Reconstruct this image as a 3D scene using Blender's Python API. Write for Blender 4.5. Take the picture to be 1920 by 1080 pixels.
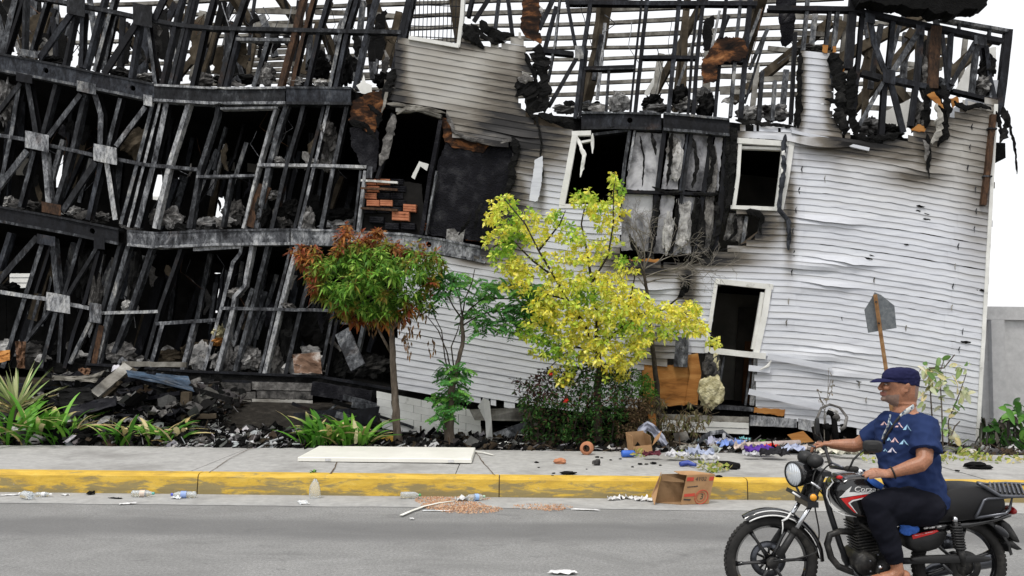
import bpy, bmesh, math, random
from mathutils import Vector, Matrix, noise as mnoise
random.seed(7)
R = math.radians
for o in list(bpy.data.objects):
    bpy.data.objects.remove(o)
scene = bpy.context.scene
COL = scene.collection

# ------------------------------------------------------------ camera
CAM_H = 1.7
FPX = 1600.0                       # focal length in pixels of the 1920 px wide photograph
PITCH = math.atan(104.0 / FPX)
ROLL = R(0.6)
_fw = Vector((0, math.cos(PITCH), math.sin(PITCH)))
_r0 = Vector((1, 0, 0)); _u0 = Vector((0, -math.sin(PITCH), math.cos(PITCH)))
_rt = _r0 * math.cos(ROLL) + _u0 * math.sin(ROLL)
_up = -_r0 * math.sin(ROLL) + _u0 * math.cos(ROLL)
CAMP = Vector((0, 0, CAM_H))
cam_d = bpy.data.cameras.new('camera')
cam = bpy.data.objects.new('camera', cam_d); COL.objects.link(cam)
cam_d.sensor_width = 36.0
cam_d.lens = 36.0 * FPX / 1920.0
cam_d.clip_end = 2000
cam.matrix_world = Matrix(((_rt.x, _up.x, -_fw.x, CAMP.x), (_rt.y, _up.y, -_fw.y, CAMP.y),
                           (_rt.z, _up.z, -_fw.z, CAMP.z), (0, 0, 0, 1)))
scene.camera = cam

# ------------------------------------------------------------ sky, sun, exposure
SUN_EL, SUN_AZ = R(62), R(-35)     # azimuth: 0 = from behind the camera, negative = from the left
world = bpy.data.worlds.new('World'); scene.world = world; world.use_nodes = True
wn = world.node_tree; wn.nodes.clear()
w_out = wn.nodes.new('ShaderNodeOutputWorld'); w_bg = wn.nodes.new('ShaderNodeBackground')
w_sky = wn.nodes.new('ShaderNodeTexSky'); w_sky.sky_type = 'NISHITA'; w_sky.sun_disc = False
w_sky.sun_elevation = SUN_EL; w_sky.sun_rotation = math.pi + SUN_AZ
w_sky.air_density = 1.0; w_sky.dust_density = 6.0; w_sky.ozone_density = 1.0
w_mix = wn.nodes.new('ShaderNodeMixRGB'); w_mix.inputs[0].default_value = 0.82
w_mix.inputs[2].default_value = (9.5, 9.55, 9.65, 1)          # even layer of thin bright cloud
wn.links.new(w_sky.outputs[0], w_mix.inputs[1]); wn.links.new(w_mix.outputs[0], w_bg.inputs[0])
w_bg.inputs[1].default_value = 0.1
wn.links.new(w_bg.outputs[0], w_out.inputs[0])
sun_d = bpy.data.lights.new('sun', 'SUN'); sun_d.energy = 1.5; sun_d.angle = R(12); sun_d.color = (1, .965, .91)
sun = bpy.data.objects.new('sun', sun_d); COL.objects.link(sun); sun.location = (-8, -12, 30)
_sd = Vector((math.sin(SUN_AZ) * math.cos(SUN_EL), -math.cos(SUN_AZ) * math.cos(SUN_EL), math.sin(SUN_EL)))
sun.rotation_euler = _sd.to_track_quat('Z', 'Y').to_euler()
vs = scene.view_settings
vs.view_transform = 'Standard'; vs.look = 'None'; vs.gamma = 1.0; vs.use_curve_mapping = False
vs.exposure = 0.44

# ------------------------------------------------------------ pixels to places
def ray(x, y):
    return _fw * FPX + _rt * (x - 960) + _up * (540 - y)
def P(x, y, Y):                    # on the upright plane at distance Y
    d = ray(x, y); return CAMP + d * (Y / d.y)
def G(x, y, z=0.0):                # on the level plane at height z
    d = ray(x, y); return CAMP + d * ((z - CAM_H) / d.z)
_A = P(0, 500, 15.6); _B = P(1870, 500, 13.2)
F_EX = Vector((_B.x - _A.x, _B.y - _A.y, 0)).normalized()      # along the front wall
F_IN = Vector((-F_EX.y, F_EX.x, 0))                            # into the building
F_O = Vector((_A.x, _A.y, 0))
def FP(x, y, d=0.0):               # on the front wall plane, d metres behind it
    r = ray(x, y); t = (F_O + F_IN * d - CAMP).dot(F_IN) / r.dot(F_IN)
    return CAMP + r * t
PXM = 110.0                        # pixels per metre on the front wall

# ------------------------------------------------------------ object helpers
def tag(o, label=None, cat=None, group=None, kind=None):
    if label: o['label'] = label
    if cat: o['category'] = cat
    if group: o['group'] = group
    if kind: o['kind'] = kind
    return o
def empty(name, loc, label=None, cat=None, group=None):
    o = bpy.data.objects.new(name, None); COL.objects.link(o); o.location = loc
    o.empty_display_size = .2
    return tag(o, label, cat, group)
ORG = {}
def adopt(o, parent):
    o.parent = parent
    o.matrix_parent_inverse = Matrix.Translation(-ORG[parent.name]) if parent.name in ORG else Matrix.Translation(-parent.location)
def mobj(name, verts, faces, mat, parent=None, smooth=False, cols=None, kind=None, mi=None):
    n = len(verts)
    c = Vector((0, 0, 0))
    for v in verts: c += Vector(v)
    c /= max(1, n)
    if parent is None:
        c.z = min(v[2] for v in verts)
    me = bpy.data.meshes.new(name)
    me.from_pydata([(v[0] - c.x, v[1] - c.y, v[2] - c.z) for v in verts], [], faces)
    if smooth:
        me.polygons.foreach_set('use_smooth', [True] * len(me.polygons))
    if cols:
        for an, vals in cols.items():
            if isinstance(vals[0], (int, float)):
                a = me.attributes.new(an, 'FLOAT', 'POINT'); a.data.foreach_set('value', vals)
            else:
                a = me.color_attributes.new(an, 'FLOAT_COLOR', 'POINT')
                flat = []
                for q in vals: flat += [q[0], q[1], q[2], 1.0]
                a.data.foreach_set('color', flat)
    if isinstance(mat, (list, tuple)):
        for m in mat: me.materials.append(m)
    elif mat: me.materials.append(mat)
    if mi: me.polygons.foreach_set('material_index', mi)
    me.update()
    o = bpy.data.objects.new(name, me); COL.objects.link(o)
    o.location = c; ORG[o.name] = c.copy()
    if parent: adopt(o, parent)
    if kind: o['kind'] = kind
    return o
class MB:                          # collects shapes for one mesh
    def __init__(s): s.v = []; s.f = []; s.c = []; s.cc = None
    def add(s, vs, fs, col=None):
        b = len(s.v); s.v += [tuple(v) for v in vs]; s.f += [tuple(i + b for i in f) for f in fs]
        s.c += [col or s.cc or (1, 1, 1)] * len(vs)
    def box(s, c, sx, sy, sz, ax=None, col=None):
        X, Y, Z = ax if ax else (Vector((1, 0, 0)), Vector((0, 1, 0)), Vector((0, 0, 1)))
        c = Vector(c); vs = []
        for k in (-.5, .5):
            for j in (-.5, .5):
                for i in (-.5, .5): vs.append(c + X * (i * sx) + Y * (j * sy) + Z * (k * sz))
        s.add(vs, [(0, 2, 3, 1), (4, 5, 7, 6), (0, 1, 5, 4), (2, 6, 7, 3), (0, 4, 6, 2), (1, 3, 7, 5)], col)
    def tube(s, pts, rad, n=8, cap=True, flat=None, hint=None, col=None):
        pts = [Vector(p) for p in pts]; m = len(pts)
        if isinstance(rad, (int, float)): rad = [rad] * m
        vs = []; prev = None
        for i, p in enumerate(pts):
            t = (pts[min(i + 1, m - 1)] - pts[max(i - 1, 0)])
            t = t.normalized() if t.length > 1e-9 else Vector((0, 0, 1))
            h = Vector(hint) if hint is not None else (prev if prev is not None else (Vector((0, 0, 1)) if abs(t.z) < .9 else Vector((1, 0, 0))))
            u = h - t * h.dot(t)
            if u.length < 1e-6: u = t.orthogonal()
            u.normalize(); w = t.cross(u); prev = u
            ru = rad[i] if not isinstance(rad[i], tuple) else rad[i][0]
            rw = (rad[i] if not isinstance(rad[i], tuple) else rad[i][1]) * (flat or 1)
            for k in range(n):
                a = 2 * math.pi * k / n
                vs.append(p + u * (ru * math.cos(a)) + w * (rw * math.sin(a)))
        fs = []
        for i in range(m - 1):
            for k in range(n):
                a = i * n + k; b = i * n + (k + 1) % n
                fs.append((a, b, b + n, a + n))
        if cap:
            fs.append(tuple(reversed(range(n)))); fs.append(tuple(range((m - 1) * n, m * n)))
        s.add(vs, fs, col)
    def ell(s, c, rx, ry, rz, n=12, m=8, ax=None, col=None):
        X, Y, Z = ax if ax else (Vector((1, 0, 0)), Vector((0, 1, 0)), Vector((0, 0, 1)))
        c = Vector(c); vs = [c - Z * rz]
        for j in range(1, m):
            ph = -math.pi / 2 + math.pi * j / m
            for k in range(n):
                a = 2 * math.pi * k / n
                vs.append(c + X * (rx * math.cos(ph) * math.cos(a)) + Y * (ry * math.cos(ph) * math.sin(a)) + Z * (rz * math.sin(ph)))
        vs.append(c + Z * rz); fs = []
        for k in range(n): fs.append((0, 1 + (k + 1) % n, 1 + k))
        for j in range(m - 2):
            for k in range(n):
                a = 1 + j * n + k; b = 1 + j * n + (k + 1) % n
                fs.append((a, b, b + n, a + n))
        L = len(vs) - 1
        for k in range(n): fs.append((L, L - n + k, L - n + (k + 1) % n))
        s.add(vs, fs, col)
    def lathe(s, c, prof, axis, n=32, col=None, a0=0.0):     # prof: (radius, offset along axis)
        ax = Vector(axis).normalized(); u = ax.orthogonal().normalized(); w = ax.cross(u); c = Vector(c)
        vs = []; m = len(prof)
        for k in range(n):
            a = a0 + 2 * math.pi * k / n; d = u * math.cos(a) + w * math.sin(a)
            for r_, z_ in prof: vs.append(c + d * r_ + ax * z_)
        fs = []
        for k in range(n):
            for j in range(m - 1):
                a = k * m + j; b = ((k + 1) % n) * m + j
                fs.append((a, b, b + 1, a + 1))
        s.add(vs, fs, col)
    def prism(s, front, back, col=None):                     # two matching outlines
        n = len(front)
        s.add(list(front) + list(back), [tuple(range(n)), tuple(reversed(range(n, 2 * n)))] +
              [(i, i + n, (i + 1) % n + n, (i + 1) % n) for i in range(n)], col)
    def build(s, name, mat, parent=None, smooth=False, kind=None, usecol=False, auto=None):
        o = mobj(name, s.v, s.f, mat, parent, smooth, {'col': s.c} if usecol else None, kind)
        return o
def rnd(a, b): return random.uniform(a, b)
def nz(x, y=0, z=0): return mnoise.noise(Vector((x, y, z)))
def lerp(a, b, t): return a + (b - a) * t
def resample(pts, step):
    out = [Vector(pts[0])]
    for a, b in zip(pts[:-1], pts[1:]):
        a = Vector(a); b = Vector(b); n = max(1, int((b - a).length / step))
        for i in range(1, n + 1): out.append(a.lerp(b, i / n))
    return out
def inpoly(x, y, poly):
    c = False; j = len(poly) - 1
    for i in range(len(poly)):
        xi, yi = poly[i]; xj, yj = poly[j]
        if (yi > y) != (yj > y) and x < (xj - xi) * (y - yi) / (yj - yi) + xi: c = not c
        j = i
    return c
def interp(x, tab):
    if x <= tab[0][0]: return tab[0][1]
    for (a, ya), (b, yb) in zip(tab[:-1], tab[1:]):
        if x <= b: return ya + (yb - ya) * (x - a) / (b - a)
    return tab[-1][1]

# ------------------------------------------------------------ materials
def new_mat(name):
    m = bpy.data.materials.new(name); m.use_nodes = True
    nt = m.node_tree; b = nt.nodes['Principled BSDF']
    return m, nt, b
def nd(nt, t, **kw):
    n = nt.nodes.new(t)
    for k, v in kw.items():
        if k.startswith('i_'): n.inputs[int(k[2:])].default_value = v
        else: setattr(n, k, v)
    return n
def c4(c): return (c[0], c[1], c[2], 1.0)
def ramp(nt, fac, stops):
    r = nt.nodes.new('ShaderNodeValToRGB'); e = r.color_ramp.elements
    while len(e) < len(stops): e.new(.5)
    for i, (p, c) in enumerate(stops):
        e[i].position = p; e[i].color = c4(c) if not isinstance(c, (int, float)) else (c, c, c, 1)
    nt.links.new(fac, r.inputs[0]); return r.outputs[0]
def wpos(nt, scale=(1, 1, 1)):
    g = nt.nodes.new('ShaderNodeNewGeometry'); mp = nt.nodes.new('ShaderNodeMapping')
    mp.inputs['Scale'].default_value = scale
    nt.links.new(g.outputs['Position'], mp.inputs[0]); return mp.outputs[0]
def noise_tex(nt, vec, scale, detail=5, rough=.6, dist=0.0):
    n = nt.nodes.new('ShaderNodeTexNoise'); n.inputs['Scale'].default_value = scale
    n.inputs['Detail'].default_value = detail; n.inputs['Roughness'].default_value = rough
    n.inputs['Distortion'].default_value = dist
    nt.links.new(vec, n.inputs['Vector']); return n.outputs['Fac']
def mixc(nt, fac, a, b, mode='MIX'):
    m = nt.nodes.new('ShaderNodeMixRGB'); m.blend_type = mode
    for i, v in ((0, fac), (1, a), (2, b)):
        if isinstance(v, (int, float)): m.inputs[i].default_value = v
        elif isinstance(v, (tuple, list)): m.inputs[i].default_value = c4(v)
        else: nt.links.new(v, m.inputs[i])
    return m.outputs[0]
def math_n(nt, op, a, b=None, clamp=False):
    m = nt.nodes.new('ShaderNodeMath'); m.operation = op; m.use_clamp = clamp
    for i, v in ((0, a), (1, b)):
        if v is None: continue
        if isinstance(v, (int, float)): m.inputs[i].default_value = v
        else: nt.links.new(v, m.inputs[i])
    return m.outputs[0]
def bump(nt, b, h, strength=.4, dist=.01):
    n = nt.nodes.new('ShaderNodeBump'); n.inputs['Strength'].default_value = strength; n.inputs['Distance'].default_value = dist
    nt.links.new(h, n.inputs['Height']); nt.links.new(n.outputs[0], b.inputs['Normal'])
def attr(nt, name, out='Color'):
    a = nt.nodes.new('ShaderNodeAttribute'); a.attribute_name = name; return a.outputs[out]
def mottled(name, stops, scale=4, rough=.7, metal=0.0, bumps=.3, bscale=60, stretch=(1, 1, 1), vary=.0, rough2=None, detail=6, bdist=.006, spec=.1):
    m, nt, b = new_mat(name)
    v = wpos(nt, stretch); f = noise_tex(nt, v, scale, detail, .65, .3)
    if vary:
        oi = nt.nodes.new('ShaderNodeObjectInfo')
        f = math_n(nt, 'ADD', f, math_n(nt, 'MULTIPLY', math_n(nt, 'SUBTRACT', oi.outputs['Random'], .5), vary))
    nt.links.new(ramp(nt, f, stops), b.inputs['Base Color'])
    b.inputs['Metallic'].default_value = metal; b.inputs['Specular IOR Level'].default_value = spec
    f2 = noise_tex(nt, wpos(nt), bscale, 4, .6)
    if rough2 is not None:
        nt.links.new(ramp(nt, f2, [(.3, rough), (.7, rough2)]), b.inputs['Roughness'])
    else: b.inputs['Roughness'].default_value = rough
    if bumps: bump(nt, b, f2, bumps, bdist)
    return m
def plain(name, col, rough=.5, metal=0.0, spec=None, bumps=0, bscale=80, var=.15, coat=0.0):
    m, nt, b = new_mat(name)
    f = noise_tex(nt, wpos(nt), 14, 5, .6)
    lo = tuple(c * (1 - var) for c in col); hi = tuple(min(1, c * (1 + var)) for c in col)
    nt.links.new(ramp(nt, f, [(.3, lo), (.7, hi)]), b.inputs['Base Color'])
    b.inputs['Roughness'].default_value = rough; b.inputs['Metallic'].default_value = metal
    if spec is not None: b.inputs['Specular IOR Level'].default_value = spec
    if coat: b.inputs['Coat Weight'].default_value = coat
    if bumps: bump(nt, b, noise_tex(nt, wpos(nt), bscale, 4, .6), bumps, .004)
    return m
def leafy(name, rough=.45, trans=.35):
    m, nt, b = new_mat(name)
    c = attr(nt, 'col'); nt.links.new(c, b.inputs['Base Color']); b.inputs['Roughness'].default_value = rough
    b.inputs['Specular IOR Level'].default_value = .18
    tr = nt.nodes.new('ShaderNodeBsdfTranslucent'); nt.links.new(c, tr.inputs[0])
    mx = nt.nodes.new('ShaderNodeMixShader'); mx.inputs[0].default_value = trans
    nt.links.new(b.outputs[0], mx.inputs[1]); nt.links.new(tr.outputs[0], mx.inputs[2])
    nt.links.new(mx.outputs[0], nt.nodes['Material Output'].inputs[0])
    return m
def vcol(name, rough=.7, metal=0.0, bumps=.3, bscale=40, spec=.3):
    m, nt, b = new_mat(name)
    f = noise_tex(nt, wpos(nt), 25, 5, .65)
    nt.links.new(mixc(nt, 1.0, attr(nt, 'col'), ramp(nt, f, [(.25, .55), (.75, 1.0)]), 'MULTIPLY'), b.inputs['Base Color'])
    b.inputs['Roughness'].default_value = rough; b.inputs['Metallic'].default_value = metal
    b.inputs['Specular IOR Level'].default_value = spec
    if bumps: bump(nt, b, noise_tex(nt, wpos(nt), bscale, 4, .6), bumps, .005)
    return m
# ============================================================ ground, road, kerb, pavement, bed
KZ = .225                                   # pavement level above the road
Y_KERB = G(960, 934, 0).y                   # foot of the kerb
Y_BACK = G(960, 844, KZ).y                  # back edge of the pavement
KY = P(960, 900, Y_KERB)

def asphalt():
    m, nt, b = new_mat('asphalt')
    f = math_n(nt, 'ADD', math_n(nt, 'MULTIPLY', noise_tex(nt, wpos(nt), 150, 6, .85), .6), math_n(nt, 'MULTIPLY', noise_tex(nt, wpos(nt), 42, 5, .8), .4)); f2 = noise_tex(nt, wpos(nt, (.8, 1.5, 1)), 1.0, 8, .7, .8)
    grit = ramp(nt, f, [(.34, (.05, .05, .05)), (.5, (.22, .22, .216)), (.64, (.47, .47, .46))])
    c = mixc(nt, ramp(nt, f2, [(.35, .6), (.62, 0.0)]), grit, (.13, .13, .128))
    f3 = noise_tex(nt, wpos(nt, (1.2, 1.7, 1)), 1.7, 7, .68, .3)
    c = mixc(nt, ramp(nt, f3, [(.58, 0.0), (.72, .6)]), c, (.075, .075, .076))       # oil stains
    # worn wheel track along the lane
    g = nt.nodes.new('ShaderNodeNewGeometry'); sp = nt.nodes.new('ShaderNodeSeparateXYZ'); nt.links.new(g.outputs[0], sp.inputs[0])
    yy = math_n(nt, 'ADD', sp.outputs[1], math_n(nt, 'MULTIPLY', noise_tex(nt, wpos(nt, (.5, 1, 1)), .9, 4), .5))
    band = nt.nodes.new('ShaderNodeMapRange'); band.interpolation_type = 'SMOOTHSTEP'
    d = math_n(nt, 'ABSOLUTE', math_n(nt, 'SUBTRACT', yy, 8.15)); nt.links.new(d, band.inputs[0])
    band.inputs[1].default_value = .18; band.inputs[2].default_value = .55; band.inputs[3].default_value = .62; band.inputs[4].default_value = 0
    c = mixc(nt, band.outputs[0], c, (.105, .105, .106))
    nt.links.new(c, b.inputs['Base Color']); b.inputs['Roughness'].default_value = .9
    bump(nt, b, f, .5, .004); return m
M_ASPH = asphalt()
def concrete(name, lo, hi, stain=.35, dark=(.16, .155, .15)):
    m, nt, b = new_mat(name)
    f = noise_tex(nt, wpos(nt), 9, 8, .7); f2 = noise_tex(nt, wpos(nt), 1.3, 5, .6, .4); f3 = noise_tex(nt, wpos(nt), 190, 3, .7)
    c = ramp(nt, f, [(.3, lo), (.7, hi)])
    c = mixc(nt, ramp(nt, f2, [(.5, 0.0), (.75, stain)]), c, dark)
    c = mixc(nt, ramp(nt, f3, [(.66, 0.0), (.76, .6)]), c, (.07, .07, .07))
    nt.links.new(c, b.inputs['Base Color']); b.inputs['Roughness'].default_value = .88
    bump(nt, b, f3, .35, .004); return m
M_CONC = concrete('pavement_concrete', (.28, .277, .268), (.44, .435, .42), .75, (.18, .174, .165))
M_GUT = concrete('gutter_concrete', (.27, .27, .265), (.40, .40, .39), .5)
M_WALL = concrete('wall_concrete', (.42, .42, .42), (.56, .56, .555), .35, (.3, .3, .3))
def dirt():
    m, nt, b = new_mat('bed_soil')
    f = noise_tex(nt, wpos(nt), 7, 8, .7); f3 = noise_tex(nt, wpos(nt), 60, 4, .7)
    c = ramp(nt, f, [(.3, (.012, .011, .010)), (.55, (.03, .027, .023)), (.75, (.075, .068, .058))])
    nt.links.new(mixc(nt, ramp(nt, f3, [(.62, 0.0), (.74, .4)]), c, (.16, .15, .14)), b.inputs['Base Color'])
    b.inputs['Roughness'].default_value = .95; b.inputs['Specular IOR Level'].default_value = .08; bump(nt, b, f3, .8, .02); return m
M_SOIL = dirt()
def kerb_paint():
    m, nt, b = new_mat('kerb_paint')
    g = nt.nodes.new('ShaderNodeNewGeometry'); sp = nt.nodes.new('ShaderNodeSeparateXYZ'); nt.links.new(g.outputs[0], sp.inputs[0])
    f = noise_tex(nt, wpos(nt, (.5, 1, 2.2)), 7, 8, .7, .5); f2 = noise_tex(nt, wpos(nt, (.5, 1, 2.2)), 5, 9, .72, .5); f3 = noise_tex(nt, wpos(nt), 150, 3, .7)
    y = ramp(nt, f, [(.3, (.40, .25, .035)), (.52, (.60, .385, .042)), (.75, (.68, .48, .10))])
    # tyre scuffs: more of them low on the face
    low = nt.nodes.new('ShaderNodeMapRange'); nt.links.new(sp.outputs[2], low.inputs[0])
    low.inputs[1].default_value = .0; low.inputs[2].default_value = .2; low.inputs[3].default_value = .21; low.inputs[4].default_value = -.03
    sc = ramp(nt, math_n(nt, 'ADD', f2, low.outputs[0]), [(.54, 0.0), (.64, .85)])
    c = mixc(nt, sc, y, (.20, .17, .09))
    c = mixc(nt, ramp(nt, f3, [(.58, 0.0), (.70, .6)]), c, (.15, .13, .08)); c = mixc(nt, ramp(nt, noise_tex(nt, wpos(nt, (1, 1, 1.4)), 11, 6, .7), [(.66, 0.0), (.70, .8)]), c, (.33, .32, .30))
    nt.links.new(c, b.inputs['Base Color']); b.inputs['Roughness'].default_value = .75
    bump(nt, b, f, .3, .006); return m
M_KERB = kerb_paint()

def sheet(name, x0, x1, y0, y1, z, mat, nx=1, ny=1, hf=None):
    vs = []; fs = []
    for j in range(ny + 1):
        for i in range(nx + 1):
            x = lerp(x0, x1, i / nx); y = lerp(y0, y1, j / ny)
            vs.append((x, y, z + (hf(x, y) if hf else 0)))
    for j in range(ny):
        for i in range(nx):
            a = j * (nx + 1) + i; fs.append((a, a + 1, a + nx + 2, a + nx + 1))
    return tag(mobj(name, vs, fs, mat, None, bool(hf)), kind='structure')
sheet('ground', -600, 600, -600, 900, -.03, M_SOIL)
sheet('road', -200, 200, -6, Y_KERB - .02, 0.0, M_ASPH)
vs = []; fs = []
for i in range(241):
    x = -12 + i * .1; vs += [(x, Y_KERB - .60 + .045 * nz(x * 1.3, 2) + .02 * nz(x * 6, 4), .004), (x, Y_KERB - .5, .007), (x, Y_KERB - .25, .006 + .004 * nz(x * 2, 1)), (x, Y_KERB - .001, .008)]
for i in range(240):
    for k in range(3): a = i * 4 + k; fs.append((a, a + 4, a + 5, a + 1))
tag(mobj('gutter', vs, fs, M_GUT), kind='structure')

# kerb: painted stones with open joints
kerb = empty('kerb', (0, Y_KERB, 0)); kerb['kind'] = 'structure'
joints = [P(x, 910, Y_KERB).x for x in (-420, 370, 936, 1402, 1980, 2600)]
M_JOINT = plain('joint_dirt', (.09, .06, .035), .9)
for a, b_ in zip(joints[:-1], joints[1:]):
    a += .006; b_ -= .006
    prof = [(0, -.05), (0.0, .06), (.012, KZ - .03), (.03, KZ - .006), (.06, KZ + .003), (.19, KZ + .003), (.19, -.05)]
    n = 24; vs = []; fs = []
    for i in range(n + 1):
        x = lerp(a, b_, i / n)
        for k, (py, pz) in enumerate(prof):
            w = .004 * nz(x * 3, k * 1.7) + .003 * nz(x * 14, k * 2.3) if 0 < k < 5 else 0
            vs.append((x, Y_KERB + py + w, pz + w))
    m_ = len(prof)
    for i in range(n):
        for k in range(m_ - 1):
            q = i * m_ + k; fs.append((q, q + m_, q + m_ + 1, q + 1))
    fs.append(tuple(reversed(range(m_)))); fs.append(tuple(range(n * m_, (n + 1) * m_)))
    mobj('kerb_stone', vs, fs, M_KERB, kerb)
mb = MB(); mb.box((0, Y_KERB + .1, KZ / 2 - .03), 60, .16, KZ + .02); mb.build('mortar', M_JOINT, kerb)

# pavement slabs
pav = empty('pavement', (0, Y_KERB + .2, 0)); pav['kind'] = 'structure'
sj = [-14, -10.4, -6.9, -3.62, -.62, 2.35, 5.4, 8.6, 12, 16]
for a, b_ in zip(sj[:-1], sj[1:]):
    vs = []; fs = []; nx, ny = 14, 8; y0, y1 = Y_KERB + .194, Y_BACK
    tx, ty = rnd(-.0015, .0015), rnd(-.002, .002)
    for j in range(ny + 1):
        for i in range(nx + 1):
            x = lerp(a + .006, b_ - .006, i / nx); y = lerp(y0, y1, j / ny)
            if j == ny: y += .05 * nz(x * 2.1, 3)
            e = -.008 if i in (0, nx) else 0
            vs.append((x, y, KZ + e + tx * (x - a) + ty * (y - y0) + .003 * nz(x * 1.5, y * 1.5)))
    for j in range(ny):
        for i in range(nx):
            q = j * (nx + 1) + i; fs.append((q, q + 1, q + nx + 2, q + nx + 1))
    base = len(vs)
    rim = [i for i in range(nx + 1)] + [(j + 1) * (nx + 1) - 1 for j in range(1, ny + 1)] + [ny * (nx + 1) + i for i in range(nx - 1, -1, -1)] + [j * (nx + 1) for j in range(ny - 1, 0, -1)]
    for i in rim: vs.append((vs[i][0], vs[i][1], .02))
    for k in range(len(rim)):
        k2 = (k + 1) % len(rim); fs.append((rim[k], base + k, base + k2, rim[k2]))
    mobj('paving_slab', vs, fs, M_CONC, pav)
mb = MB(); mb.box((0, (Y_KERB + .2 + Y_BACK) / 2, KZ / 2 - .04), 60, Y_BACK - Y_KERB - .25, KZ); mb.build('joint_fill', M_JOINT, pav)
# hairline cracks in the pavement
def crack(pts, w):
    q = resample([Vector((x, y, 0)) for x, y in pts], 4); vs = []; fs = []
    for i, p in enumerate(q):
        o = G(p.x + 2.2 * nz(i * .7, pts[0][0]), p.y, KZ + .006); ww = w * (.5 + abs(nz(i * .9, 5)))
        vs += [o - Vector((ww, 0, 0)), o + Vector((ww, 0, 0))]
    for i in range(len(q) - 1): fs.append((2 * i, 2 * i + 1, 2 * i + 3, 2 * i + 2))
    mobj('crack', vs, fs, M_JOINT, pav)
crack([(893, 848), (905, 866), (928, 891)], .008); crack([(632, 866), (628, 876), (620, 888)], .012); crack([(474, 838), (430, 860), (392, 886)], .007)
crack([(1512, 868), (1524, 880), (1530, 896)], .006)

# planting bed between pavement and building, heaped towards the wall on the left
def bed_h(x, y):
    t = max(0, min(1, (y - Y_BACK) / 2.6)); h = .03 * nz(x * 1.7, y * 1.7) + .02 * nz(x * 5, y * 5)
    left = max(0, min(1, (-x - .2) / 2.2)); far = max(0, min(1, (-x - 4.6) / 1.2))
    return h * min(1, t * 5) + t * t * (.46 * left + .34 * far)
sheet('planting_bed', -16, 18, Y_BACK - .12, 24, KZ - .035, M_SOIL, 130, 60, bed_h)
def bedz(x, y): return KZ - .035 + bed_h(x, y)
# ============================================================ burnt building
def steel(name, stops, rust=.25, sc=3.2, vary=.25):
    m, nt, b = new_mat(name)
    v = wpos(nt, (1, 1, .55)); f = noise_tex(nt, v, sc * 1.5, 9, .74, .5)
    oi = nt.nodes.new('ShaderNodeObjectInfo')
    f = math_n(nt, 'ADD', f, math_n(nt, 'MULTIPLY', math_n(nt, 'SUBTRACT', oi.outputs['Random'], .5), vary))
    c = ramp(nt, f, stops)
    f2 = noise_tex(nt, wpos(nt), 2.1, 5, .6, .2)
    c = mixc(nt, ramp(nt, f2, [(.62, 0.0), (.75, rust)]), c, (.13, .065, .03))
    f3 = noise_tex(nt, wpos(nt, (1, 1, .4)), 21, 8, .72, .4)
    c = mixc(nt, ramp(nt, f3, [(.34, .85), (.55, 0.0)]), c, (.008, .008, .009))
    nt.links.new(c, b.inputs['Base Color']); b.inputs['Metallic'].default_value = .1; b.inputs['Specular IOR Level'].default_value = .16
    nt.links.new(ramp(nt, f3, [(.3, .85), (.7, .5)]), b.inputs['Roughness'])
    bump(nt, b, f3, .6, .01); return m
M_SHADE = steel('shaded_steel', [(.3, (.003, .003, .0035)), (.55, (.010, .010, .012)), (.72, (.035, .036, .04)), (.86, (.12, .12, .12))], .3)  # near-black steel: shade painted into the colour of the studs' inner faces
M_STD = steel('charred_steel_dark', [(.25, (.006, .006, .007)), (.52, (.014, .015, .019)), (.7, (.05, .056, .068)), (.86, (.15, .155, .16))])
M_STM = steel('charred_steel', [(.25, (.008, .008, .009)), (.47, (.028, .030, .034)), (.6, (.13, .138, .15)), (.74, (.40, .395, .375))], .3)
M_STL = steel('scorched_zinc', [(.28, (.012, .012, .014)), (.44, (.10, .105, .115)), (.56, (.36, .37, .385)), (.72, (.62, .62, .6))], .25)
M_STR = steel('rusted_steel', [(.25, (.02, .014, .01)), (.5, (.085, .045, .025)), (.75, (.19, .105, .06))], .5)
M_CHAR = mottled('char', [(.3, (.003, .003, .003)), (.6, (.008, .008, .008)), (.8, (.035, .034, .032))], 5, .85, 0, .9, 38, vary=.2, bdist=.02)
M_CHARB = mottled('charred_board', [(.25, (.003, .003, .004)), (.5, (.010, .010, .013)), (.64, (.03, .03, .034)), (.78, (.12, .115, .11))], 3.6, .8, 0, 1.0, 34, bdist=.025, detail=10)
M_GYP = mottled('burnt_plaster', [(.28, (.02, .02, .02)), (.42, (.14, .135, .13)), (.56, (.38, .375, .365)), (.75, (.6, .59, .57))], 5.5, .9, 0, .9, 30, vary=.2, bdist=.02)
M_ASHG = mottled('ash_grey', [(.25, (.02, .02, .02)), (.5, (.11, .105, .10)), (.75, (.30, .29, .275))], 8, .92, 0, .9, 40, vary=.25, bdist=.02)
M_PLY = mottled('scorched_plywood', [(.36, (.006, .005, .005)), (.5, (.035, .018, .011)), (.6, (.17, .07, .028)), (.74, (.38, .18, .075))], 3.4, .8, 0, .4, 50, stretch=(1, 1, 2))
M_PLYO = mottled('orange_plywood', [(.25, (.10, .04, .012)), (.45, (.34, .145, .04)), (.65, (.46, .23, .075)), (.8, (.52, .31, .13))], 3, .75, 0, .3, 60, stretch=(.6, 1, 3))
M_BATT = mottled('weathered_batten', [(.25, (.05, .046, .04)), (.45, (.17, .16, .14)), (.65, (.34, .33, .30)), (.8, (.5, .49, .46))], 3.4, .85, 0, .5, 50, vary=.3)
M_RAFT = mottled('scorched_rafter', [(.3, (.02, .017, .012)), (.55, (.075, .06, .042)), (.8, (.17, .145, .11))], 3, .9, 0, .5, 40)
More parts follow.
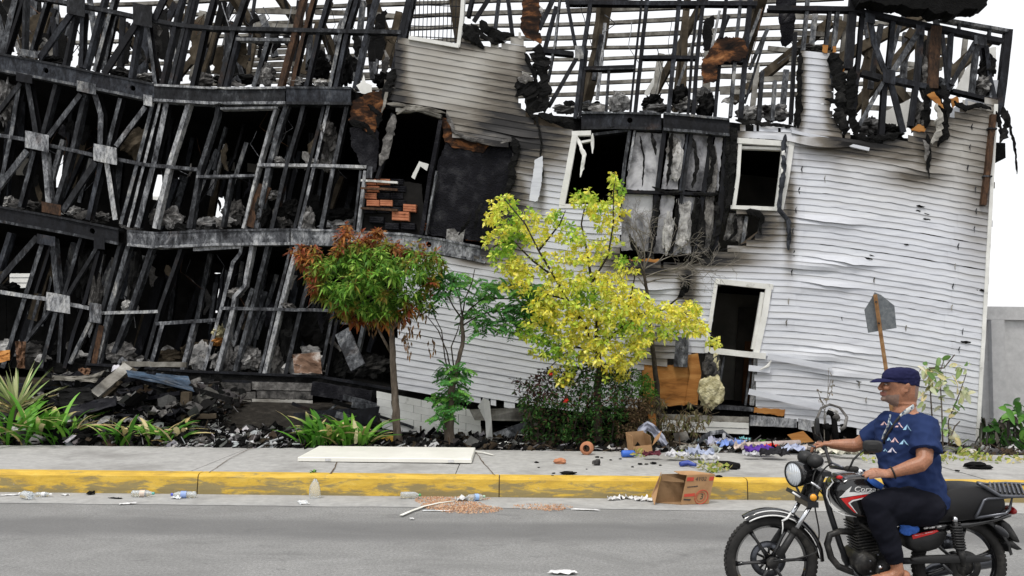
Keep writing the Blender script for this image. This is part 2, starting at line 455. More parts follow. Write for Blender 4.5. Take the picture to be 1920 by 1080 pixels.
M_TRIM = mottled('white_trim', [(.22, (.16, .155, .14)), (.36, (.62, .62, .59)), (.7, (.80, .80, .77))], 3.2, .55, 0, .15, 60)
M_BRICK = mottled('clay_block', [(.25, (.07, .03, .02)), (.42, (.42, .16, .085)), (.7, (.58, .25, .14))], 5, .85, 0, .5, 60, vary=.15)
M_INSUL = mottled('insulation_wool', [(.25, (.06, .05, .03)), (.42, (.40, .36, .20)), (.62, (.72, .67, .44)), (.8, (.8, .77, .6))], 6, .95, 0, 1.0, 35, bdist=.03)
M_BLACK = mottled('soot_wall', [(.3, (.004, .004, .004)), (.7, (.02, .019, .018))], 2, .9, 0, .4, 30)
M_DIM = mottled('smoked_wall', [(.3, (.14, .135, .12)), (.7, (.34, .32, .28))], 1.2, .9, 0, .2, 30)
def siding_mat():
    m, nt, b = new_mat('white_siding')
    s = attr(nt, 'soot', 'Fac'); t = attr(nt, 'tan', 'Fac')
    f = noise_tex(nt, wpos(nt, (.5, .5, 3)), 3.5, 6, .65, .3); f2 = noise_tex(nt, wpos(nt), 70, 4, .75); f4 = noise_tex(nt, wpos(nt), 1.4, 4, .6)
    oi = nt.nodes.new('ShaderNodeObjectInfo')
    base = ramp(nt, math_n(nt, 'ADD', f, math_n(nt, 'MULTIPLY', math_n(nt, 'SUBTRACT', oi.outputs['Random'], .5), .12)),
                [(.25, (.46, .475, .515)), (.5, (.58, .60, .645)), (.8, (.67, .69, .725))])
    tn = ramp(nt, f, [(.25, (.30, .285, .245)), (.7, (.53, .51, .45))])
    c = mixc(nt, math_n(nt, 'MULTIPLY', t, ramp(nt, f4, [(.2, .6), (.7, 1.0)]), True), base, tn)
    sf = math_n(nt, 'ADD', math_n(nt, 'MULTIPLY', s, 1.35), math_n(nt, 'MULTIPLY', math_n(nt, 'SUBTRACT', f, .5), math_n(nt, 'MULTIPLY', s, 2.0)), True)
    c = mixc(nt, math_n(nt, 'MULTIPLY', sf, 1.9, True), c, (.20, .175, .14))
    c = mixc(nt, math_n(nt, 'MULTIPLY', math_n(nt, 'POWER', sf, 1.5), 1.15, True), c, (.011, .010, .010))
    c = mixc(nt, ramp(nt, f2, [(.69, 0.0), (.76, .75)]), c, (.07, .065, .06))         # flecks of ash
    nt.links.new(c, b.inputs['Base Color']); b.inputs['Roughness'].default_value = .5; b.inputs['Specular IOR Level'].default_value = .3
    bump(nt, b, noise_tex(nt, wpos(nt), 5, 3), .12, .01); return m
M_SID = siding_mat()

_b0 = FP(960, 790); BLD = empty('burnt_building', (_b0.x, _b0.y, .2),
    'three storey white sided building gutted by fire, steel frame bare and leaning', 'building')
_jit = [0.0]
def dj():                                         # a few mm apart so that no two faces share a plane
    _jit[0] = (_jit[0] + .0037) % .021; return _jit[0]
def bar(name, pts, w, depth=.13, d0=0.0, mat=None, parent=None, side=None, prof='C', wob=.7, dslope=0.0):
    q = resample([Vector((x, y, 0)) for x, y in pts], 22); d0 = d0 + dj(); m = len(q); vs = []; fs = []; w = w * (.82 if prof == 'C' else 1)
    side = side if side is not None else random.choice((0, 1)); t = .006; sd = rnd(0, 90)
    for i, p in enumerate(q):
        tg = (q[min(i + 1, m - 1)] - q[max(i - 1, 0)]).normalized(); n = Vector((-tg.y, tg.x, 0))
        if n.x < 0: n = -n
        c = p + n * (wob * nz(i * .6, sd)); hw = w / 2 * (1 + .08 * nz(i * .8, sd + 9)); dd = d0 + .012 * nz(i * .5, sd + 4) + dslope * i / max(1, m - 1)
        L = FP(c.x - n.x * hw, c.y - n.y * hw, dd); Rr = FP(c.x + n.x * hw, c.y + n.y * hw, dd)
        e = (Rr - L).normalized()
        if prof == 'C':
            a, b_ = (L, Rr) if side == 0 else (Rr, L); e2 = e if side == 0 else -e
            I = F_IN
            sec = [a, b_, b_ + I * t, a + e2 * t + I * t, a + e2 * t + I * (depth - t), b_ + I * (depth - t), b_ + I * depth, a + I * depth]
        else:
            sec = [L, Rr, Rr + F_IN * depth, L + F_IN * depth]
        vs += sec
    k = len(sec)
    for i in range(m - 1):
        for j in range(k):
            a = i * k + j; b_ = i * k + (j + 1) % k; fs.append((a, b_, b_ + k, a + k))
    if prof == 'C':
        for o in (0, (m - 1) * k): fs += [(o, o + 1, o + 2, o + 3), (o + 3, o + 4, o + 7, o), (o + 4, o + 5, o + 6, o + 7)]
    else: fs += [(3, 2, 1, 0), tuple((m - 1) * k + j for j in range(4))]
    mi = None
    if prof == 'C': mi = [0 if j in (0, 1, 7) else 1 for i in range(m - 1) for j in range(k)] + [1] * (len(fs) - (m - 1) * k)  # front faces keep the stud's own tone, inner faces painted dark as shade
    return mobj(name, vs, fs, [mat or M_STM, M_SHADE] if mi else (mat or M_STM), parent or BLD, mi=mi)
def ragged(pts, rag, step=6.0, sd=0.0):
    q = resample([Vector((x, y, 0)) for x, y in list(pts) + [pts[0]]], step)[:-1]; out = []
    for i, p in enumerate(q):
        out.append((p.x + rag * (1.3 * nz(i * .27, sd) + 1.3 * nz(i * 1.3, sd + 5)), p.y + rag * (1.3 * nz(i * .27, sd + 11) + 1.3 * nz(i * 1.3, sd + 17))))
    return out
def slab(name, pts, d=0.0, th=.015, mat=None, rag=0.0, parent=None, tilt=None, step=3.5):
    q = ragged(pts, rag, step, rnd(0, 99)) if rag else pts; d += dj()
    f = [FP(x, y, d + (tilt(x, y) if tilt else 0)) for x, y in q]
    mb = MB(); mb.prism(f, [v + F_IN * th for v in f]); return mb.build(name, mat, parent if parent else BLD)
def ribbon(name, path, w, d=-.05, mat=None, parent=None, rag=1.0, step=5.0):
    q = resample([Vector((x, y, 0)) for x, y in path], step); m = len(q); vs = []; fs = []; sd = rnd(0, 99); K = 6
    for i, p in enumerate(q):
        tg = (q[min(i + 1, m - 1)] - q[max(i - 1, 0)]).normalized(); n = Vector((-tg.y, tg.x, 0)); tap = min(1, (m - 1 - i) / 4 + .25, i / 3 + .35)
        sx = rag * w * .22 * nz(i * .5, sd + 50)
        for k in range(K):
            a = 2 * math.pi * k / K; rr = w / 2 * tap * max(.15, 1 + rag * (.7 * nz(i * .23, k * 1.9, sd) + .9 * nz(i * 1.37, k * 2.7, sd + 8)))
            vs.append(FP(p.x + n.x * (rr * math.cos(a) + sx) + tg.x * rag * rnd(-2, 2), p.y + n.y * (rr * math.cos(a) + sx) + tg.y * rag * rnd(-2, 2), d + .35 * (rr / PXM) * math.sin(a) + .04 * nz(i * .3, sd)))
    for i in range(m - 1):
        for k in range(K):
            a = i * K + k; b_ = i * K + (k + 1) % K; fs.append((a, b_, b_ + K, a + K))
    fs += [tuple(reversed(range(K))), tuple(range((m - 1) * K, m * K))]
    return mobj(name, vs, fs, mat or M_CHAR, parent or BLD)
def clump(name, x, y, rx, ry, d, mat, parent=None, rough=.5, depth=.18, n=22, m=14, freq=2.3):
    sd = rnd(0, 99); vs = []; fs = []; c = FP(x, y, d)
    mb = MB(); mb.ell((0, 0, 0), 1, 1, 1, n, m)
    for v in mb.v:
        v = Vector(v); k = 1 + rough * (nz(v.x * freq + sd, v.y * freq, v.z * freq) + .9 * abs(nz(v.x * 4 + sd, v.y * 4, v.z * 4)) + .5 * nz(v.x * 9 + sd, v.y * 9, v.z * 9))
        vs.append(c + F_EX * (v.x * k * rx / PXM) + Vector((0, 0, 1)) * (v.z * k * ry / PXM) + F_IN * (v.y * k * depth))
    return mobj(name, vs, mb.f, mat, parent or BLD)

# ---------------- floors, rear walls, partitions (all behind the frame)
BEAM_A = [(-60, 102), (0, 116), (75, 130), (155, 146), (289, 173), (400, 179), (658, 178), (760, 190), (1000, 222), (1075, 226), (1160, 225), (1260, 228), (1370, 237), (1500, 250), (1620, 262), (1885, 275)]
BEAM_B = [(-60, 388), (0, 401), (111, 421), (222, 443), (289, 450), (400, 445), (544, 443), (660, 446), (760, 452), (830, 462), (910, 478), (1200, 500), (1500, 520), (1850, 575)]
BEAM_C = [(-60, 668), (160, 690), (360, 704), (600, 714), (730, 738), (1000, 770), (1300, 775), (1420, 775), (1560, 800), (1835, 835)]
def deck(name, line, dep=6.5, th=.24, mat=None, drop=-7):
    line = [(-720, line[0][1] - 30)] + list(line)
    mb = MB(); L = resample([Vector((x, y + drop, 0)) for x, y in line], 90); f = [FP(p.x, p.y, .16) for p in L]
    vs = []; fs = []
    for p in f:
        for dd in (0, dep * .5, dep):
            vs += [p + F_IN * dd + Vector((0, 0, .02 * nz(p.x, dd))), p + F_IN * dd - Vector((0, 0, th))]
    for i in range(len(f) - 1):
        a = i * 6; b_ = a + 6
        for j in (0, 2):
            fs += [(a + j, b_ + j, b_ + j + 2, a + j + 2), (a + j + 1, a + j + 3, b_ + j + 3, b_ + j + 1)]
        fs += [(a, a + 1, b_ + 1, b_), (a + 4, b_ + 4, b_ + 5, a + 5)]
    return mobj(name, vs, fs, mat or M_CHAR, BLD)
deck('floor_deck', BEAM_A); deck('floor_deck', BEAM_B); deck('floor_deck', BEAM_C, 6.5, .2)
# rear wall, with the openings that let daylight through
RD = 6.4
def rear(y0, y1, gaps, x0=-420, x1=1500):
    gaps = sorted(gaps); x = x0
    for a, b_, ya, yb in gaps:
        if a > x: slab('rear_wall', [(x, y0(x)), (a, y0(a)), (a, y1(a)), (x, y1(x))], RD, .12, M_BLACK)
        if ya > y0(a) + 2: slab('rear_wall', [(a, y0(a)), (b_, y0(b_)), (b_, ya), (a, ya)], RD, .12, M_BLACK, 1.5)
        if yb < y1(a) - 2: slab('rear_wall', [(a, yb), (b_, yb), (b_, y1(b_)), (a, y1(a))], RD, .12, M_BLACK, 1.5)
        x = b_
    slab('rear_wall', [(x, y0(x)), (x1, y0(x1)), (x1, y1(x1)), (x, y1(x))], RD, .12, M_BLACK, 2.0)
def atB(line, dz): return lambda x: 644 + (interp(x * 1.0, line) - 644) * .72 + dz
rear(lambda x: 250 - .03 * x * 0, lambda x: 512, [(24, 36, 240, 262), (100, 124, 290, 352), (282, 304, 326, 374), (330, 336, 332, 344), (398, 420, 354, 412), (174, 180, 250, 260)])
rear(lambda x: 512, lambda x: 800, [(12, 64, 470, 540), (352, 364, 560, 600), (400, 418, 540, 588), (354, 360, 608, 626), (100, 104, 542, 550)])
# interior partitions and leaning studs seen between the front studs
for x0, y0, x1, y1, w, d in [(18, 200, 6, 400, 16, 2.2), (42, 190, 38, 260, 14, 2.5), (160, 240, 132, 352, 20, 2.4), (172, 300, 150, 345, 14, 3.0), (226, 300, 215, 400, 14, 3.2),
        (365, 240, 350, 310, 10, 4), (330, 335, 300, 430, 12, 2.2), (345, 330, 325, 400, 20, 3.0), (412, 300, 392, 420, 14, 3.0), (450, 300, 445, 400, 10, 4.2), (640, 330, 615, 400, 12, 2.0), (660, 350, 645, 410, 12, 2.4),
        (95, 470, 60, 600, 22, 1.6), (55, 590, 40, 640, 16, 1.8), (300, 520, 255, 670, 20, 1.6), (330, 500, 318, 600, 10, 3), (270, 590, 250, 670, 12, 2.6), (380, 520, 330, 660, 14, 2.8), (395, 470, 360, 640, 10, 3.5),
        (560, 500, 545, 580, 16, 1.4), (590, 590, 560, 670, 14, 1.5), (612, 590, 590, 660, 12, 1.8), (690, 470, 660, 600, 12, 2.0), (700, 630, 690, 660, 12, 1.2), (20, 440, -20, 560, 16, 1.2), (250, 470, 225, 560, 26, 1.0),
        (480, 330, 470, 420, 8, 3.4), (530, 330, 520, 420, 8, 3.4), (580, 480, 560, 560, 12, 3.4), (500, 500, 490, 560, 8, 4), (140, 455, 120, 540, 18, 2)]:
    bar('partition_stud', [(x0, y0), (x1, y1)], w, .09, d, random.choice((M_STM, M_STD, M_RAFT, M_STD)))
for x, w, y0, y1, d in [(392, 20, 300, 318, 4.6), (420, 20, 302, 320, 4.7), (464, 16, 306, 324, 4.8), (30, 34, 296, 330, 4.0), (590, 40, 560, 610, 4.2)]:
    slab('partition_board', [(x, y0), (x + w, y0 + 2), (x + w, y1), (x, y1 - 2)], d, .02, M_DIM, .6)
# side partitions that close the dark rooms behind the sided part
for x, dd in [(1000, 5.8), (1215, 5.8), (1520, 5.8)]:
    a = FP(x, 260, .25); b_ = FP(x, 800, .25)
    mb = MB(); mb.prism([a, b_, b_ + F_IN * dd, a + F_IN * dd], [v + F_EX * .1 for v in (a, b_, b_ + F_IN * dd, a + F_IN * dd)]); mb.build('partition_wall', M_DIM, BLD)
slab('partition_wall', [(1225, 520), (1560, 540), (1545, 790), (1215, 780)], 2.6, .08, M_DIM)
slab('partition_wall', [(1330, 270), (1560, 280), (1540, 500), (1320, 495)], 3.0, .08, M_DIM)
slab('inner_door', [(1385, 575), (1420, 577), (1408, 770), (1375, 768)], 2.3, .05, mottled('smoked_door', [(.3, (.05, .045, .04)), (.7, (.11, .10, .085))], 3, .7))
slab('inner_door', [(1397, 640), (1420, 640), (1412, 770), (1390, 768)], 1.6, .05, mottled('smoked_brown', [(.3, (.07, .03, .012)), (.7, (.12, .06, .025))], 3, .7))
# end wall on the right
a = FP(1874, 150, .1); b_ = FP(1836, 838, .1)
mb = MB(); mb.prism([a, b_, b_ + F_IN * 6.3, a + F_IN * 6.3], [v - F_EX * .12 for v in (a, b_, b_ + F_IN * 6.3, a + F_IN * 6.3)]); mb.build('end_wall', M_SID, BLD)

# ---------------- ring beams with round service holes
def beam(line, h, holes, mat, d=-.03, fl=True, lipmat=None):
    q = resample([Vector((x, y, 0)) for x, y in line], 20); xs = sorted(set([p.x for p in q]))
    tab = [(p.x, p.y) for p in q]; mb = MB(); d += dj()
    def pt(x, o, dd=0): return FP(x, interp(x, tab) + o + .5 * nz(x * .03, 2), d + dd + .014 * nz(x * .02, o * .05))
    cuts = xs[:]; hr = 5.2
    for hx in holes: cuts = [c for c in cuts if abs(c - hx) > 14] + [hx - 13, hx + 13]
    cuts.sort()
    for a, b_ in zip(cuts[:-1], cuts[1:]):
        hx = [h_ for h_ in holes if a < h_ < b_]
        if not hx:
            o = (-h / 2, -h / 6, h / 6, h / 2)
            for i in range(3):
                mb.prism([pt(a, o[i]), pt(a, o[i + 1]), pt(b_, o[i + 1]), pt(b_, o[i])], [v + F_IN * .012 for v in (pt(a, o[i]), pt(a, o[i + 1]), pt(b_, o[i + 1]), pt(b_, o[i]))])
        else:
            hx = hx[0]; N = 16; inn = []; out = []
            for k in range(N):
                t = 2 * math.pi * k / N; cx, cy = math.cos(t), math.sin(t); inn.append(pt(hx + hr * cx, hr * cy))
                s = min(13 / max(1e-6, abs(cx)), (h / 2) / max(1e-6, abs(cy))); out.append(pt(hx + s * cx, s * cy))
            bk = [v + F_IN * .05 for v in inn]
            mb.add(inn + out + bk, [(k, (k + 1) % N, (k + 1) % N + N, k + N) for k in range(N)] + [(k, k + 2 * N, (k + 1) % N + 2 * N, (k + 1) % N) for k in range(N)])
            cs = [pt(hx + sx * 13, sy * h / 2) for sx, sy in ((-1, -1), (1, -1), (1, 1), (-1, 1))]
            for c_, k0 in zip(cs, (10, 14, 2, 6)):
                mb.add([c_, out[(k0 - 2) % N], out[(k0 - 1) % N], out[k0 % N], out[(k0 + 1) % N], out[(k0 + 2) % N]], [(0, 1, 2), (0, 2, 3), (0, 3, 4), (0, 4, 5)])
    o = mb.build('ring_beam', mat, BLD)
    for s_, w in ((-1, 4), (1, 5)):
        bar('flange', [(x, y + s_ * (h / 2 + w * .35)) for x, y in line], w, .2, d - .035, lipmat or M_STL, o, prof='B', wob=.5)
    return o
beam([p for p in BEAM_A if p[0] < 300], 27, [86, 249], M_STD, lipmat=M_STM)
beam([(289, 173), (400, 179), (534, 178)], 25, [], M_STM, -.045)
beam([(536, 178), (658, 179)], 26, [], M_STD, -.03, lipmat=M_STM)
beam([p for p in BEAM_B if p[0] < 240], 24, [173], M_STD, lipmat=M_STM)
beam([(238, 445), (289, 450), (400, 445), (543, 443)], 23, [], M_STL, -.045)
beam([(545, 443), (660, 446), (760, 452), (830, 462), (910, 478)], 23, [804], M_STL, -.03)
beam([(1090, 225), (1160, 225), (1240, 227)], 25, [1181], M_STD, -.03, lipmat=M_STM)
beam([(1244, 227), (1300, 231), (1368, 238)], 26, [], M_STD, -.045, lipmat=M_STM)
beam([(160, 690), (360, 704), (600, 714), (735, 738)], 12, [], M_CHAR, -.03, lipmat=M_STD)

# ---------------- studs, braces, rails, gusset plates
STUDS = [  # (points, width px, material key)
 # top storey, left
 ([(3, 102), (30, -12)], 13, 'm'), ([(9, 100), (45, -10)], 6, 'd'), ([(42, 100), (46, -10)], 6, 'm'), ([(57, 98), (90, -10)], 7, 'm'),
 ([(120, 122), (141, 20)], 7, 'd'), ([(151, 126), (154, 20)], 9, 'd'), ([(158, 128), (196, -10)], 8, 'd'), ([(176, 132), (215, -10)], 8, 'm'),
 ([(244, 146), (260, 44)], 9, 'd'), ([(291, 158), (276, 44)], 8, 'm'), ([(302, 160), (330, 33), (341, -10)], 9, 'd'), ([(317, 162), (345, 49), (359, -10)], 8, 'm'), ([(326, 162), (352, 49), (366, -10)], 6, 'd'),
 ([(359, 164), (382, 60), (402, -10)], 10, 'd'), ([(411, 164), (436, 60), (461, -10)], 11, 'm'), ([(421, 164), (446, 66)], 8, 'd'), ([(475, 162), (502, 76)], 10, 'm'),
 ([(524, 164), (549, 70), (569, -10)], 12, 'r'), ([(546, 164), (567, 70), (589, -10)], 9, 'r'), ([(573, 165), (597, 60), (617, -10)], 9, 'd'),
 ([(617, 166), (639, 60), (660, -10)], 8, 'm'), ([(628, 166), (650, 60), (671, -10)], 9, 'd'), ([(664, 166), (687, 60), (706, -10)], 10, 'd'),
 ([(735, 146), (752, 60), (768, -10)], 12, 'd'), ([(745, 140), (762, 50), (776, -10)], 8, 'd'),
 # middle storey, left
 ([(36, 156), (20, 253), (4, 330), (-10, 390)], 9, 'm'), ([(50, 150), (67, 250)], 11, 'm'), ([(104, 158), (80, 250)], 9, 'm'), ([(64, 284), (36, 388)], 9, 'm'),
 ([(82, 284), (91, 388)], 11, 'l'), ([(158, 176), (136, 276), (102, 386)], 10, 'm'), ([(178, 178), (189, 215), (187, 274)], 12, 'l'), ([(225, 184), (202, 276)], 9, 'm'),
 ([(189, 305), (164, 412)], 10, 'd'), ([(200, 305), (216, 412)], 11, 'l'), ([(287, 190), (262, 288), (226, 420)], 8, 'm'), ([(300, 191), (272, 300), (240, 426)], 6, 'l'), ([(312, 192), (290, 300), (257, 426)], 12, 'l'),
 ([(353, 194), (318, 304), (289, 428)], 10, 'l'), ([(409, 196), (404, 222), (373, 318), (356, 428)], 9, 'm'), ([(372, 330), (352, 428)], 7, 'l'),
 ([(519, 196), (509, 224), (486, 306), (455, 428)], 6, 'l'), ([(538, 196), (527, 224), (504, 309), (480, 428)], 11, 'm'), ([(569, 196), (560, 231), (538, 307), (509, 428)], 9, 'm'),
 ([(608, 194), (580, 307), (552, 428)], 7, 'm'), ([(617, 194), (590, 307), (561, 428)], 7, 'l'), ([(651, 194), (627, 307), (601, 432)], 9, 'l'), ([(684, 320), (671, 432)], 7, 'l'), ([(676, 320), (663, 432)], 5, 'm'), ([(433, 331), (416, 425)], 7, 'm'),
 # ground storey, left
 ([(18, 436), (-4, 505)], 10, 'd'), ([(82, 446), (47, 556), (20, 642), (4, 690)], 10, 'm'), ([(94, 462), (66, 550)], 6, 'd'), ([(97, 446), (100, 480), (107, 550)], 12, 'm'), ([(151, 446), (120, 552)], 8, 'm'),
 ([(184, 470), (160, 560), (138, 624), (120, 690)], 8, 'd'), ([(104, 586), (76, 690)], 9, 'm'), ([(116, 586), (109, 680)], 8, 'm'), ([(224, 458), (196, 564), (162, 690)], 8, 'm'), ([(240, 460), (205, 578), (176, 700)], 10, 'm'), ([(190, 610), (172, 700)], 12, 'r'),
 ([(284, 462), (247, 571), (212, 662)], 10, 'm'), ([(340, 462), (298, 582), (270, 684)], 8, 'm'), ([(305, 606), (281, 690)], 9, 'l'), ([(364, 602), (341, 694)], 9, 'l'),
 ([(454, 458), (450, 475), (436, 492), (418, 566), (382, 694)], 8, 'l'), ([(473, 458), (458, 536), (439, 556), (436, 582), (406, 696)], 9, 'l'), ([(502, 458), (474, 571), (440, 696)], 9, 'm'),
 ([(547, 456), (516, 578), (486, 704)], 6, 'l'), ([(557, 456), (525, 578), (494, 706)], 9, 'l'), ([(598, 458), (564, 578), (534, 706)], 9, 'm'), ([(624, 584), (600, 704)], 7, 'm'), ([(632, 600), (612, 704)], 6, 'd'), ([(682, 606), (670, 660)], 8, 'm'),
 # top storey, right
 ([(877, 30), (886, -10)], 8, 'd'), ([(927, 60), (935, -10)], 6, 'd'), ([(960, 64), (951, -10)], 8, 'd'), ([(1027, 150), (1040, 84), (1050, -10)], 5, 'm'), ([(1109, -10), (1093, 96), (1078, 222)], 9, 'd'), ([(1100, 90), (1086, 222)], 6, 'd'),
 ([(1204, -10), (1192, 107), (1181, 216)], 5, 'd'), ([(1214, -10), (1202, 107), (1190, 216)], 9, 'd'), ([(1275, -10), (1264, 100), (1253, 218)], 10, 'd'), ([(1310, -10), (1298, 100), (1290, 216)], 6, 'd'), ([(1320, -10), (1308, 100), (1300, 216)], 9, 'd'),
 ([(1363, -10), (1353, 70)], 8, 'd'), ([(1350, 112), (1341, 218)], 8, 'd'), ([(1390, -10), (1382, 70)], 7, 'm'), ([(1408, -10), (1401, 70), (1389, 222)], 11, 'd'), ([(1378, 112), (1370, 218)], 8, 'm'),
 ([(1430, 132), (1423, 226)], 9, 'm'), ([(1454, 150), (1449, 226)], 8, 'm'), ([(1142, 126), (1136, 216)], 6, 'm'), ([(1516, -10), (1507, 94)], 8, 'm'), ([(1492, 60), (1484, 230)], 8, 'd'),
 ([(1557, 14), (1549, 90)], 8, 'm'), ([(1572, 14), (1564, 92)], 9, 'm'), ([(1602, -10), (1592, 128)], 18, 'd'), ([(1619, 20), (1609, 130), (1600, 232)], 9, 'd'), ([(1676, 38), (1667, 128)], 11, 'd'), ([(1660, 155), (1653, 264)], 12, 'd'),
 ([(1729, 60), (1721, 150), (1709, 236)], 11, 'd'), ([(1786, 55), (1777, 168)], 9, 'd'), ([(1834, 84), (1824, 176)], 10, 'm'), ([(1893, 54), (1885, 130), (1874, 215)], 17, 'd'), ([(1850, 84), (1856, 140), (1866, 186)], 10, 'd'),
 # burnt bay between the two upper windows
 ([(1181, 242), (1172, 300), (1160, 400)], 8, 'm'), ([(1190, 243), (1178, 320)], 5, 'l'), ([(1247, 240), (1236, 320), (1218, 480)], 10, 'd'), ([(1298, 241), (1280, 360), (1258, 480)], 8, 'm'), ([(1291, 242), (1274, 360)], 5, 'd'), ([(1336, 245), (1322, 340), (1300, 480)], 10, 'd'), ([(1366, 246), (1356, 360), (1338, 470)], 16, 'd'), ([(1400, 405), (1392, 458)], 8, 'm'),
]
MK = {'d': M_STD, 'm': M_STM, 'l': M_STL, 'r': M_STR}
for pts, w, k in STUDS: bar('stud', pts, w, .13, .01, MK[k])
for pts, w, k in [
 ([(136, 20), (72, 110)], 13, 'd'), ([(254, 44), (194, 138)], 14, 'd'), ([(38, 156), (-6, 212)], 10, 'm'), ([(150, 176), (90, 256)], 11, 'm'), ([(50, 282), (-6, 354)], 13, 'm'), ([(272, 200), (217, 274)], 11, 'l'), ([(178, 304), (116, 396)], 13, 'm'),
 ([(69, 444), (-6, 530)], 13, 'm'), ([(180, 466), (126, 554)], 8, 'm'), ([(93, 582), (46, 642)], 7, 'm'), ([(168, 604), (130, 682)], 8, 'm'), ([(310, -10), (288, 36)], 14, 'd'),
 ([(920, -10), (888, 40)], 9, 'd'), ([(1040, -10), (1010, 54)], 10, 'd'), ([(1061, -10), (1079, 88)], 8, 'd'), ([(1081, 108), (1028, 200)], 8, 'm'),
 ([(1631, 32), (1640, 80), (1659, 132)], 12, 'd'), ([(1726, 54), (1674, 134)], 13, 'm'), ([(1656, 154), (1608, 240)], 9, 'm'), ([(1671, 156), (1695, 248)], 13, 'd'), ([(1830, 78), (1784, 158)], 11, 'm')]:
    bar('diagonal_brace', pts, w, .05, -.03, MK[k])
for pts, w, k in [
 ([(60, -6), (124, 4), (178, 15), (247, 29), (289, 38), (347, 48), (400, 52), (436, 53), (752, 60)], 9, 'm'), ([(442, 73), (544, 74)], 7, 'm'), ([(1018, 94), (1075, 100)], 10, 'd'),
 ([(-10, 252), (49, 262), (91, 272), (173, 290), (216, 298), (269, 308), (311, 312), (369, 317)], 8, 'l'), ([(482, 309), (600, 310), (687, 313)], 7, 'l'), ([(368, 331), (477, 329)], 6, 'l'), ([(413, 203), (521, 201)], 5, 'l'),
 ([(-10, 546), (89, 561)], 9, 'l'), ([(131, 571), (167, 578)], 8, 'l'), ([(191, 587), (296, 584)], 7, 'l'), ([(291, 607), (404, 600)], 8, 'l'), ([(414, 578), (622, 582)], 7, 'l'), ([(362, 467), (452, 462)], 9, 'l'), ([(640, 606), (690, 606)], 5, 'm'),
 ([(1096, 127), (1190, 124)], 7, 'd'), ([(1202, 107), (1307, 107)], 8, 'd'), ([(1347, 114), (1394, 114)], 7, 'd'), ([(1440, 14), (1600, 16), (1622, 22), (1751, 49), (1881, 76)], 11, 'd'), ([(1764, 34), (1891, 57)], 7, 'm'), ([(1616, 135), (1653, 145)], 12, 'm'), ([(1679, 149), (1740, 162)], 12, 'd'), ([(1787, 169), (1862, 187)], 8, 'd'),
 ([(1150, 358), (1345, 364)], 7, 'd'), ([(1110, 252), (1180, 244)], 6, 'm'), ([(1096, 128), (1096, 130), (1190, 128)], 3, 'm'), ([(1060, 4), (1420, 6)], 10, 'd')]:
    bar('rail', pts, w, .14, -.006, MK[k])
for x, y in ((1800, 40), (1857, 50)): bar('rail', [(x, y - 2), (x - 2, y + 24)], 7, .05, 0, M_STM)
for x, y, w, h, k, s in [(142, 8, 34, 40, 'm', .2), (267, 28, 36, 40, 'm', .2), (54, 100, 32, 12, 'm', .2), (45, 146, 30, 16, 'd', .2), (162, 164, 36, 20, 'm', .2), (277, 188, 16, 20, 'l', .2), (69, 265, 44, 32, 'l', .2), (197, 289, 44, 32, 'l', .2), (96, 391, 36, 20, 'r', .2),
        (109, 568, 44, 34, 'l', .17), (179, 587, 22, 36, 'l', .17), (86, 450, 34, 18, 'd', .17), (186, 456, 20, 22, 'd', .1), (1086, 98, 16, 24, 'm', .1), (1667, 143, 24, 26, 'd', .18), (1839, 76, 24, 16, 'm', .2), (1632, 34, 18, 18, 'd', .2), (1726, 56, 16, 18, 'd', .2)]:
    c = [(x + u * w / 2, y + v * h / 2 + u * w / 2 * s) for u, v in ((-1, -1), (1, -1), (1, 1), (-1, 1))]
    slab('gusset_plate', c, -.075, .006, MK[k], .5, step=8)

# ---------------- roof structure of the top storey: purlins on the rear slope, rafters, sky between them
EAVE = FP(0, 205, 7.6).z
def roof_pt(x, t, off=0.0):             # x in pixels of the photograph at the eave, t 0 eave .. 1 ridge
    e = FP(x, 205, 7.6); return Vector((e.x, e.y, EAVE)) - F_IN * (3.8 * t) + Vector((0, 0, 2.3 * t + off))
for k, t in enumerate([-.02, .07, .15, .24, .32, .4, .49, .57, .65, .73, .82, .9]):
    xa, xb = random.choice((210, 250, 300)), random.choice((1545, 1580, 1700))
    if k in (0, 1): xb = 1760
    xj = rnd(800, 1200); sd = rnd(0, 99)
    for a, b_ in ((xa, xj), (xj - 12, xb)):
        n = 16; pts = []
        for i in range(n + 1):
            x = lerp(a, b_, i / n); sag = -.10 * math.sin(math.pi * min(1, max(0, (x - 950) / 420))) * (.3 + .7 * t) - .05 * (x - 900) / 500 * (t - .4)
            pts.append(roof_pt(x, t, sag + .05 * nz(x * .006, sd) + .012 * nz(x * .05, sd)))
        mb = MB(); vs = []; fs = []; w, h = .05 * rnd(.8, 1.2), .085 * rnd(.75, 1.15)
        for p in pts:
            for du, dz in ((-w, -h / 2), (w, -h / 2), (w, h / 2), (-w, h / 2)): vs.append(p + F_IN * du + Vector((0, 0, dz + .01 * nz(p.x * 3, dz * 9, sd))))
        for i in range(n):
            for j in range(4):
                a_ = i * 4 + j; c_ = i * 4 + (j + 1) % 4; fs.append((a_, c_, c_ + 4, a_ + 4))
        fs += [(3, 2, 1, 0), tuple(n * 4 + j for j in range(4))]
        mobj('purlin', vs, fs, M_BATT, BLD)
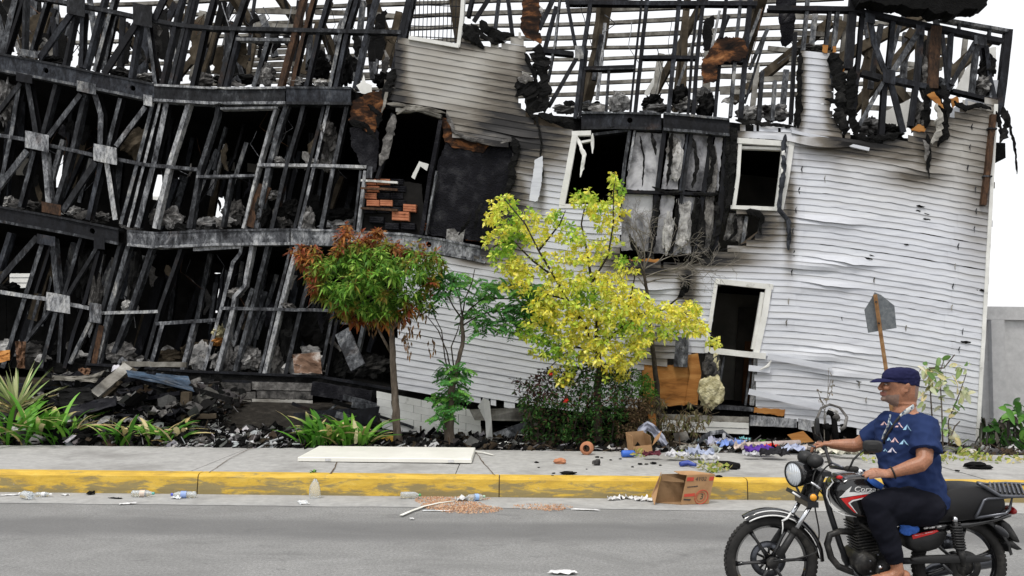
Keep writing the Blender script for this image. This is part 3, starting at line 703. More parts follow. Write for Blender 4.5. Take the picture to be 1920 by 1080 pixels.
def rafter(x0, y0, d0, x1, y1, d1, w=.13, h=.2, mat=None):
    a = FP(x0, y0, d0); b_ = FP(x1, y1, d1); t = (b_ - a).normalized(); s = t.cross(Vector((0, 0, 1))).normalized(); u = s.cross(t)
    mb = MB(); n = 8; vs = []; fs = []
    for i in range(n + 1):
        p = a.lerp(b_, i / n); k = 1 + .12 * nz(i * .7, x0)
        for su, sv in ((-1, -1), (1, -1), (1, 1), (-1, 1)): vs.append(p + s * (su * w / 2 * k) + u * (sv * h / 2 * k))
    for i in range(n):
        for j in range(4): vs and fs.append((i * 4 + j, i * 4 + (j + 1) % 4, (i + 1) * 4 + (j + 1) % 4, (i + 1) * 4 + j))
    fs += [(3, 2, 1, 0), tuple(n * 4 + j for j in range(4))]
    mobj('rafter', vs, fs, mat or M_RAFT, BLD)
for r_ in [(1094, 205, 4.5, 1122, 92, 4.0, .2), (1122, 92, 4.0, 1138, -20, 3.7, .26), (1560, 40, 4, 1372, 190, 5), (1432, -20, 4, 1390, 120, 5, .22), (1290, -10, 4, 1265, 210, 5, .1), (1330, -20, 4, 1210, 210, 5.5, .06), (690, -20, 4, 760, 170, 5, .2), (600, 40, 4, 640, 140, 5, .15), (430, -20, 4, 490, 80, 4.8, .16), (520, -10, 4, 610, 120, 5, .1), (300, -20, 4, 400, 120, 5, .12), (850, -20, 3, 864, 80, 3.3, .17),
           (1560, 120, 3, 1740, 20, 2, .1), (1590, 215, 4, 1720, 70, 3, .12), (1620, 90, 3, 1700, 190, 3.5, .09), (1780, 140, 3, 1860, 70, 2.4, .09), (1640, 170, 4, 1780, 110, 4, .07), (1500, 200, 4, 1580, 40, 4, .08), (1700, 60, 3, 1780, 100, 3, .06), (200, 20, 3, 290, 130, 4, .1), (90, -20, 3, 130, 110, 4, .1), (20, -10, 3, 60, 110, 3.6, .12), (420, 40, 3, 330, 150, 4, .06)]: rafter(*r_)
for x0, x1, y0, y1, d, w in [(100, 92, 20, 120, 3, 18), (130, 116, 30, 130, 4, 20), (215, 190, 20, 130, 3.0, 15), (236, 222, 40, 140, 3.4, 12), (275, 262, 40, 150, 3, 22), (338, 330, 40, 150, 3, 20), (380, 360, 20, 150, 4, 16), (430, 405, 50, 150, 4, 14), (476, 460, 70, 155, 4, 12), (560, 550, 0, 150, 5, 10), (712, 700, 30, 150, 4, 12), (680, 664, 0, 150, 5, 12), (1240, 1222, 100, 205, 3.5, 16), (1286, 1280, 20, 205, 3, 14), (1330, 1322, 60, 205, 4, 18), (1420, 1410, 120, 215, 3, 12), (1475, 1466, 130, 220, 3, 13), (1530, 1520, 20, 100, 4, 12), (1590, 1580, 20, 130, 4, 16), (1632, 1622, 40, 220, 3, 14), (1700, 1690, 60, 220, 3.5, 14), (1750, 1740, 60, 200, 3, 16), (1812, 1800, 70, 180, 3, 10), (1560, 1552, 100, 200, 5, 14), (60, 50, -10, 110, 4.2, 26), (160, 150, 10, 130, 5, 12)]:
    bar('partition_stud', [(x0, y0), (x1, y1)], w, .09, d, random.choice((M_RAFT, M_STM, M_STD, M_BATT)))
for x0, y0, x1, y1, d in [(395, 100, 560, 96, 5), (430, 122, 650, 118, 5), (420, 142, 700, 140, 5.2), (380, 88, 470, 92, 4.5), (1400, 150, 1490, 146, 4), (1410, 178, 1495, 176, 4), (1330, 142, 1420, 144, 3.4), (1350, 172, 1400, 172, 3.4), (1616, 170, 1720, 178, 4.5), (1616, 200, 1710, 206, 4.5), (1480, 30, 1580, 34, 4), (1470, 60, 1600, 66, 4), (1480, 110, 1560, 112, 4.2), (1440, 90, 1500, 96, 4.4), (290, 62, 330, 66, 5), (290, 78, 330, 82, 5), (60, 40, 110, 48, 4), (1690, 118, 1730, 122, 4), (1620, 60, 1760, 84, 3.6), (480, 20, 560, 22, 3.8), (470, 46, 560, 50, 3.8), (590, 22, 650, 24, 3.8), (700, 26, 760, 32, 3.8)]:
    bar('wall_batten', [(x0, y0), (x1, y1)], 9, .05, d, M_BATT, prof='B')
for pts, d in [([(1792, 168), (1812, 128), (1826, 112), (1822, 172)], 1.2), ([(1634, 238), (1660, 208), (1706, 186), (1704, 236), (1690, 250)], 1.4), ([(1846, 90), (1868, 88), (1868, 130), (1856, 140)], 1.0), ([(1208, 175), (1228, 140), (1226, 160), (1214, 182)], 2), ([(110, 150), (140, 140), (136, 170)], 3)]:
    slab('wall_sheet', pts, d, .02, M_TRIM, 1)
for k in range(70):                      # dark laths, pipes and rags left standing inside the top storey
    x = rnd(-30, 470) if k < 46 else rnd(470, 760) if k < 58 else rnd(1580, 1860); y = rnd(-20, 60) + max(0, (x - 1580) * .12 if x > 1500 else 0); L_ = rnd(50, 130); dx = rnd(-40, 40)
    y1_ = min(y + L_, 128 + max(0, x) * .1 if x < 800 else 215)
    bar('inner_lath', [(x, y), (x + dx * .5 + rnd(-4, 4), (y + y1_) / 2), (x + dx, y1_)], rnd(4, 13), .06, rnd(1.2, 5), random.choice((M_STD, M_RAFT, M_CHAR, M_STM)), prof='B')
for x, y, w, h in [(14, 40, 40, 110), (70, 60, 36, 90), (118, 70, 22, 80), (236, 90, 22, 60), (300, 60, 30, 100), (372, 70, 26, 100), (410, 110, 20, 56), (452, 120, 26, 44), (640, 100, 24, 70), (715, 60, 22, 100), (1330, 60, 20, 70), (1735, 110, 24, 90), (1846, 110, 14, 60), (1600, 160, 22, 90)]:
    slab('charred_partition', [(x - w / 2, y - h * .3), (x + w * .4, y - h * .45), (x + w * .3, y + h * .5), (x - w * .6, y + h * .5)], rnd(1.6, 3.2), .03, random.choice((M_CHARB, M_CHAR, M_RAFT)), 3)
# remnant of the eaves over the right corner, hanging felt
slab('eaves_remnant', [(1600, -30), (1858, -30), (1850, 10), (1834, 17), (1812, 15), (1790, 27), (1770, 22), (1752, 26), (1740, 15), (1712, 17), (1690, 8), (1660, 10), (1640, 2), (1612, 4)], -.3, .35, M_CHAR, 2)
slab('hanging_felt', [(1450, -20), (1494, -20), (1491, 40), (1486, 76), (1474, 88), (1466, 84), (1462, 40)], .3, .03, M_CHARB, 2, tilt=lambda x, y: .05 * nz(x * .05, y * .05))
# ============================================================ cladding of the front wall
INC = [[(748, 72), (858, 90), (866, 60), (880, 72), (905, 84), (940, 86), (960, 74), (980, 64), (986, 100), (1003, 132), (972, 148), (966, 185), (985, 214), (1012, 240), (1076, 246), (1060, 300), (1000, 330), (962, 262), (930, 268), (880, 262), (850, 246), (842, 212), (790, 202), (722, 192), (722, 150), (738, 128)],
       [(1000, 232), (1030, 234), (1076, 238), (1074, 258), (1054, 384), (1162, 386), (1166, 482), (1215, 492), (1290, 494), (1340, 474), (1400, 458), (1432, 424), (1428, 402), (1376, 396), (1378, 240), (1488, 240), (1500, 98), (1558, 98), (1562, 215), (1580, 250), (1626, 268), (1700, 260), (1735, 228), (1790, 216), (1800, 195), (1872, 186), (1832, 838), (1560, 802), (1405, 768), (1330, 778), (1222, 692), (1195, 765), (1010, 768), (738, 728), (744, 600), (758, 480), (905, 486), (912, 440), (935, 395), (955, 350), (966, 262)]]
EXC = [[(1383, 262), (1474, 268), (1456, 392), (1370, 388)], [(1343, 530), (1446, 540), (1420, 664), (1418, 772), (1326, 775), (1322, 660)], [(1200, 690), (1240, 680), (1318, 664), (1322, 776), (1200, 776)]]
OFF = [(600, -88), (700, -70), (1000, -19), (1080, -8), (1200, -2), (1480, 9), (1560, 16), (1700, 37), (1890, 70)]
SOOT = [(965, 255, 75, 45, .8), (1000, 205, 35, 50, .75), (930, 275, 55, 25, .7), (995, 140, 22, 40, .7), (742, 120, 14, 80, .75), (735, 205, 28, 40, .8), (1412, 425, 34, 26, .8), (1330, 484, 60, 14, .7), (1215, 490, 60, 20, .8),
        (1625, 268, 70, 20, .7), (1572, 190, 16, 60, .8), (1740, 262, 26, 40, .55), (1720, 330, 40, 16, .4), (1868, 240, 10, 130, .4), (955, 400, 24, 60, .8), (1370, 250, 18, 60, .6), (1500, 160, 7, 70, .6), (1480, 400, 8, 60, .5), (870, 80, 40, 14, .5), (1290, 520, 14, 40, .6), (1015, 330, 7, 60, .35), (1800, 218, 50, 14, .5), (905, 478, 40, 14, .6), (1230, 660, 30, 40, .35), (900, 232, 110, 30, .34), (800, 130, 90, 80, .14), (960, 170, 50, 50, .4), (1000, 255, 40, 30, .6), (1760, 230, 60, 30, .4), (1690, 290, 80, 14, .35), (1840, 330, 30, 120, .25)]
def soot_at(x, y):
    s = 0
    for cx, cy, rx, ry, k in SOOT:
        e = ((x - cx) / (rx * 1.35)) ** 2 + ((y - cy) / (ry * 1.4)) ** 2
        if e < 6: s = max(s, k * math.exp(-e * .9))
    return min(1, s)
def tan_at(x, y):
    t = 0
    if x < 1040: t = max(t, .95 * max(0, min(1, (300 - y - max(0, x - 960) * .8) / 60)))
    if x > 1480: t = max(t, .8 * max(0, min(1, (x - 1540) / 160)) * max(0, min(1, (430 - y) / 140)))
    if x < 1010 and y > 460: t = max(t, .12)
    if y > 620: t = max(t, .16 * min(1, (y - 620) / 120))
    return t
LIFT = [(1530, 416, 70, 9, .05), (1555, 494, 70, 9, .07), (1545, 537, 50, 8, .05), (1560, 262, 80, 10, .09), (1545, 664, 70, 10, .05), (1720, 320, 60, 8, .03), (1560, 700, 60, 9, .03), (1450, 250, 30, 10, .03), (940, 262, 50, 12, .06), (1260, 700, 40, 18, .05), (1220, 540, 30, 8, .04), (800, 250, 60, 10, .05)]
def lift_at(x, y):
    l = 0
    for cx, cy, rx, ry, k in LIFT:
        e = ((x - cx) / rx) ** 2 + ((y - cy) / ry) ** 2
        if e < 5: l = max(l, 1.5 * k * math.exp(-e))
    return l
def covered(x, y):
    if not any(inpoly(x, y, p) for p in INC): return False
    return not any(inpoly(x, y, p) for p in EXC)
PITCHPX = 24.0
D_SID = -.02
def panel(row, xa, xb, bias):
    step = 5.0; n = max(2, int((xb - xa) / step)); sd = row * 3.1
    prof = [(0, 0.0), (.25, -.005), (.46, -.010), (.49, -.0106), (.50, -.001), (.75, -.006), (.96, -.011), (.99, -.0118), (1.004, -.001)]
    vs = []; S = []; T = []; K = len(prof)
    for i in range(n + 1):
        x = lerp(xa, xb, i / n)
        yb = 60 + row * PITCHPX + interp(x, OFF) + 1.0 * nz(x * .006, sd) + .5 * nz(x * .03, sd)
        if x > 1540: yb += 1.3 * nz(x * .05, row * .9)
        for k, (f, dd) in enumerate(prof):
            y = yb + f * PITCHPX; lf = lift_at(x, y)
            yy = y + (lf * 90 if k in (6, 7, 8) else 0)
            d = D_SID + bias + dd - lf * (f if k < 8 else .7) + .006 * nz(x * .012, row * .4) + .004 * nz(x * .05, row * .8)
            vs.append(FP(x, yy, d)); ss = soot_at(x, y); S.append(min(1, ss * (1.25 if k in (0, 4, 5, 8) else 1.0) + (.10 if k in (4, 8) else 0))); T.append(tan_at(x, y))
    fs = []; y_mid = lambda x, f: 60 + row * PITCHPX + interp(x, OFF) + f * PITCHPX
    for i in range(n):
        x = lerp(xa, xb, (i + .5) / n)
        for h in (0, 1):
            jx = 5 * nz(x * .11, row + h * .5) + 3 * nz(x * .5, row * 2 + h); jy = 7 * nz(x * .13, row * 1.7 + h) + 5 * nz(x * .4, row * 3.3 + h)
            if not covered(x + jx, y_mid(x, .25 + .5 * h) + jy): continue
            for k in range(0 + 4 * h, 4 + 4 * h):
                a = i * K + k; fs.append((a, a + K, a + K + 1, a + 1))
    if not fs: return
    par = list(range(len(vs)))                       # one board per connected run
    def find(a):
        while par[a] != a: par[a] = par[par[a]]; a = par[a]
        return a
    for f in fs:
        for j in f[1:]: par[find(j)] = find(f[0])
    runs = {}
    for f in fs: runs.setdefault(find(f[0]), []).append(f)
    for fl in runs.values():
        if len(fl) < 8: continue
        used = sorted(set(j for f in fl for j in f)); mp = {j: q for q, j in enumerate(used)}
        mobj('siding_board', [vs[j] for j in used], [tuple(mp[j] for j in f) for f in fl], M_SID, BLD, False, {'soot': [S[j] for j in used], 'tan': [T[j] for j in used]})
for row in range(-2, 36):
    lean = row * 1.2
    js = [690, 860 + (row * 137) % 90, 1105 + (row * 71) % 80, 1290 + (row * 53) % 40, 1512 - lean * .9 + (row % 2) * 9, 1818 - lean - (row * 31) % 26, 1890]
    for i, (a, b_) in enumerate(zip(js[:-1], js[1:])): panel(row, a, b_ + 1.5, -.0045 * (i % 2) - .0009 * (row % 2))
# sheathing behind the boards
M_SHEATH = mottled('old_sheathing', [(.3, (.03, .025, .02)), (.7, (.12, .095, .07))], 2, .9)
def sheath(pts): slab('sheathing', pts, .0, .012, M_SHEATH)
sheath([(750, 90), (975, 88), (970, 200), (1070, 246), (1056, 300), (1000, 320), (960, 255), (850, 240), (842, 205), (740, 185)])
sheath([(752, 492), (905, 492), (970, 290), (1000, 260), (1068, 262), (1050, 386), (1160, 392), (1164, 500), (1335, 490), (1335, 530), (1320, 660), (1225, 684), (1190, 755), (1010, 758), (745, 722)])
sheath([(1480, 262), (1480, 250), (1556, 226), (1575, 262), (1625, 278), (1700, 272), (1745, 240), (1866, 200), (1828, 828), (1560, 792), (1424, 762), (1428, 670), (1452, 540), (1345, 528), (1340, 492), (1440, 420), (1440, 396), (1462, 396)])

# ---------------- charred boards of the burnt middle, clay blocks
slab('charred_panel', [(845, 246), (885, 258), (930, 266), (968, 262), (966, 300), (955, 340), (940, 385), (910, 430), (905, 452), (850, 446), (800, 440), (812, 360), (822, 300)], .02, .02, M_CHARB, 2.5)
slab('charred_panel', [(655, 240), (705, 236), (712, 260), (705, 320), (690, 330), (672, 300), (660, 275)], .04, .02, M_CHARB, 3)
slab('scorched_panel', [(660, 190), (700, 168), (722, 172), (725, 190), (710, 230), (700, 250), (668, 232), (655, 226)], .015, .02, M_PLY, 2.5)
slab('scorched_panel', [(828, 220), (840, 222), (850, 248), (875, 262), (918, 270), (905, 286), (850, 276), (832, 262)], .008, .02, M_PLY, 2)
slab('charred_panel', [(690, 330), (790, 345), (800, 440), (760, 440), (680, 436)], .16, .03, M_BLACK, 1)
bar('rail', [(694, 312), (692, 334)], 12, .1, -.02, M_STL)
bar('stud', [(826, 225), (806, 330), (790, 440)], 9, .12, -.05, M_CHARB); bar('stud', [(818, 320), (798, 440)], 4, .1, -.07, M_STL)
mb = MB()
def block(x, y, w, h, d, rot=.05, mat=None):
    a = FP(x - w / 2, y - rot * w / 2, d); b_ = FP(x + w / 2, y + rot * w / 2, d); ex = (b_ - a); L = ex.length; ex.normalize(); ez = Vector((0, 0, 1))
    mb = MB(); mb.box((a + b_) / 2 + F_IN * .06, L, .12, h / PXM, (ex, F_IN, ez)); 
    for s_ in (-.33, 0, .33): mb.box((a + b_) / 2 + F_IN * -.004 + ez * (s_ * h / PXM), L * .96, .01, h / PXM * .2, (ex, F_IN, ez))
    mb.build('brick', mat or M_BRICK, BLD)
for r_ in range(5):
    for c_ in range(3):
        x = 694 + c_ * 25 + (r_ % 2) * 5; y = 341 + r_ * 13.2
        block(x, y, 23.5, 11.4, .10 + .02 * ((r_ * 3 + c_ * 7) % 3), .03, M_BRICK if ((c_ == 0 and r_ < 4) or (c_ == 1 and r_ in (0, 3))) else M_CHARB)
for x, y, w, h in [(751, 405, 32, 17), (887, 437, 28, 28), (897, 402, 14, 24), (768, 390, 24, 14), (800, 425, 14, 16), (706, 412, 26, 12), (735, 424, 26, 12), (765, 424, 26, 12)]:
    block(x, y, w, h, .08, .06, M_BRICK if h > 13 else M_CHARB)
for y in (338, 352, 390): bar('rail', [(676, y), (745, y + 4)], 4, .05, .02, M_STR if y > 340 else M_TRIM, prof='B')
slab('wall_sheet', [(838, 430), (852, 428), (858, 436), (872, 430), (868, 455), (836, 452)], -.03, .01, M_GYP, 1)

# ---------------- window openings
def wbar(parent, pts, w, d=-.07, dep=.1, mat=None): return bar('frame', pts, w, dep, d, mat or M_TRIM, parent, prof='B', wob=.3)
def win(name, label=None):
    e = empty(name, BLD.location); e.parent = BLD; e.matrix_parent_inverse = Matrix.Translation(-BLD.location)
    if label: e['label'] = label
    return e
def wmesh(name, pts, w, d=-.07, dep=.1, mat=None, nm='window'):
    return bar(nm, pts, w, dep, d, mat or M_TRIM, BLD, prof='B', wob=.3)
# upper window beside the burnt bay: left jamb, sill, sagging strip
w2 = wmesh('window', [(1078, 252), (1066, 318), (1053, 384)], 11)
wbar(w2, [(1072, 250), (1108, 249)], 9); wbar(w2, [(1048, 386), (1162, 388)], 8); wbar(w2, [(1090, 266), (1112, 262)], 4)
ribbon('loose_strip', [(1082, 256), (1090, 280), (1096, 290), (1092, 310), (1088, 332)], 7, -.1, M_TRIM, w2, .4); ribbon('loose_strip', [(1111, 250), (1111, 288)], 6, -.1, M_TRIM, w2, .4)
# right upper window
w3 = wmesh('window', [(1485, 266), (1476, 330), (1464, 392)], 10)
wbar(w3, [(1380, 263), (1490, 270)], 10); wbar(w3, [(1386, 276), (1466, 279)], 5, -.02); wbar(w3, [(1370, 388), (1466, 392)], 7); wbar(w3, [(1388, 266), (1384, 330), (1376, 388)], 7, -.05); wbar(w3, [(1470, 270), (1464, 330), (1456, 390)], 6, -.04)
ribbon('melted_strip', [(1472, 252), (1468, 290), (1470, 310), (1466, 345), (1460, 395), (1476, 412), (1480, 440), (1478, 470)], 9, -.13, M_STD, w3, .6)
ribbon('melted_strip', [(1470, 258), (1468, 300), (1466, 330)], 7, -.12, M_TRIM, w3, .5)
# ground floor window that has dropped, with its opening below
w4 = wmesh('window', [(1443, 532), (1434, 590), (1418, 662)], 11)
wbar(w4, [(1342, 527), (1450, 538)], 10); wbar(w4, [(1343, 530), (1334, 590), (1324, 658)], 7); wbar(w4, [(1322, 656), (1436, 668)], 11, -.12); wbar(w4, [(1430, 548), (1422, 600), (1412, 655)], 7, -.03)
o4 = wmesh('doorway', [(1418, 670), (1410, 760)], 8, .02, .1, M_STL, 'doorway'); 
bar('frame', [(1358, 668), (1348, 730)], 5, .08, -.03, M_STL, o4); bar('frame', [(1340, 764), (1416, 768)], 7, .3, -.04, M_STL, o4, prof='B'); bar('frame', [(1408, 672), (1398, 760)], 5, .1, .0, M_STM, o4)
ribbon('bent_strip', [(1446, 676), (1440, 686), (1424, 694)], 6, -.12, M_TRIM, o4, .2)
# barred window at the top
w1 = wmesh('window', [(868, -10), (866, 30), (859, 88)], 7)
wbar(w1, [(766, 70), (860, 86)], 7); 
for i in range(12): bar('grille_bar', [(772 + i * 7.6, -10), (769 + i * 7.6, 70 + i * 1.2)], 1.3, .012, .02, M_STD, w1, prof='B', wob=.2)
for i in range(4): bar('grille_bar', [(770, 8 + i * 20), (862, 12 + i * 20)], 1.3, .012, .034, M_STD, w1, prof='B', wob=.2)
# burnt window of the middle bay
w0 = wmesh('window', [(742, 206), (790, 206), (826, 218)], 7, -.04, .1, M_BATT)
ribbon('melted_curtain', [(740, 216), (732, 250), (722, 282), (712, 310)], 16, -.06, M_ASHG, w0, .7); wbar(w0, [(736, 212), (718, 300), (706, 334)], 6, -.02, .1, M_STD); ribbon('melted_strip', [(744, 214), (760, 204), (800, 206), (826, 216)], 6, -.08, M_BATT, w0, .6)
slab('loose_casement', [(771, 332), (786, 302), (804, 308), (800, 320), (788, 312), (777, 336)], .12, .03, M_TRIM, .6, w0)
# soffit boards above the right upper window, corner boards
bar('corner_board', [(1868, 195), (1852, 500), (1833, 836)], 7, .08, -.07, M_TRIM, prof='B')
bar('trim_board', [(1485, 246), (1560, 262), (1600, 274), (1630, 280)], 6, .05, -.10, M_SID, prof='B', wob=1.5)
# pipe and flap strips
dp = bar('downpipe', [(1864, 214), (1856, 300), (1845, 384)], 10, .09, -.12, M_STR, prof='B')
for x, y in ((1862, 240), (1853, 330)): bar('bracket', [(x - 8, y), (x + 8, y + 1)], 3, .1, -.135, M_STM, dp, prof='B')
bar('flue', [(1757, 48), (1752, 110), (1749, 165)], 20, .18, -.02, M_STR, prof='B')

# ---------------- burnt bay: blotched wall boards between the studs
M_SMOKE = mottled('smoked_plasterboard', [(.30, (.015, .015, .017)), (.44, (.16, .16, .17)), (.56, (.46, .46, .48)), (.74, (.64, .645, .66))], 2.0, .8, 0, .3, 40, vary=.1)
for pts in [[(1194, 248), (1242, 250), (1232, 340), (1228, 358), (1172, 355), (1182, 300)], [(1172, 362), (1225, 364), (1215, 470), (1165, 470), (1162, 400)], [(1256, 246), (1286, 246), (1270, 355), (1240, 354)], [(1300, 248), (1330, 250), (1316, 358), (1282, 356)], [(1342, 252), (1356, 252), (1346, 358), (1322, 358)],
            [(1240, 366), (1266, 368), (1250, 476), (1224, 474)], [(1280, 368), (1310, 370), (1294, 480), (1262, 478)], [(1322, 368), (1340, 370), (1330, 470), (1306, 474)], [(1368, 398), (1394, 404), (1390, 452), (1356, 450)]]:
    slab('wall_board', pts, .09, .015, random.choice((M_SMOKE, M_GYP, M_SMOKE)), 1.5)
for x, y, rx, ry in [(1268, 300, 12, 34), (1262, 280, 10, 22), (1280, 420, 14, 40), (1310, 420, 12, 40), (1336, 320, 8, 40), (1384, 428, 12, 22), (1254, 440, 10, 30), (1330, 400, 8, 40)]:
    clump('burnt_lining', x, y, rx, ry, .06, random.choice((M_GYP, M_ASHG, M_CHAR)), None, .45, .04)
slab('charred_panel', [(1362, 236), (1382, 240), (1380, 300), (1374, 380), (1366, 400), (1356, 430), (1358, 360)], -.02, .02, M_CHAR, 3)
slab('scorched_panel', [(1142, 488), (1200, 486), (1238, 486), (1232, 498), (1200, 500), (1150, 500)], -.03, .02, M_PLYO, 2)
slab('scorched_panel', [(1318, 112), (1345, 72), (1395, 70), (1403, 95), (1396, 110), (1348, 118), (1342, 152), (1320, 155), (1314, 130)], -.05, .02, M_PLY, 3)
slab('scorched_panel', [(980, -10), (1012, -10), (1012, 50), (1016, 80), (1000, 76), (984, 66), (976, 50)], -.05, .02, M_PLY, 3)
slab('scorched_panel', [(1542, 84), (1552, 84), (1552, 100), (1542, 98)], -.05, .02, M_PLYO, 1.5); slab('scorched_panel', [(1562, 86), (1568, 86), (1568, 98), (1562, 98)], -.05, .02, M_PLYO, 1.5); slab('scorched_panel', [(1566, 130), (1584, 128), (1582, 142), (1568, 146)], -.05, .02, M_PLYO, 1.5)
slab('scorched_panel', [(1706, 244), (1722, 232), (1736, 238), (1734, 248)], -.06, .02, M_PLYO, 2); slab('scorched_panel', [(1780, 184), (1796, 182), (1800, 194), (1786, 200)], -.06, .02, M_PLYO, 2); slab('scorched_panel', [(1738, 178), (1752, 172), (1768, 196), (1770, 204), (1756, 194)], -.14, .02, M_PLYO, 1.5)
# orange plywood bared beside the ground floor window, wool hanging from the wall
slab('bare_plywood', [(1204, 684), (1262, 684), (1300, 666), (1306, 668), (1302, 758), (1220, 764), (1206, 740)], -.03, .02, M_PLYO, 1.2)
bar('bare_plywood', [(1298, 664), (1304, 700), (1296, 758)], 22, .02, -.055, M_PLYO, prof='B')
slab('bare_plywood', [(1420, 720), (1446, 722), (1446, 738), (1420, 736)], -.01, .02, M_PLYO, 1); slab('bare_plywood', [(1414, 764), (1472, 768), (1470, 780), (1414, 774)], -.06, .06, M_PLYO, 1.2)
clump('hanging_wool', 1333, 735, 20, 28, -.1, M_INSUL, None, .3, .1); clump('hanging_wool', 1334, 688, 14, 24, -.08, M_ASHG, None, .4, .08); clump('hanging_wool', 1342, 680, 6, 16, -.1, M_INSUL, None, .3, .05)
bar('hanging_duct', [(1280, 632), (1276, 688)], 25, .12, -.16, M_STL, prof='B')
ribbon('charred_fringe', [(1290, 516), (1284, 540), (1270, 562)], 14, -.12, M_CHAR)
# plinth boards and flashing under the sided part
for k in range(3):
    y = 778 + k * 11; slab('plinth_board', [(1238, y - 2), (1404, y + 4), (1404, y + 14.4), (1240, y + 8.4)], -.10 + .006 * k, .02, M_TRIM if k else M_BATT, .4)
slab('flashing', [(1406, 778), (1494, 786), (1494, 802), (1406, 798)], -.16, .012, M_STL, .4); slab('flashing', [(1497, 784), (1530, 790), (1528, 812), (1497, 804)], -.15, .012, M_STL, .4)
for k, (a, b_) in enumerate([((1404, 690), (1444, 694)), ((1404, 734), (1560, 768)), ((1440, 668), (1560, 690))]):
    bar('loose_board', [a, b_], 11, .02, -.11, M_SID, prof='B', wob=.4)
# smoked plinth boards on the left
for k in range(5):
    y = 716 + k * 16
    for xa, xb in ((362 + 12 * (k > 2), 470 + 9 * (k % 2)), (472 + 9 * (k % 2), 586 - (k > 2) * 10 * (k - 2))):
        slab('plinth_board', [(xa, y - .3), (xb, y + 2.5), (xb, y + 17), (xa, y + 14.5)], -.10 + .008 * (k % 2) - .004 * k, .02, M_ASHG if (k < 2) else M_BATT, .7)

# ---------------- charred fringes along the burnt edges
FR = [([(1003, 130), (1012, 90), (1016, 130), (1024, 170), (1020, 210)], 24), ([(985, 100), (998, 130), (1008, 160), (1012, 190)], 10), ([(975, 150), (990, 170), (1000, 195), (1020, 205)], 34), ([(985, 205), (1004, 222), (1012, 240)], 8), ([(1010, 215), (1040, 224), (1075, 228)], 14),
      ([(870, 46), (884, 66), (900, 84), (905, 92)], 26), ([(884, 44), (905, 66), (930, 80), (948, 78)], 10), ([(900, 40), (920, 60), (940, 70), (960, 64)], 18), ([(740, 130), (728, 160), (722, 190)], 16), ([(960, 255), (968, 280), (962, 310), (958, 340), (940, 380), (920, 420), (912, 460)], 13), ([(1010, 240), (1016, 270), (1012, 300)], 4), ([(1012, 300), (1018, 320), (1017, 340)], 4),
      ([(1380, 240), (1374, 300), (1370, 360), (1362, 400)], 11), ([(1400, 394), (1420, 399), (1428, 410), (1424, 430)], 11), ([(1424, 420), (1428, 440)], 7), ([(1270, 476), (1300, 484), (1330, 476), (1342, 468)], 12), ([(1502, 100), (1498, 150), (1500, 200), (1496, 240)], 9), ([(1560, 100), (1572, 130), (1576, 170), (1580, 220), (1582, 252)], 22), ([(1556, 105), (1580, 118)], 12), ([(1548, 186), (1568, 190), (1576, 196)], 9), ([(1582, 200), (1584, 230), (1580, 254)], 6),
      ([(1596, 130), (1594, 180), (1596, 230), (1606, 254)], 18), ([(1598, 250), (1630, 262), (1660, 258), (1690, 250)], 11), ([(1740, 160), (1738, 200), (1736, 240)], 14), ([(1745, 165), (1762, 190), (1774, 210), (1770, 250), (1758, 275)], 12), ([(1738, 250), (1742, 290), (1740, 310), (1742, 334)], 7), ([(1766, 160), (1776, 190), (1780, 220)], 16), ([(1790, 190), (1810, 204), (1840, 196), (1860, 205)], 9), ([(1880, 200), (1888, 220), (1880, 260), (1872, 270)], 14), ([(1889, 208), (1894, 240), (1903, 270), (1906, 326)], 6), ([(1868, 210), (1878, 250)], 9),
      ([(1470, 400), (1480, 430), (1478, 468)], 5), ([(655, 225), (690, 240), (706, 262)], 10), ([(690, 196), (712, 214), (708, 240)], 9), ([(1380, 225), (1420, 232), (1490, 238)], 8), ([(1490, 238), (1496, 210), (1492, 180)], 8), ([(905, 380), (895, 400), (890, 430)], 7), ([(860, 440), (875, 420), (884, 400)], 6)]
ribbon('melted_edge', [(724, 194), (760, 198), (800, 204), (836, 212)], 7, -.07, M_BATT, None, .4); ribbon('melted_edge', [(838, 214), (850, 246), (880, 261), (930, 268), (964, 262)], 8, -.07, M_ASHG, None, .6)
for pth, w in [([(1290, 494), (1316, 486), (1342, 474)], 6), ([(1342, 472), (1372, 464), (1402, 456), (1420, 440), (1434, 424)], 5), ([(1166, 486), (1200, 494), (1240, 496), (1288, 495)], 6), ([(1372, 396), (1400, 400), (1430, 404)], 8), ([(1200, 255), (1208, 300), (1204, 350)], 6), ([(1222, 250), (1230, 290)], 12), ([(1260, 250), (1256, 300), (1250, 350)], 12), ([(1300, 260), (1308, 310), (1298, 352)], 14), ([(1330, 250), (1338, 300), (1326, 356)], 16), ([(1236, 370), (1230, 420), (1222, 470)], 14), ([(1270, 372), (1268, 420), (1258, 474)], 10), ([(1312, 372), (1304, 420), (1296, 476)], 12), ([(1344, 380), (1348, 430), (1330, 470)], 16), ([(1180, 440), (1190, 466), (1210, 474)], 16), ([(1380, 410), (1376, 440), (1364, 456)], 12), ([(1224, 350), (1250, 362), (1280, 358)], 10), ([(1300, 362), (1330, 366), (1350, 362)], 10)]:
    ribbon('charred_fringe', pth, w * .6, -.0 - dj(), M_CHAR)
for pth, w in FR: ribbon('charred_fringe', pth, w, -.06 - dj(), M_CHAR)
ribbon('charred_fringe', [(972, 150), (985, 146), (1000, 148)], 20, -.12, M_ASHG); ribbon('hanging_flashing', [(1756, 196), (1764, 220), (1760, 250), (1746, 268)], 13, -.16, M_BATT); ribbon('hanging_flashing', [(1732, 262), (1738, 280), (1736, 300)], 10, -.14, M_ASHG)
slab('hanging_flashing', [(1003, 300), (1018, 292), (1016, 340), (1008, 378), (992, 376)], -.14, .01, M_SID, 1)
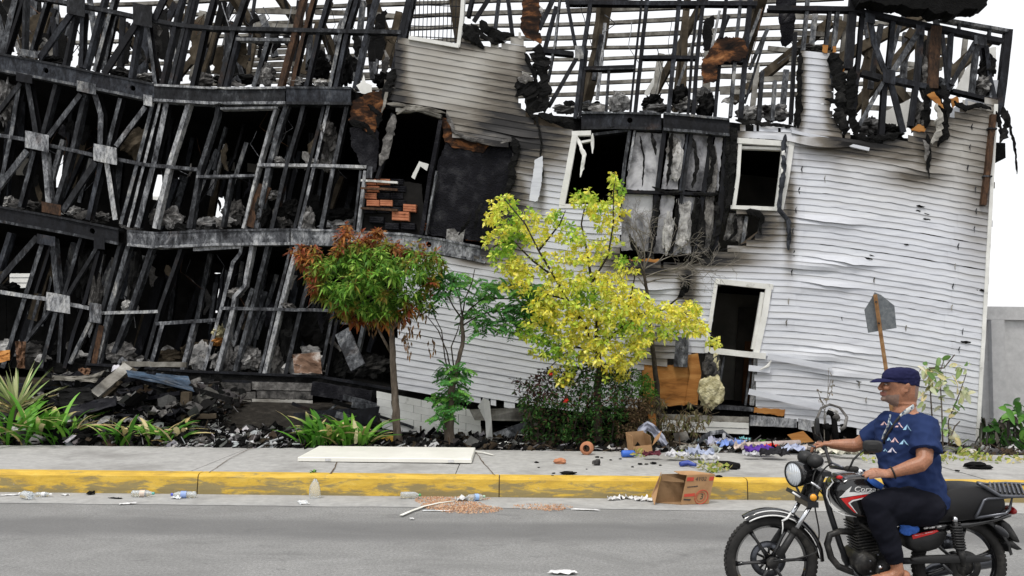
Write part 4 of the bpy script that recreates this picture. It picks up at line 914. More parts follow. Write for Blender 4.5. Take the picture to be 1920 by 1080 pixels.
slab('wall_sheet', [(668, 160), (678, 154), (682, 140), (686, 154), (697, 160), (697, 172), (684, 176), (676, 174)], -.12, .01, M_TRIM, .6)
slab('wall_sheet', [(722, 172), (728, 172), (722, 200), (714, 214)], -.1, .01, M_BATT, .6)
# ---------------- plaster, ash and wool left lying in the stud bays
BAY = [(10, 190, 14, 40, M_GYP), (12, 385, 18, 14, M_GYP), (45, 385, 30, 10, M_ASHG), (140, 398, 16, 9, M_GYP), (185, 408, 22, 9, M_GYP), (260, 268, 30, 26, M_RAFT), (300, 408, 22, 14, M_ASHG), (325, 410, 18, 18, M_GYP), (395, 420, 30, 12, M_GYP), (440, 400, 20, 22, M_ASHG), (490, 400, 14, 24, M_CHAR), (505, 366, 16, 8, M_GYP), (530, 410, 20, 18, M_ASHG), (545, 395, 20, 16, M_CHAR), (576, 415, 14, 24, M_GYP), (612, 300, 16, 20, M_GYP), (615, 262, 16, 26, M_ASHG), (612, 245, 12, 18, M_ASHG), (640, 420, 30, 14, M_GYP), (640, 404, 26, 12, M_CHAR), (525, 302, 10, 6, M_GYP), (590, 305, 10, 6, M_GYP),
       (255, 520, 12, 44, M_CHAR), (244, 575, 12, 12, M_GYP), (225, 660, 26, 18, M_ASHG), (60, 660, 30, 18, M_ASHG), (20, 655, 20, 18, M_GYP), (110, 660, 26, 18, M_CHAR), (150, 640, 16, 30, M_CHAR), (160, 520, 16, 44, M_CHAR), (180, 560, 8, 40, M_ASHG), (310, 668, 30, 12, M_RAFT), (370, 664, 34, 20, M_RAFT), (380, 670, 26, 24, M_GYP), (425, 680, 20, 30, M_GYP), (462, 672, 28, 20, M_GYP), (470, 690, 40, 14, M_GYP), (520, 676, 18, 28, M_ASHG), (575, 690, 36, 24, M_GYP), (575, 662, 26, 12, M_GYP), (640, 690, 20, 30, M_CHAR), (700, 686, 30, 20, M_CHAR), (440, 550, 14, 8, M_ASHG), (540, 575, 10, 6, M_ASHG), (18, 540, 16, 10, M_CHAR), (545, 640, 18, 34, M_CHAR), (410, 622, 9, 12, M_INSUL), (408, 640, 10, 8, M_PLYO), (598, 620, 30, 34, M_CHAR), (470, 692, 20, 12, M_ASHG),
       (100, 118, 20, 14, M_CHAR), (230, 138, 24, 9, M_ASHG), (275, 146, 18, 7, M_GYP), (380, 150, 22, 12, M_ASHG), (500, 140, 14, 18, M_GYP), (555, 154, 14, 9, M_GYP), (600, 158, 12, 6, M_GYP), (600, 124, 20, 22, M_CHAR), (645, 125, 16, 34, M_CHAR), (720, 150, 16, 14, M_CHAR), (440, 150, 40, 9, M_CHAR),
       (1160, 192, 16, 18, M_GYP), (1110, 202, 26, 6, M_GYP), (1060, 205, 20, 7, M_GYP), (1225, 195, 18, 14, M_CHAR), (1235, 204, 20, 7, M_GYP), (1275, 180, 14, 16, M_CHAR), (1285, 198, 20, 10, M_GYP), (1320, 180, 16, 12, M_GYP), (1325, 198, 14, 18, M_CHAR), (1330, 132, 12, 9, M_GYP), (1405, 214, 20, 12, M_GYP), (1455, 212, 20, 14, M_GYP), (1430, 208, 16, 8, M_ASHG), (1630, 238, 20, 14, M_GYP), (1665, 250, 24, 14, M_CHAR), (1720, 220, 12, 26, M_ASHG), (1010, 30, 9, 14, M_GYP), (1005, 180, 20, 24, M_ASHG), (1735, 140, 12, 30, M_ASHG), (1768, 165, 14, 14, M_STM), (1850, 130, 12, 22, M_CHAR), (1842, 160, 14, 14, M_GYP), (1520, 92, 30, 6, M_ASHG)]
for x, y, rx, ry, m_ in BAY: clump('burnt_lining', x, y, rx, ry, .18 + rnd(0, .5) * (rx > 14), m_, None, .55, .14)
bar('panel_remnant', [(497, 348), (484, 380), (470, 426)], 24, .03, .06, M_STR, prof='B')

# ---------------- joints that have sprung open, holes and flecks on the siding
for x, y in [(1514, 268), (1505, 312), (1500, 352), (1494, 388), (1488, 428), (1490, 470), (1486, 505), (1480, 560), (1476, 600), (1824, 232), (1820, 270), (1816, 310), (1830, 350), (1832, 390), (1828, 424), (1798, 456), (1792, 494), (1788, 532), (1786, 572), (1806, 616), (1800, 650), (1612, 716), (1640, 520), (1625, 745), (1548, 330), (1700, 610), (1580, 590)]:
    ribbon('sprung_joint', [(x, y), (x - 2, y + 5), (x - 1, y + 11)], 3.4, -.045, M_STD if (x * 7 + y) % 3 else M_BATT, None, .8, 3.0)
for x, y, w in [(1726, 386, 7), (1722, 394, 4), (1738, 410, 6), (1628, 484, 7), (1634, 478, 4), (1842, 544, 10), (1812, 640, 10), (1610, 714, 4), (1602, 535, 4), (1738, 400, 4), (1700, 458, 4)]:
    ribbon('burnt_spot', [(x - w, y), (x, y + 1), (x + w, y + 2)], 5, -.040, M_CHAR, None, 1.0, 3.0)
# ---------------- tangled wires, laths and rags hanging in the burnt frame
def wire(pts, r, d, mat=None):
    q = resample([Vector((x, y, 0)) for x, y in pts], 9); sd = rnd(0, 99); mb = MB(); mb.tube([FP(p.x + 2.5 * nz(i * .4, sd), p.y + 2.5 * nz(i * .4, sd + 5), d + .08 * nz(i * .3, sd + 9)) for i, p in enumerate(q)], r, 4); mb.build('hanging_wire', mat or M_STM, BLD)
for k in range(70):
    if k < 26: x, y, fl = rnd(0, 660), rnd(0, 40), 140
    elif k < 46: x, y, fl = rnd(0, 640), rnd(200, 300), 300
    elif k < 60: x, y, fl = rnd(0, 620), rnd(470, 560), 300
    else: x, y, fl = rnd(1020, 1480), rnd(0, 100), 140
    L_ = rnd(30, 110); wire([(x, y), (x + rnd(-20, 25), y + L_ * .5), (x + rnd(-45, 45), y + L_)], rnd(.004, .009), rnd(.05, 1.2), random.choice((M_STM, M_STD, M_STL, M_STR)))
for k in range(60):
    if k < 22: x, y = rnd(0, 740), rnd(20, 110) + 20 * (k % 2)
    elif k < 40: x, y = rnd(0, 640), rnd(210, 380)
    else: x, y = rnd(0, 640), rnd(480, 640)
    L_ = rnd(16, 54); ribbon('charred_rag', [(x, y), (x + rnd(-8, 8), y + L_ * .5), (x + rnd(-14, 14), y + L_)], rnd(6, 20), rnd(.1, .9), random.choice((M_CHAR, M_CHAR, M_CHARB, M_ASHG, M_RAFT)), None, 1.0)
for k in range(56):
    if k < 24: x, y = rnd(0, 640), rnd(470, 560)
    elif k < 46: x, y = rnd(0, 660), rnd(200, 300)
    else: x, y = rnd(1030, 1480), rnd(0, 90)
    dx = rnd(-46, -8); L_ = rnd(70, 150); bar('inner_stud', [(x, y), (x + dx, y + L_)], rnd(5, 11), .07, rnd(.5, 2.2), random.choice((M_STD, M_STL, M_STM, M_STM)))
for k in range(60):
    if k < 22: x, y = rnd(0, 650), 0; y = interp(x, BEAM_B) - rnd(14, 34)
    elif k < 40: x = rnd(0, 640); y = interp(x, BEAM_C) - rnd(8, 44)
    elif k < 50: x = rnd(40, 660); y = interp(x, BEAM_A) - rnd(13, 26)
    else: x = rnd(1060, 1480); y = 212 - rnd(0, 22)
    ribbon('burnt_scrap', [(x - rnd(8, 24), y + rnd(-5, 5)), (x, y + rnd(-8, 4)), (x + rnd(8, 24), y + rnd(-5, 5))], rnd(5, 14), rnd(.05, .5), random.choice((M_GYP, M_GYP, M_ASHG, M_CHAR, M_STL)), None, 1.0, 4)
# ============================================================ vegetation
M_LEAF = leafy('leaf'); M_LEAFW = leafy('waxy_leaf', .35, .2)
M_BARK = mottled('bark', [(.3, (.045, .036, .028)), (.55, (.12, .098, .078)), (.8, (.24, .205, .17))], 14, .9, 0, .8, 60, stretch=(1, 1, .35), bdist=.012)
M_BARKD = mottled('dark_bark', [(.3, (.02, .017, .013)), (.7, (.075, .062, .05))], 14, .9, 0, .7, 60)
M_TWIG = mottled('dry_twig', [(.3, (.10, .09, .075)), (.7, (.26, .24, .21))], 10, .9, 0, .3, 60)
def rdir():
    while True:
        v = Vector((rnd(-1, 1), rnd(-1, 1), rnd(-1, 1)))
        if .05 < v.length < 1: return v.normalized()
def cvar(c, k=.25):
    f = 1 + rnd(-k, k); return tuple(max(0, min(1, x * f * (1 + rnd(-.06, .06)))) for x in c)
def leaf(mb, b, d, n, L, Wd, col, fold=.25, droop=.2, wide=.5):
    d = d.normalized(); s = d.cross(n)
    if s.length < 1e-4: s = d.orthogonal()
    s.normalize(); n = s.cross(d)
    m_ = b + d * (L * wide) - Vector((0, 0, droop * L * .25)); t = b + d * L - Vector((0, 0, droop * L))
    mb.add([b, m_ - s * Wd + n * (fold * Wd), m_, m_ + s * Wd + n * (fold * Wd), t], [(0, 2, 1), (0, 3, 2), (1, 2, 4), (2, 3, 4)], col)
def polysamp(poly):
    xs = [p[0] for p in poly]; ys = [p[1] for p in poly]
    while True:
        x, y = rnd(min(xs), max(xs)), rnd(min(ys), max(ys))
        if inpoly(x, y, poly): return x, y
def edged(x, y, poly):
    best = 1e9; n = len(poly)
    for i in range(n):
        a = Vector(poly[i] + (0,)); b = Vector(poly[(i + 1) % n] + (0,)); p = Vector((x, y, 0)); ab = b - a
        t = max(0, min(1, (p - a).dot(ab) / ab.length_squared)); best = min(best, (p - a - ab * t).length)
    return best
def trunk(name, pts, rads, mat, parent, n=10):
    q = []; rr = []
    for i in range(len(pts) - 1):
        for k in range(5):
            t = k / 5; p = pts[i].lerp(pts[i + 1], t); r = lerp(rads[i], rads[i + 1], t)
            q.append(p + Vector((nz(i + t * 2, 3), nz(i + t * 2, 7), 0)) * r * .5); rr.append(r * (1 + .18 * nz(i * 3 + t * 3, 1)))
    q.append(pts[-1]); rr.append(rads[-1]); mb = MB(); mb.tube(q, rr, n); return mb.build(name, mat, parent, True)
YT = Y_BACK + .45

# ---------------- round-headed tree with reddening leaves
b0 = P(746, 838, YT); b0.z = bedz(b0.x, YT) - .03
T1 = empty('reddening_tree', b0, 'small tree with dense round green crown turning red brown at its edges', 'tree')
tr1 = trunk('trunk', [Vector((b0.x, YT, b0.z)), P(743, 770, YT), P(738, 700, YT), P(735, 640, YT), P(730, 590, YT), P(715, 540, YT)], [.066, .054, .047, .042, .032, .016], M_BARK, T1)
for pts, r in [([(735, 665), (716, 630), (700, 600), (670, 560)], .026), ([(734, 620), (760, 590), (790, 560)], .022), ([(730, 600), (700, 560), (640, 520), (600, 490)], .02), ([(722, 570), (730, 520), (740, 480)], .02)]:
    mb = MB(); mb.tube([P(x, y, YT + rnd(-.08, .15)) for x, y in pts], [r * (1 - .2 * i) for i in range(len(pts))], 6); mb.build('branch', M_BARK, tr1, True)
C1 = [(544, 480), (560, 468), (590, 466), (606, 478), (622, 470), (632, 452), (646, 424), (656, 432), (664, 446), (690, 440), (704, 430), (722, 442), (738, 440), (752, 458), (776, 452), (798, 470), (826, 474), (834, 500), (822, 524), (806, 548), (806, 590), (778, 582), (756, 604), (740, 594), (716, 614), (690, 604), (676, 610), (650, 592), (628, 590), (606, 566), (590, 560), (572, 516), (556, 500)]
def crown1():
    mb = MB()
    for i in range(600):
        x, y = polysamp(C1); e = edged(x, y, C1); dz = math.sqrt(min(1, e / 75)) * .85; yy = YT + rnd(-dz, dz); x += rnd(-7, 7); y += rnd(-6, 6)
        c = P(x, y, yy); front = (YT - yy) / .85
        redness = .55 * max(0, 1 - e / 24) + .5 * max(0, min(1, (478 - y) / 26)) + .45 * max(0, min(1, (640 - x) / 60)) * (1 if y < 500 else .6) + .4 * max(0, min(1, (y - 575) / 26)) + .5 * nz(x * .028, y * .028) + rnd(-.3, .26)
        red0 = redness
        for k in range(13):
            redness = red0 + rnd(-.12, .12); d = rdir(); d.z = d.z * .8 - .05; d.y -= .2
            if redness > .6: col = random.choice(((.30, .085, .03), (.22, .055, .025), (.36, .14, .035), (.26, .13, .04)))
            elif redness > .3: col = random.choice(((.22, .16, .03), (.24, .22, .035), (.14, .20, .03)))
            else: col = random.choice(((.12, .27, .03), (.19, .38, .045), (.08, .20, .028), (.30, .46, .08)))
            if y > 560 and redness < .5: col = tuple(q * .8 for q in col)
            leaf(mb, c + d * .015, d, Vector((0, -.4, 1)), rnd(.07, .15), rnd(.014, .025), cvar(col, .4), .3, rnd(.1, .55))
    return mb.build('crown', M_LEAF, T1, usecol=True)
crown1()
mb = MB()                                        # dead leaves dangling below the crown
for i in range(110):
    x, y = random.choice(((745, 600), (765, 610), (780, 600), (790, 580), (640, 560), (808, 640), (762, 640), (700, 600))); x += rnd(-10, 10); y += rnd(-14, 26)
    leaf(mb, P(x, y, YT + rnd(-.3, .3)), Vector((rnd(-.3, .3), rnd(-.3, .3), -1)), Vector((0, -1, .2)), rnd(.06, .1), .013, cvar(random.choice(((.16, .09, .045), (.26, .15, .07), (.10, .06, .03)))), .5)
mb.build('dead_leaves', M_LEAF, T1, usecol=True)

# ---------------- thin tree with feathery leaves
Y2 = YT + .15; b0 = P(842, 838, Y2); b0.z = bedz(b0.x, Y2) - .03
T2 = empty('feathery_tree', b0, 'thin open tree with feathery dark green leaflets against the white siding', 'tree')
tr2 = trunk('trunk', [Vector((b0.x, Y2, b0.z)), P(843, 790, Y2), P(846, 735, Y2), P(858, 680, Y2), P(868, 640, Y2), P(866, 595, Y2)], [.085, .068, .05, .034, .03, .026], M_BARK, T2)
BR2 = [[(866, 600), (880, 580), (905, 560), (930, 545), (960, 535)], [(866, 598), (850, 575), (840, 555), (830, 540)], [(866, 596), (872, 560), (885, 530), (890, 505)], [(868, 610), (900, 590), (940, 580), (985, 575)], [(868, 605), (862, 560), (850, 530), (848, 510)], [(850, 720), (838, 660), (822, 620), (800, 592)], [(848, 735), (834, 670), (828, 620), (812, 588)], [(852, 700), (846, 650), (858, 620), (862, 604)], [(905, 560), (950, 560), (1000, 560)]]
for q in BR2:
    mb = MB(); mb.tube([P(x, y, Y2 + .05 * i * (1 if q[0][0] % 2 else -1)) for i, (x, y) in enumerate(q)], [.013 * (1 - .17 * i) for i in range(len(q))], 5); mb.build('branch', M_BARKD, tr2, True)
def frond(mb, b, d, L, n, lw, col):
    d = d.normalized(); s = d.cross(Vector((0, -.6, 1))).normalized(); p = b.copy()
    for k in range(n):
        t = k / n; q = b + d * (L * t) - Vector((0, 0, .35 * L * t * t))
        for sg in (-1, 1):
            dd = s * sg + d * .35 + Vector((0, 0, -.2)); leaf(mb, q, dd, Vector((rnd(-.2, .2), -.5, 1)), lw * rnd(.8, 1.15), lw * .33, cvar(col, .3), .15, .2)
    mb.tube([b, b + d * L * .5 - Vector((0, 0, .09 * L)), b + d * L - Vector((0, 0, .35 * L))], .002, 3, col=(.08, .09, .03))
mb = MB()
for (cx, cy, rx, ry, n) in [(835, 535, 30, 26, 34), (860, 520, 26, 14, 14), (895, 555, 24, 30, 16), (930, 545, 30, 22, 20), (985, 560, 30, 34, 52), (1005, 590, 16, 22, 16), (940, 590, 44, 28, 34), (890, 600, 24, 30, 22), (968, 610, 34, 18, 14), (850, 700, 28, 24, 30), (842, 745, 32, 22, 34), (838, 772, 22, 14, 20), (815, 560, 20, 14, 8), (915, 530, 20, 12, 7)]:
    for i in range(int(n * 1.5)):
        a = rnd(0, 6.28); r = math.sqrt(rnd(0, 1)); b = P(cx + rx * r * math.cos(a), cy + ry * r * math.sin(a), Y2 + rnd(-.35, .35))
        d = rdir(); d.z = d.z * .4 - .1
        frond(mb, b, d, rnd(.12, .24), random.randint(5, 8), rnd(.045, .068), random.choice(((.05, .18, .04), (.07, .24, .05), (.06, .20, .035), (.13, .32, .05))))
mb.build('crown', M_LEAF, T2, usecol=True)

# ---------------- yellow tree
Y3 = YT + .1; b0 = P(1122, 842, Y3); b0.z = bedz(b0.x, Y3) - .03
T3 = empty('yellow_tree', b0, 'spreading tree with bright yellow and lime leaves on dark branches', 'tree')
tr3 = trunk('trunk', [Vector((b0.x, Y3, b0.z)), P(1122, 790, Y3), P(1120, 740, Y3), P(1124, 690, Y3), P(1118, 640, Y3)], [.075, .06, .052, .045, .038], M_BARKD, T3)
BR3 = [[(1118, 650), (1090, 600), (1062, 560), (1040, 520), (1010, 470), (985, 420), (945, 372)], [(1040, 520), (1000, 490), (960, 450), (925, 405)], [(1118, 648), (1120, 590), (1110, 530), (1100, 470), (1090, 420), (1100, 370)], [(1110, 530), (1140, 480), (1150, 420), (1150, 360), (1155, 330)], [(1118, 655), (1160, 620), (1200, 590), (1245, 580), (1300, 590), (1345, 640)], [(1160, 620), (1180, 570), (1190, 520), (1180, 480)], [(1118, 660), (1080, 650), (1050, 670), (1030, 690)], [(1120, 690), (1150, 680), (1180, 660)], [(1245, 580), (1270, 560), (1300, 560)], [(1062, 560), (1010, 550), (975, 560)], [(1010, 470), (1050, 420), (1060, 395)], [(960, 450), (930, 460), (915, 470)]]
for j, q in enumerate(BR3):
    o = .16 * ((j * 7) % 5 - 2); mb = MB(); mb.tube([P(x, y, Y3 + o * i / 3) for i, (x, y) in enumerate(q)], [(.03 if j in (0, 2, 4) else .017) * (1 - .85 * i / (len(q))) for i in range(len(q))], 6); mb.build('branch', M_BARKD, tr3, True)
YC = [(945, 385, 26, 20, 14), (925, 410, 18, 16, 10), (985, 412, 30, 22, 20), (1000, 440, 34, 22, 22), (935, 455, 28, 22, 24), (950, 485, 30, 22, 22), (985, 500, 30, 20, 20), (1045, 412, 20, 20, 12), (1095, 372, 26, 16, 16), (1120, 392, 26, 14, 16), (1155, 362, 14, 22, 12), (1150, 335, 8, 12, 5), (1135, 420, 22, 16, 10), (1160, 405, 16, 18, 7), (1070, 440, 28, 18, 14), (1090, 470, 34, 24, 22), (1040, 500, 34, 26, 26), (1140, 470, 26, 26, 14), (1180, 495, 24, 20, 9), (1060, 545, 50, 30, 46), (1010, 560, 36, 26, 26), (1110, 540, 40, 34, 42), (1160, 545, 36, 34, 40), (1000, 620, 28, 22, 16), (1050, 600, 44, 34, 44), (1105, 600, 44, 36, 52), (1160, 600, 44, 34, 52), (1200, 575, 30, 24, 26), (1195, 625, 30, 28, 28), (1245, 588, 30, 20, 30), (1285, 585, 28, 22, 30), (1300, 612, 26, 16, 22), (970, 530, 30, 24, 22), (1020, 585, 34, 26, 26), (960, 430, 24, 20, 14), (1338, 640, 12, 10, 5), (1250, 622, 24, 14, 12), (1030, 650, 34, 24, 24), (1080, 655, 40, 30, 40), (1130, 660, 40, 28, 40), (1180, 665, 30, 22, 24), (1055, 700, 22, 20, 14), (1065, 715, 12, 12, 6), (1150, 700, 30, 14, 14), (1200, 650, 20, 16, 10)]
mb = MB()
for (cx, cy, rx, ry, n) in YC:
    for i in range(int(n * 2.0)):
        a = rnd(0, 6.28); r = math.sqrt(rnd(0, 1)); x, y = cx + rx * r * math.cos(a), cy + ry * r * math.sin(a)
        c = P(x, y, Y3 + rnd(-.55, .55) * min(1, (rx + ry) / 60)); g = nz(x * .015, y * .02) + .0025 * (1060 - x) * (1 if y > 460 else 0) * .3 + rnd(-.3, .3)
        for k in range(7):
            d = rdir(); d.y -= .15; d.z = d.z * .8 - .1
            col = random.choice(((.78, .74, .10), (.84, .80, .22), (.70, .74, .10), (.76, .66, .08))) if g < .05 else random.choice(((.60, .70, .10), (.46, .60, .07), (.68, .74, .14))) if g < .4 else random.choice(((.17, .34, .03), (.27, .44, .05)))
            leaf(mb, c + d * rnd(0, .03), d, rdir() + Vector((0, -.6, .6)), rnd(.045, .095), rnd(.016, .028), cvar(col, .25), .3, rnd(0, .4), .55)
mb.build('crown', M_LEAF, T3, usecol=True)

# ---------------- leafless tree behind it
Y4 = Y3 + .9; b0 = P(1236, 800, Y4); b0.z = bedz(b0.x, Y4) - .03
T4 = empty('leafless_tree', b0, 'leafless scorched tree of tangled grey twigs before the burnt bay', 'tree')
trunk('trunk', [Vector((b0.x, Y4, b0.z)), P(1232, 720, Y4), P(1222, 640, Y4), P(1215, 560, Y4), P(1205, 500, Y4)], [.05, .042, .035, .028, .02], M_BARKD, T4)
mb = MB()
def grow(p, d, L, r, k):
    n = 4; pts = [p]; q = p.copy(); dd = d.copy()
    for i in range(n):
        dd = (dd + rdir() * .28 + Vector((0, 0, -.03))).normalized(); q = q + dd * (L / n); pts.append(q.copy())
    mb.tube(pts, [max(.0022, r * (1 - .12 * i)) for i in range(n + 1)], 4)
    if k:
        for j in range(random.choice((2, 3, 3))):
            t = pts[random.randint(2, n)]; nd_ = (dd + rdir() * .75).normalized(); nd_.y *= .6; grow(t, nd_, L * rnd(.55, .8), r * .6, k - 1)
for (x, y, dx, dz, L) in [(1208, 510, -.2, 1, .55), (1206, 505, .5, .8, .5), (1210, 520, 1, .25, .55), (1212, 530, 1, .05, .6), (1208, 500, .1, 1, .6), (1212, 540, -.6, .7, .45), (1207, 505, .9, .55, .5)]:
    grow(P(x, y, Y4), Vector((dx, rnd(-.2, .2), dz)).normalized(), L, .013, 4)
mb.build('twigs', M_TWIG, T4)

# ---------------- dark flowering bush
YB = YT + .2; b0 = P(1085, 842, YB); b0.z = bedz(b0.x, YB) - .02
T5 = empty('flowering_bush', b0, 'dense dark green bush with a few red flowers under the yellow tree', 'bush')
mb = MB(); 
for i in range(16):
    x = rnd(1000, 1170); a = P(x, 838, YB + rnd(-.2, .3)); a.z = b0.z; mb.tube([a, P(x + rnd(-20, 20), 790, YB + rnd(-.2, .3)), P(x + rnd(-40, 40), 730, YB + rnd(-.3, .3))], [.02, .013, .007], 5)
mb.build('stems', M_BARKD, T5)
C5 = [(958, 705), (985, 720), (1005, 698), (1035, 690), (1060, 690), (1120, 680), (1175, 690), (1215, 700), (1232, 735), (1215, 770), (1205, 800), (1190, 835), (1110, 845), (1020, 842), (985, 825), (978, 780), (970, 740)]
mb = MB(); mf = MB()
for i in range(1500):
    x, y = polysamp(C5); e = edged(x, y, C5); dz = math.sqrt(min(1, e / 60)) * .65; c = P(x, y, YB + rnd(-dz, dz))
    if c.z < b0.z + .03: continue
    dry = x > 1175 and y > 745 or (x > 1150 and y > 790 and random.random() < .6); purple = x < 1040 and y < 745
    for k in range(6):
        d = rdir(); d.z = d.z * .7 + .1
        col = random.choice(((.14, .095, .05), (.20, .14, .075), (.08, .055, .03))) if dry else random.choice(((.075, .03, .028), (.05, .035, .025))) if purple and random.random() < .7 else random.choice(((.022, .07, .014), (.04, .11, .02), (.015, .045, .010), (.075, .035, .022), (.06, .14, .03)))
        if x > 1185 and y < 745 and not dry: col = random.choice(((.10, .22, .03), (.07, .17, .03)))
        leaf(mb, c + d * .02, d, rdir() + Vector((0, -.3, .8)), rnd(.045, .075), rnd(.010, .016), cvar(col), .25, rnd(0, .6))
mb.build('foliage', M_LEAF, T5, usecol=True)
for (x, y) in [(1060, 752), (1062, 749), (1033, 700), (1018, 792), (1048, 780), (1096, 760), (1110, 712)][:3]:
    m2 = MB(); c = P(x, y, YB - .6)
    for k in range(9): leaf(m2, c, rdir() + Vector((0, -.5, 0)), rdir(), .035, .012, cvar((.62, .03, .025)), .2)
    m2.build('flower', M_LEAF, T5, usecol=True)
mb = MB()                                        # dried vines trailing over the rubble beside it
for i in range(260):
    x, y = random.choice(((1205, 800), (1235, 770), (1290, 790), (1310, 775), (1215, 830), (1262, 800))); x += rnd(-22, 22); y += rnd(-22, 24); c = P(x, y, YB + rnd(-.1, .5))
    if c.z < .24: continue
    for k in range(4): leaf(mb, c, rdir() + Vector((0, 0, -.5)), rdir(), rnd(.05, .09), .012, cvar(random.choice(((.20, .15, .085), (.30, .25, .15), (.13, .10, .05), (.18, .20, .07)))), .5, .5)
    mb.tube([c, c + rdir() * .15], .003, 3, col=(.14, .11, .07))
vb = P(1270, 836, YB + .3); tag(mb.build('dried_vine', M_LEAF, None, usecol=True), 'dried brown vine trailing over rubble beside the dropped window', 'vine')

# ---------------- strap-leaved clumps along the pavement edge
def strap(parent, b, az, L, Wd, rise, cols, fold=.25, tipc=None, name='leaf', n=7, curl=1.0, mat=None):
    d = Vector((math.cos(az), math.sin(az), 0)); s = Vector((-d.y, d.x, 0)); vs = []; cs = []; fs = []
    tw = rnd(-.5, .5); col = cvar(random.choice(cols), .2)
    for i in range(n + 1):
        t = i / n; a = rise - curl * t * rise * 1.25
        p = b + d * (L * (t * math.cos(rise) + .32 * t * t * curl)) + Vector((0, 0, L * (math.sin(rise) * t - .55 * curl * t * t * math.sin(rise) * .9)))
        w = Wd * (math.sin(math.pi * min(1, .12 + .88 * t)) ** .7 if t < 1 else .02); ss = (s * math.cos(tw * t) + Vector((0, 0, 1)) * math.sin(tw * t))
        vs += [p - ss * w + Vector((0, 0, fold * w)), p, p + ss * w + Vector((0, 0, fold * w))]
        c = col if not tipc or t < tipc[0] else tuple(lerp(col[j], tipc[1][j], min(1, (t - tipc[0]) / .2)) for j in range(3))
        cs += [c, tuple(min(1, q * 1.15) for q in c), c]
    for i in range(n):
        for k in (0, 1): a = i * 3 + k; fs.append((a, a + 1, a + 4, a + 3))
    return mobj(name, vs, fs, mat or M_LEAFW, parent, True, {'col': cs})
GREEN = [(.08, .23, .025), (.11, .29, .035), (.055, .16, .022), (.17, .36, .05)]; DRY = [(.52, .42, .20), (.44, .33, .15), (.6, .52, .3)]
def clumpplant(px, py, w, n, L, label, dry=.14, name='lily_clump'):
    c = G(px, py, KZ); c.y = max(c.y, Y_BACK + .12); c.x = P(px, py, c.y).x; e = empty(name, Vector((c.x, c.y, bedz(c.x, c.y))), label, 'plant', 'lily clumps along the pavement edge')
    for i in range(n):
        b = Vector((c.x + rnd(-w, w) * .5, c.y + rnd(-.05, .25), bedz(c.x, c.y) - .01)); isdry = random.random() < dry
        az = rnd(0, 6.283); strap(e, b, az, L * rnd(1.0, 2.0), rnd(.028, .046), rnd(.85, 1.5), DRY if isdry else GREEN, .3, None if random.random() < .65 else (rnd(.55, .8), (.58, .47, .24)), curl=rnd(.6, 1.3))
clumpplant(18, 833, .5, 44, .62, 'large green lily clump at the foot of the spiky variegated plant', .12)
clumpplant(96, 834, .45, 36, .56, 'lily clump with long yellowing leaves arching onto the pavement beside the spiky plant', .22)
clumpplant(222, 838, .4, 38, .40, 'low lily clump with dry tan leaf tips before the burnt timbers', .3)
clumpplant(302, 838, .45, 38, .40, 'low green lily clump beside the white ash litter', .18)
clumpplant(596, 838, .45, 40, .44, 'lily clump behind the left end of the white panel', .2)
clumpplant(654, 838, .5, 46, .46, 'full green lily clump behind the white panel next to the tree trunk', .12)
# spiky variegated plant
c = P(30, 775, YT + .5); e = empty('spiky_plant', Vector((c.x, c.y, bedz(c.x, c.y))), 'spiky variegated plant with stiff cream edged leaves', 'plant')
b = P(30, 765, YT + .5)
mb = MB(); mb.tube([Vector((b.x, b.y, bedz(b.x, b.y) - .05)), b], [.05, .04], 8); mb.build('stem', M_BARK, e)
for i in range(56):
    az = rnd(0, 6.283); ri = rnd(.1, 1.45); old = ri < .35
    strap(e, b + Vector((0, 0, rnd(-.12, .06))), az, rnd(.6, .85), rnd(.018, .026), ri, DRY if old else [(.22, .30, .10), (.16, .25, .08), (.45, .47, .25), (.34, .38, .18)], .5, None, n=4, curl=.12)
# broad pale-leaved shrub behind the rider
Yc = YT + .35; cb = P(1768, 836, Yc); e = empty('pale_shrub', Vector((cb.x, Yc, bedz(cb.x, Yc))), 'wilting shrub with broad pale green and cream leaves on upright stems', 'shrub')
for q in [[(1752, 840), (1746, 760), (1742, 690)], [(1768, 840), (1766, 770), (1762, 700), (1772, 668)], [(1780, 840), (1778, 790), (1800, 735), (1812, 700)], [(1775, 840), (1790, 800), (1800, 790)], [(1742, 690), (1770, 690), (1790, 665)]]:
    mb = MB(); mb.tube([P(x, y, Yc) for x, y in q], [.014, .011, .008, .006][:len(q)], 6); mb.build('stem', M_BARK, e)
def broad(parent, p, d, L, Wd, col):
    n = rdir() * .8 + Vector((0, -.7, .5)); d.normalize(); s = d.cross(n).normalized(); n = s.cross(d); vs = []; fs = []; N = 6; dr = rnd(.1, .7); cu = rnd(.1, .4)
    for i in range(N + 1):
        t = i / N; w = Wd * math.sin(math.pi * (.06 + .92 * t)) ** .65; q = p + d * (L * t) - Vector((0, 0, dr * L * t * t)); u = n * (cu * w)
        vs += [q - s * w + u, q, q + s * w + u]
    for i in range(N):
        for k in (0, 1): a = i * 3 + k; fs.append((a, a + 1, a + 4, a + 3))
    c2 = tuple(min(1, x * 1.25) for x in col); mobj('leaf', vs, fs, M_LEAFW, parent, True, {'col': [c for i in range(N + 1) for c in (col, c2, col)]})
PALE = [(.22, .30, .12), (.50, .52, .34), (.62, .60, .42), (.12, .22, .06), (.40, .44, .22), (.58, .5, .26)]
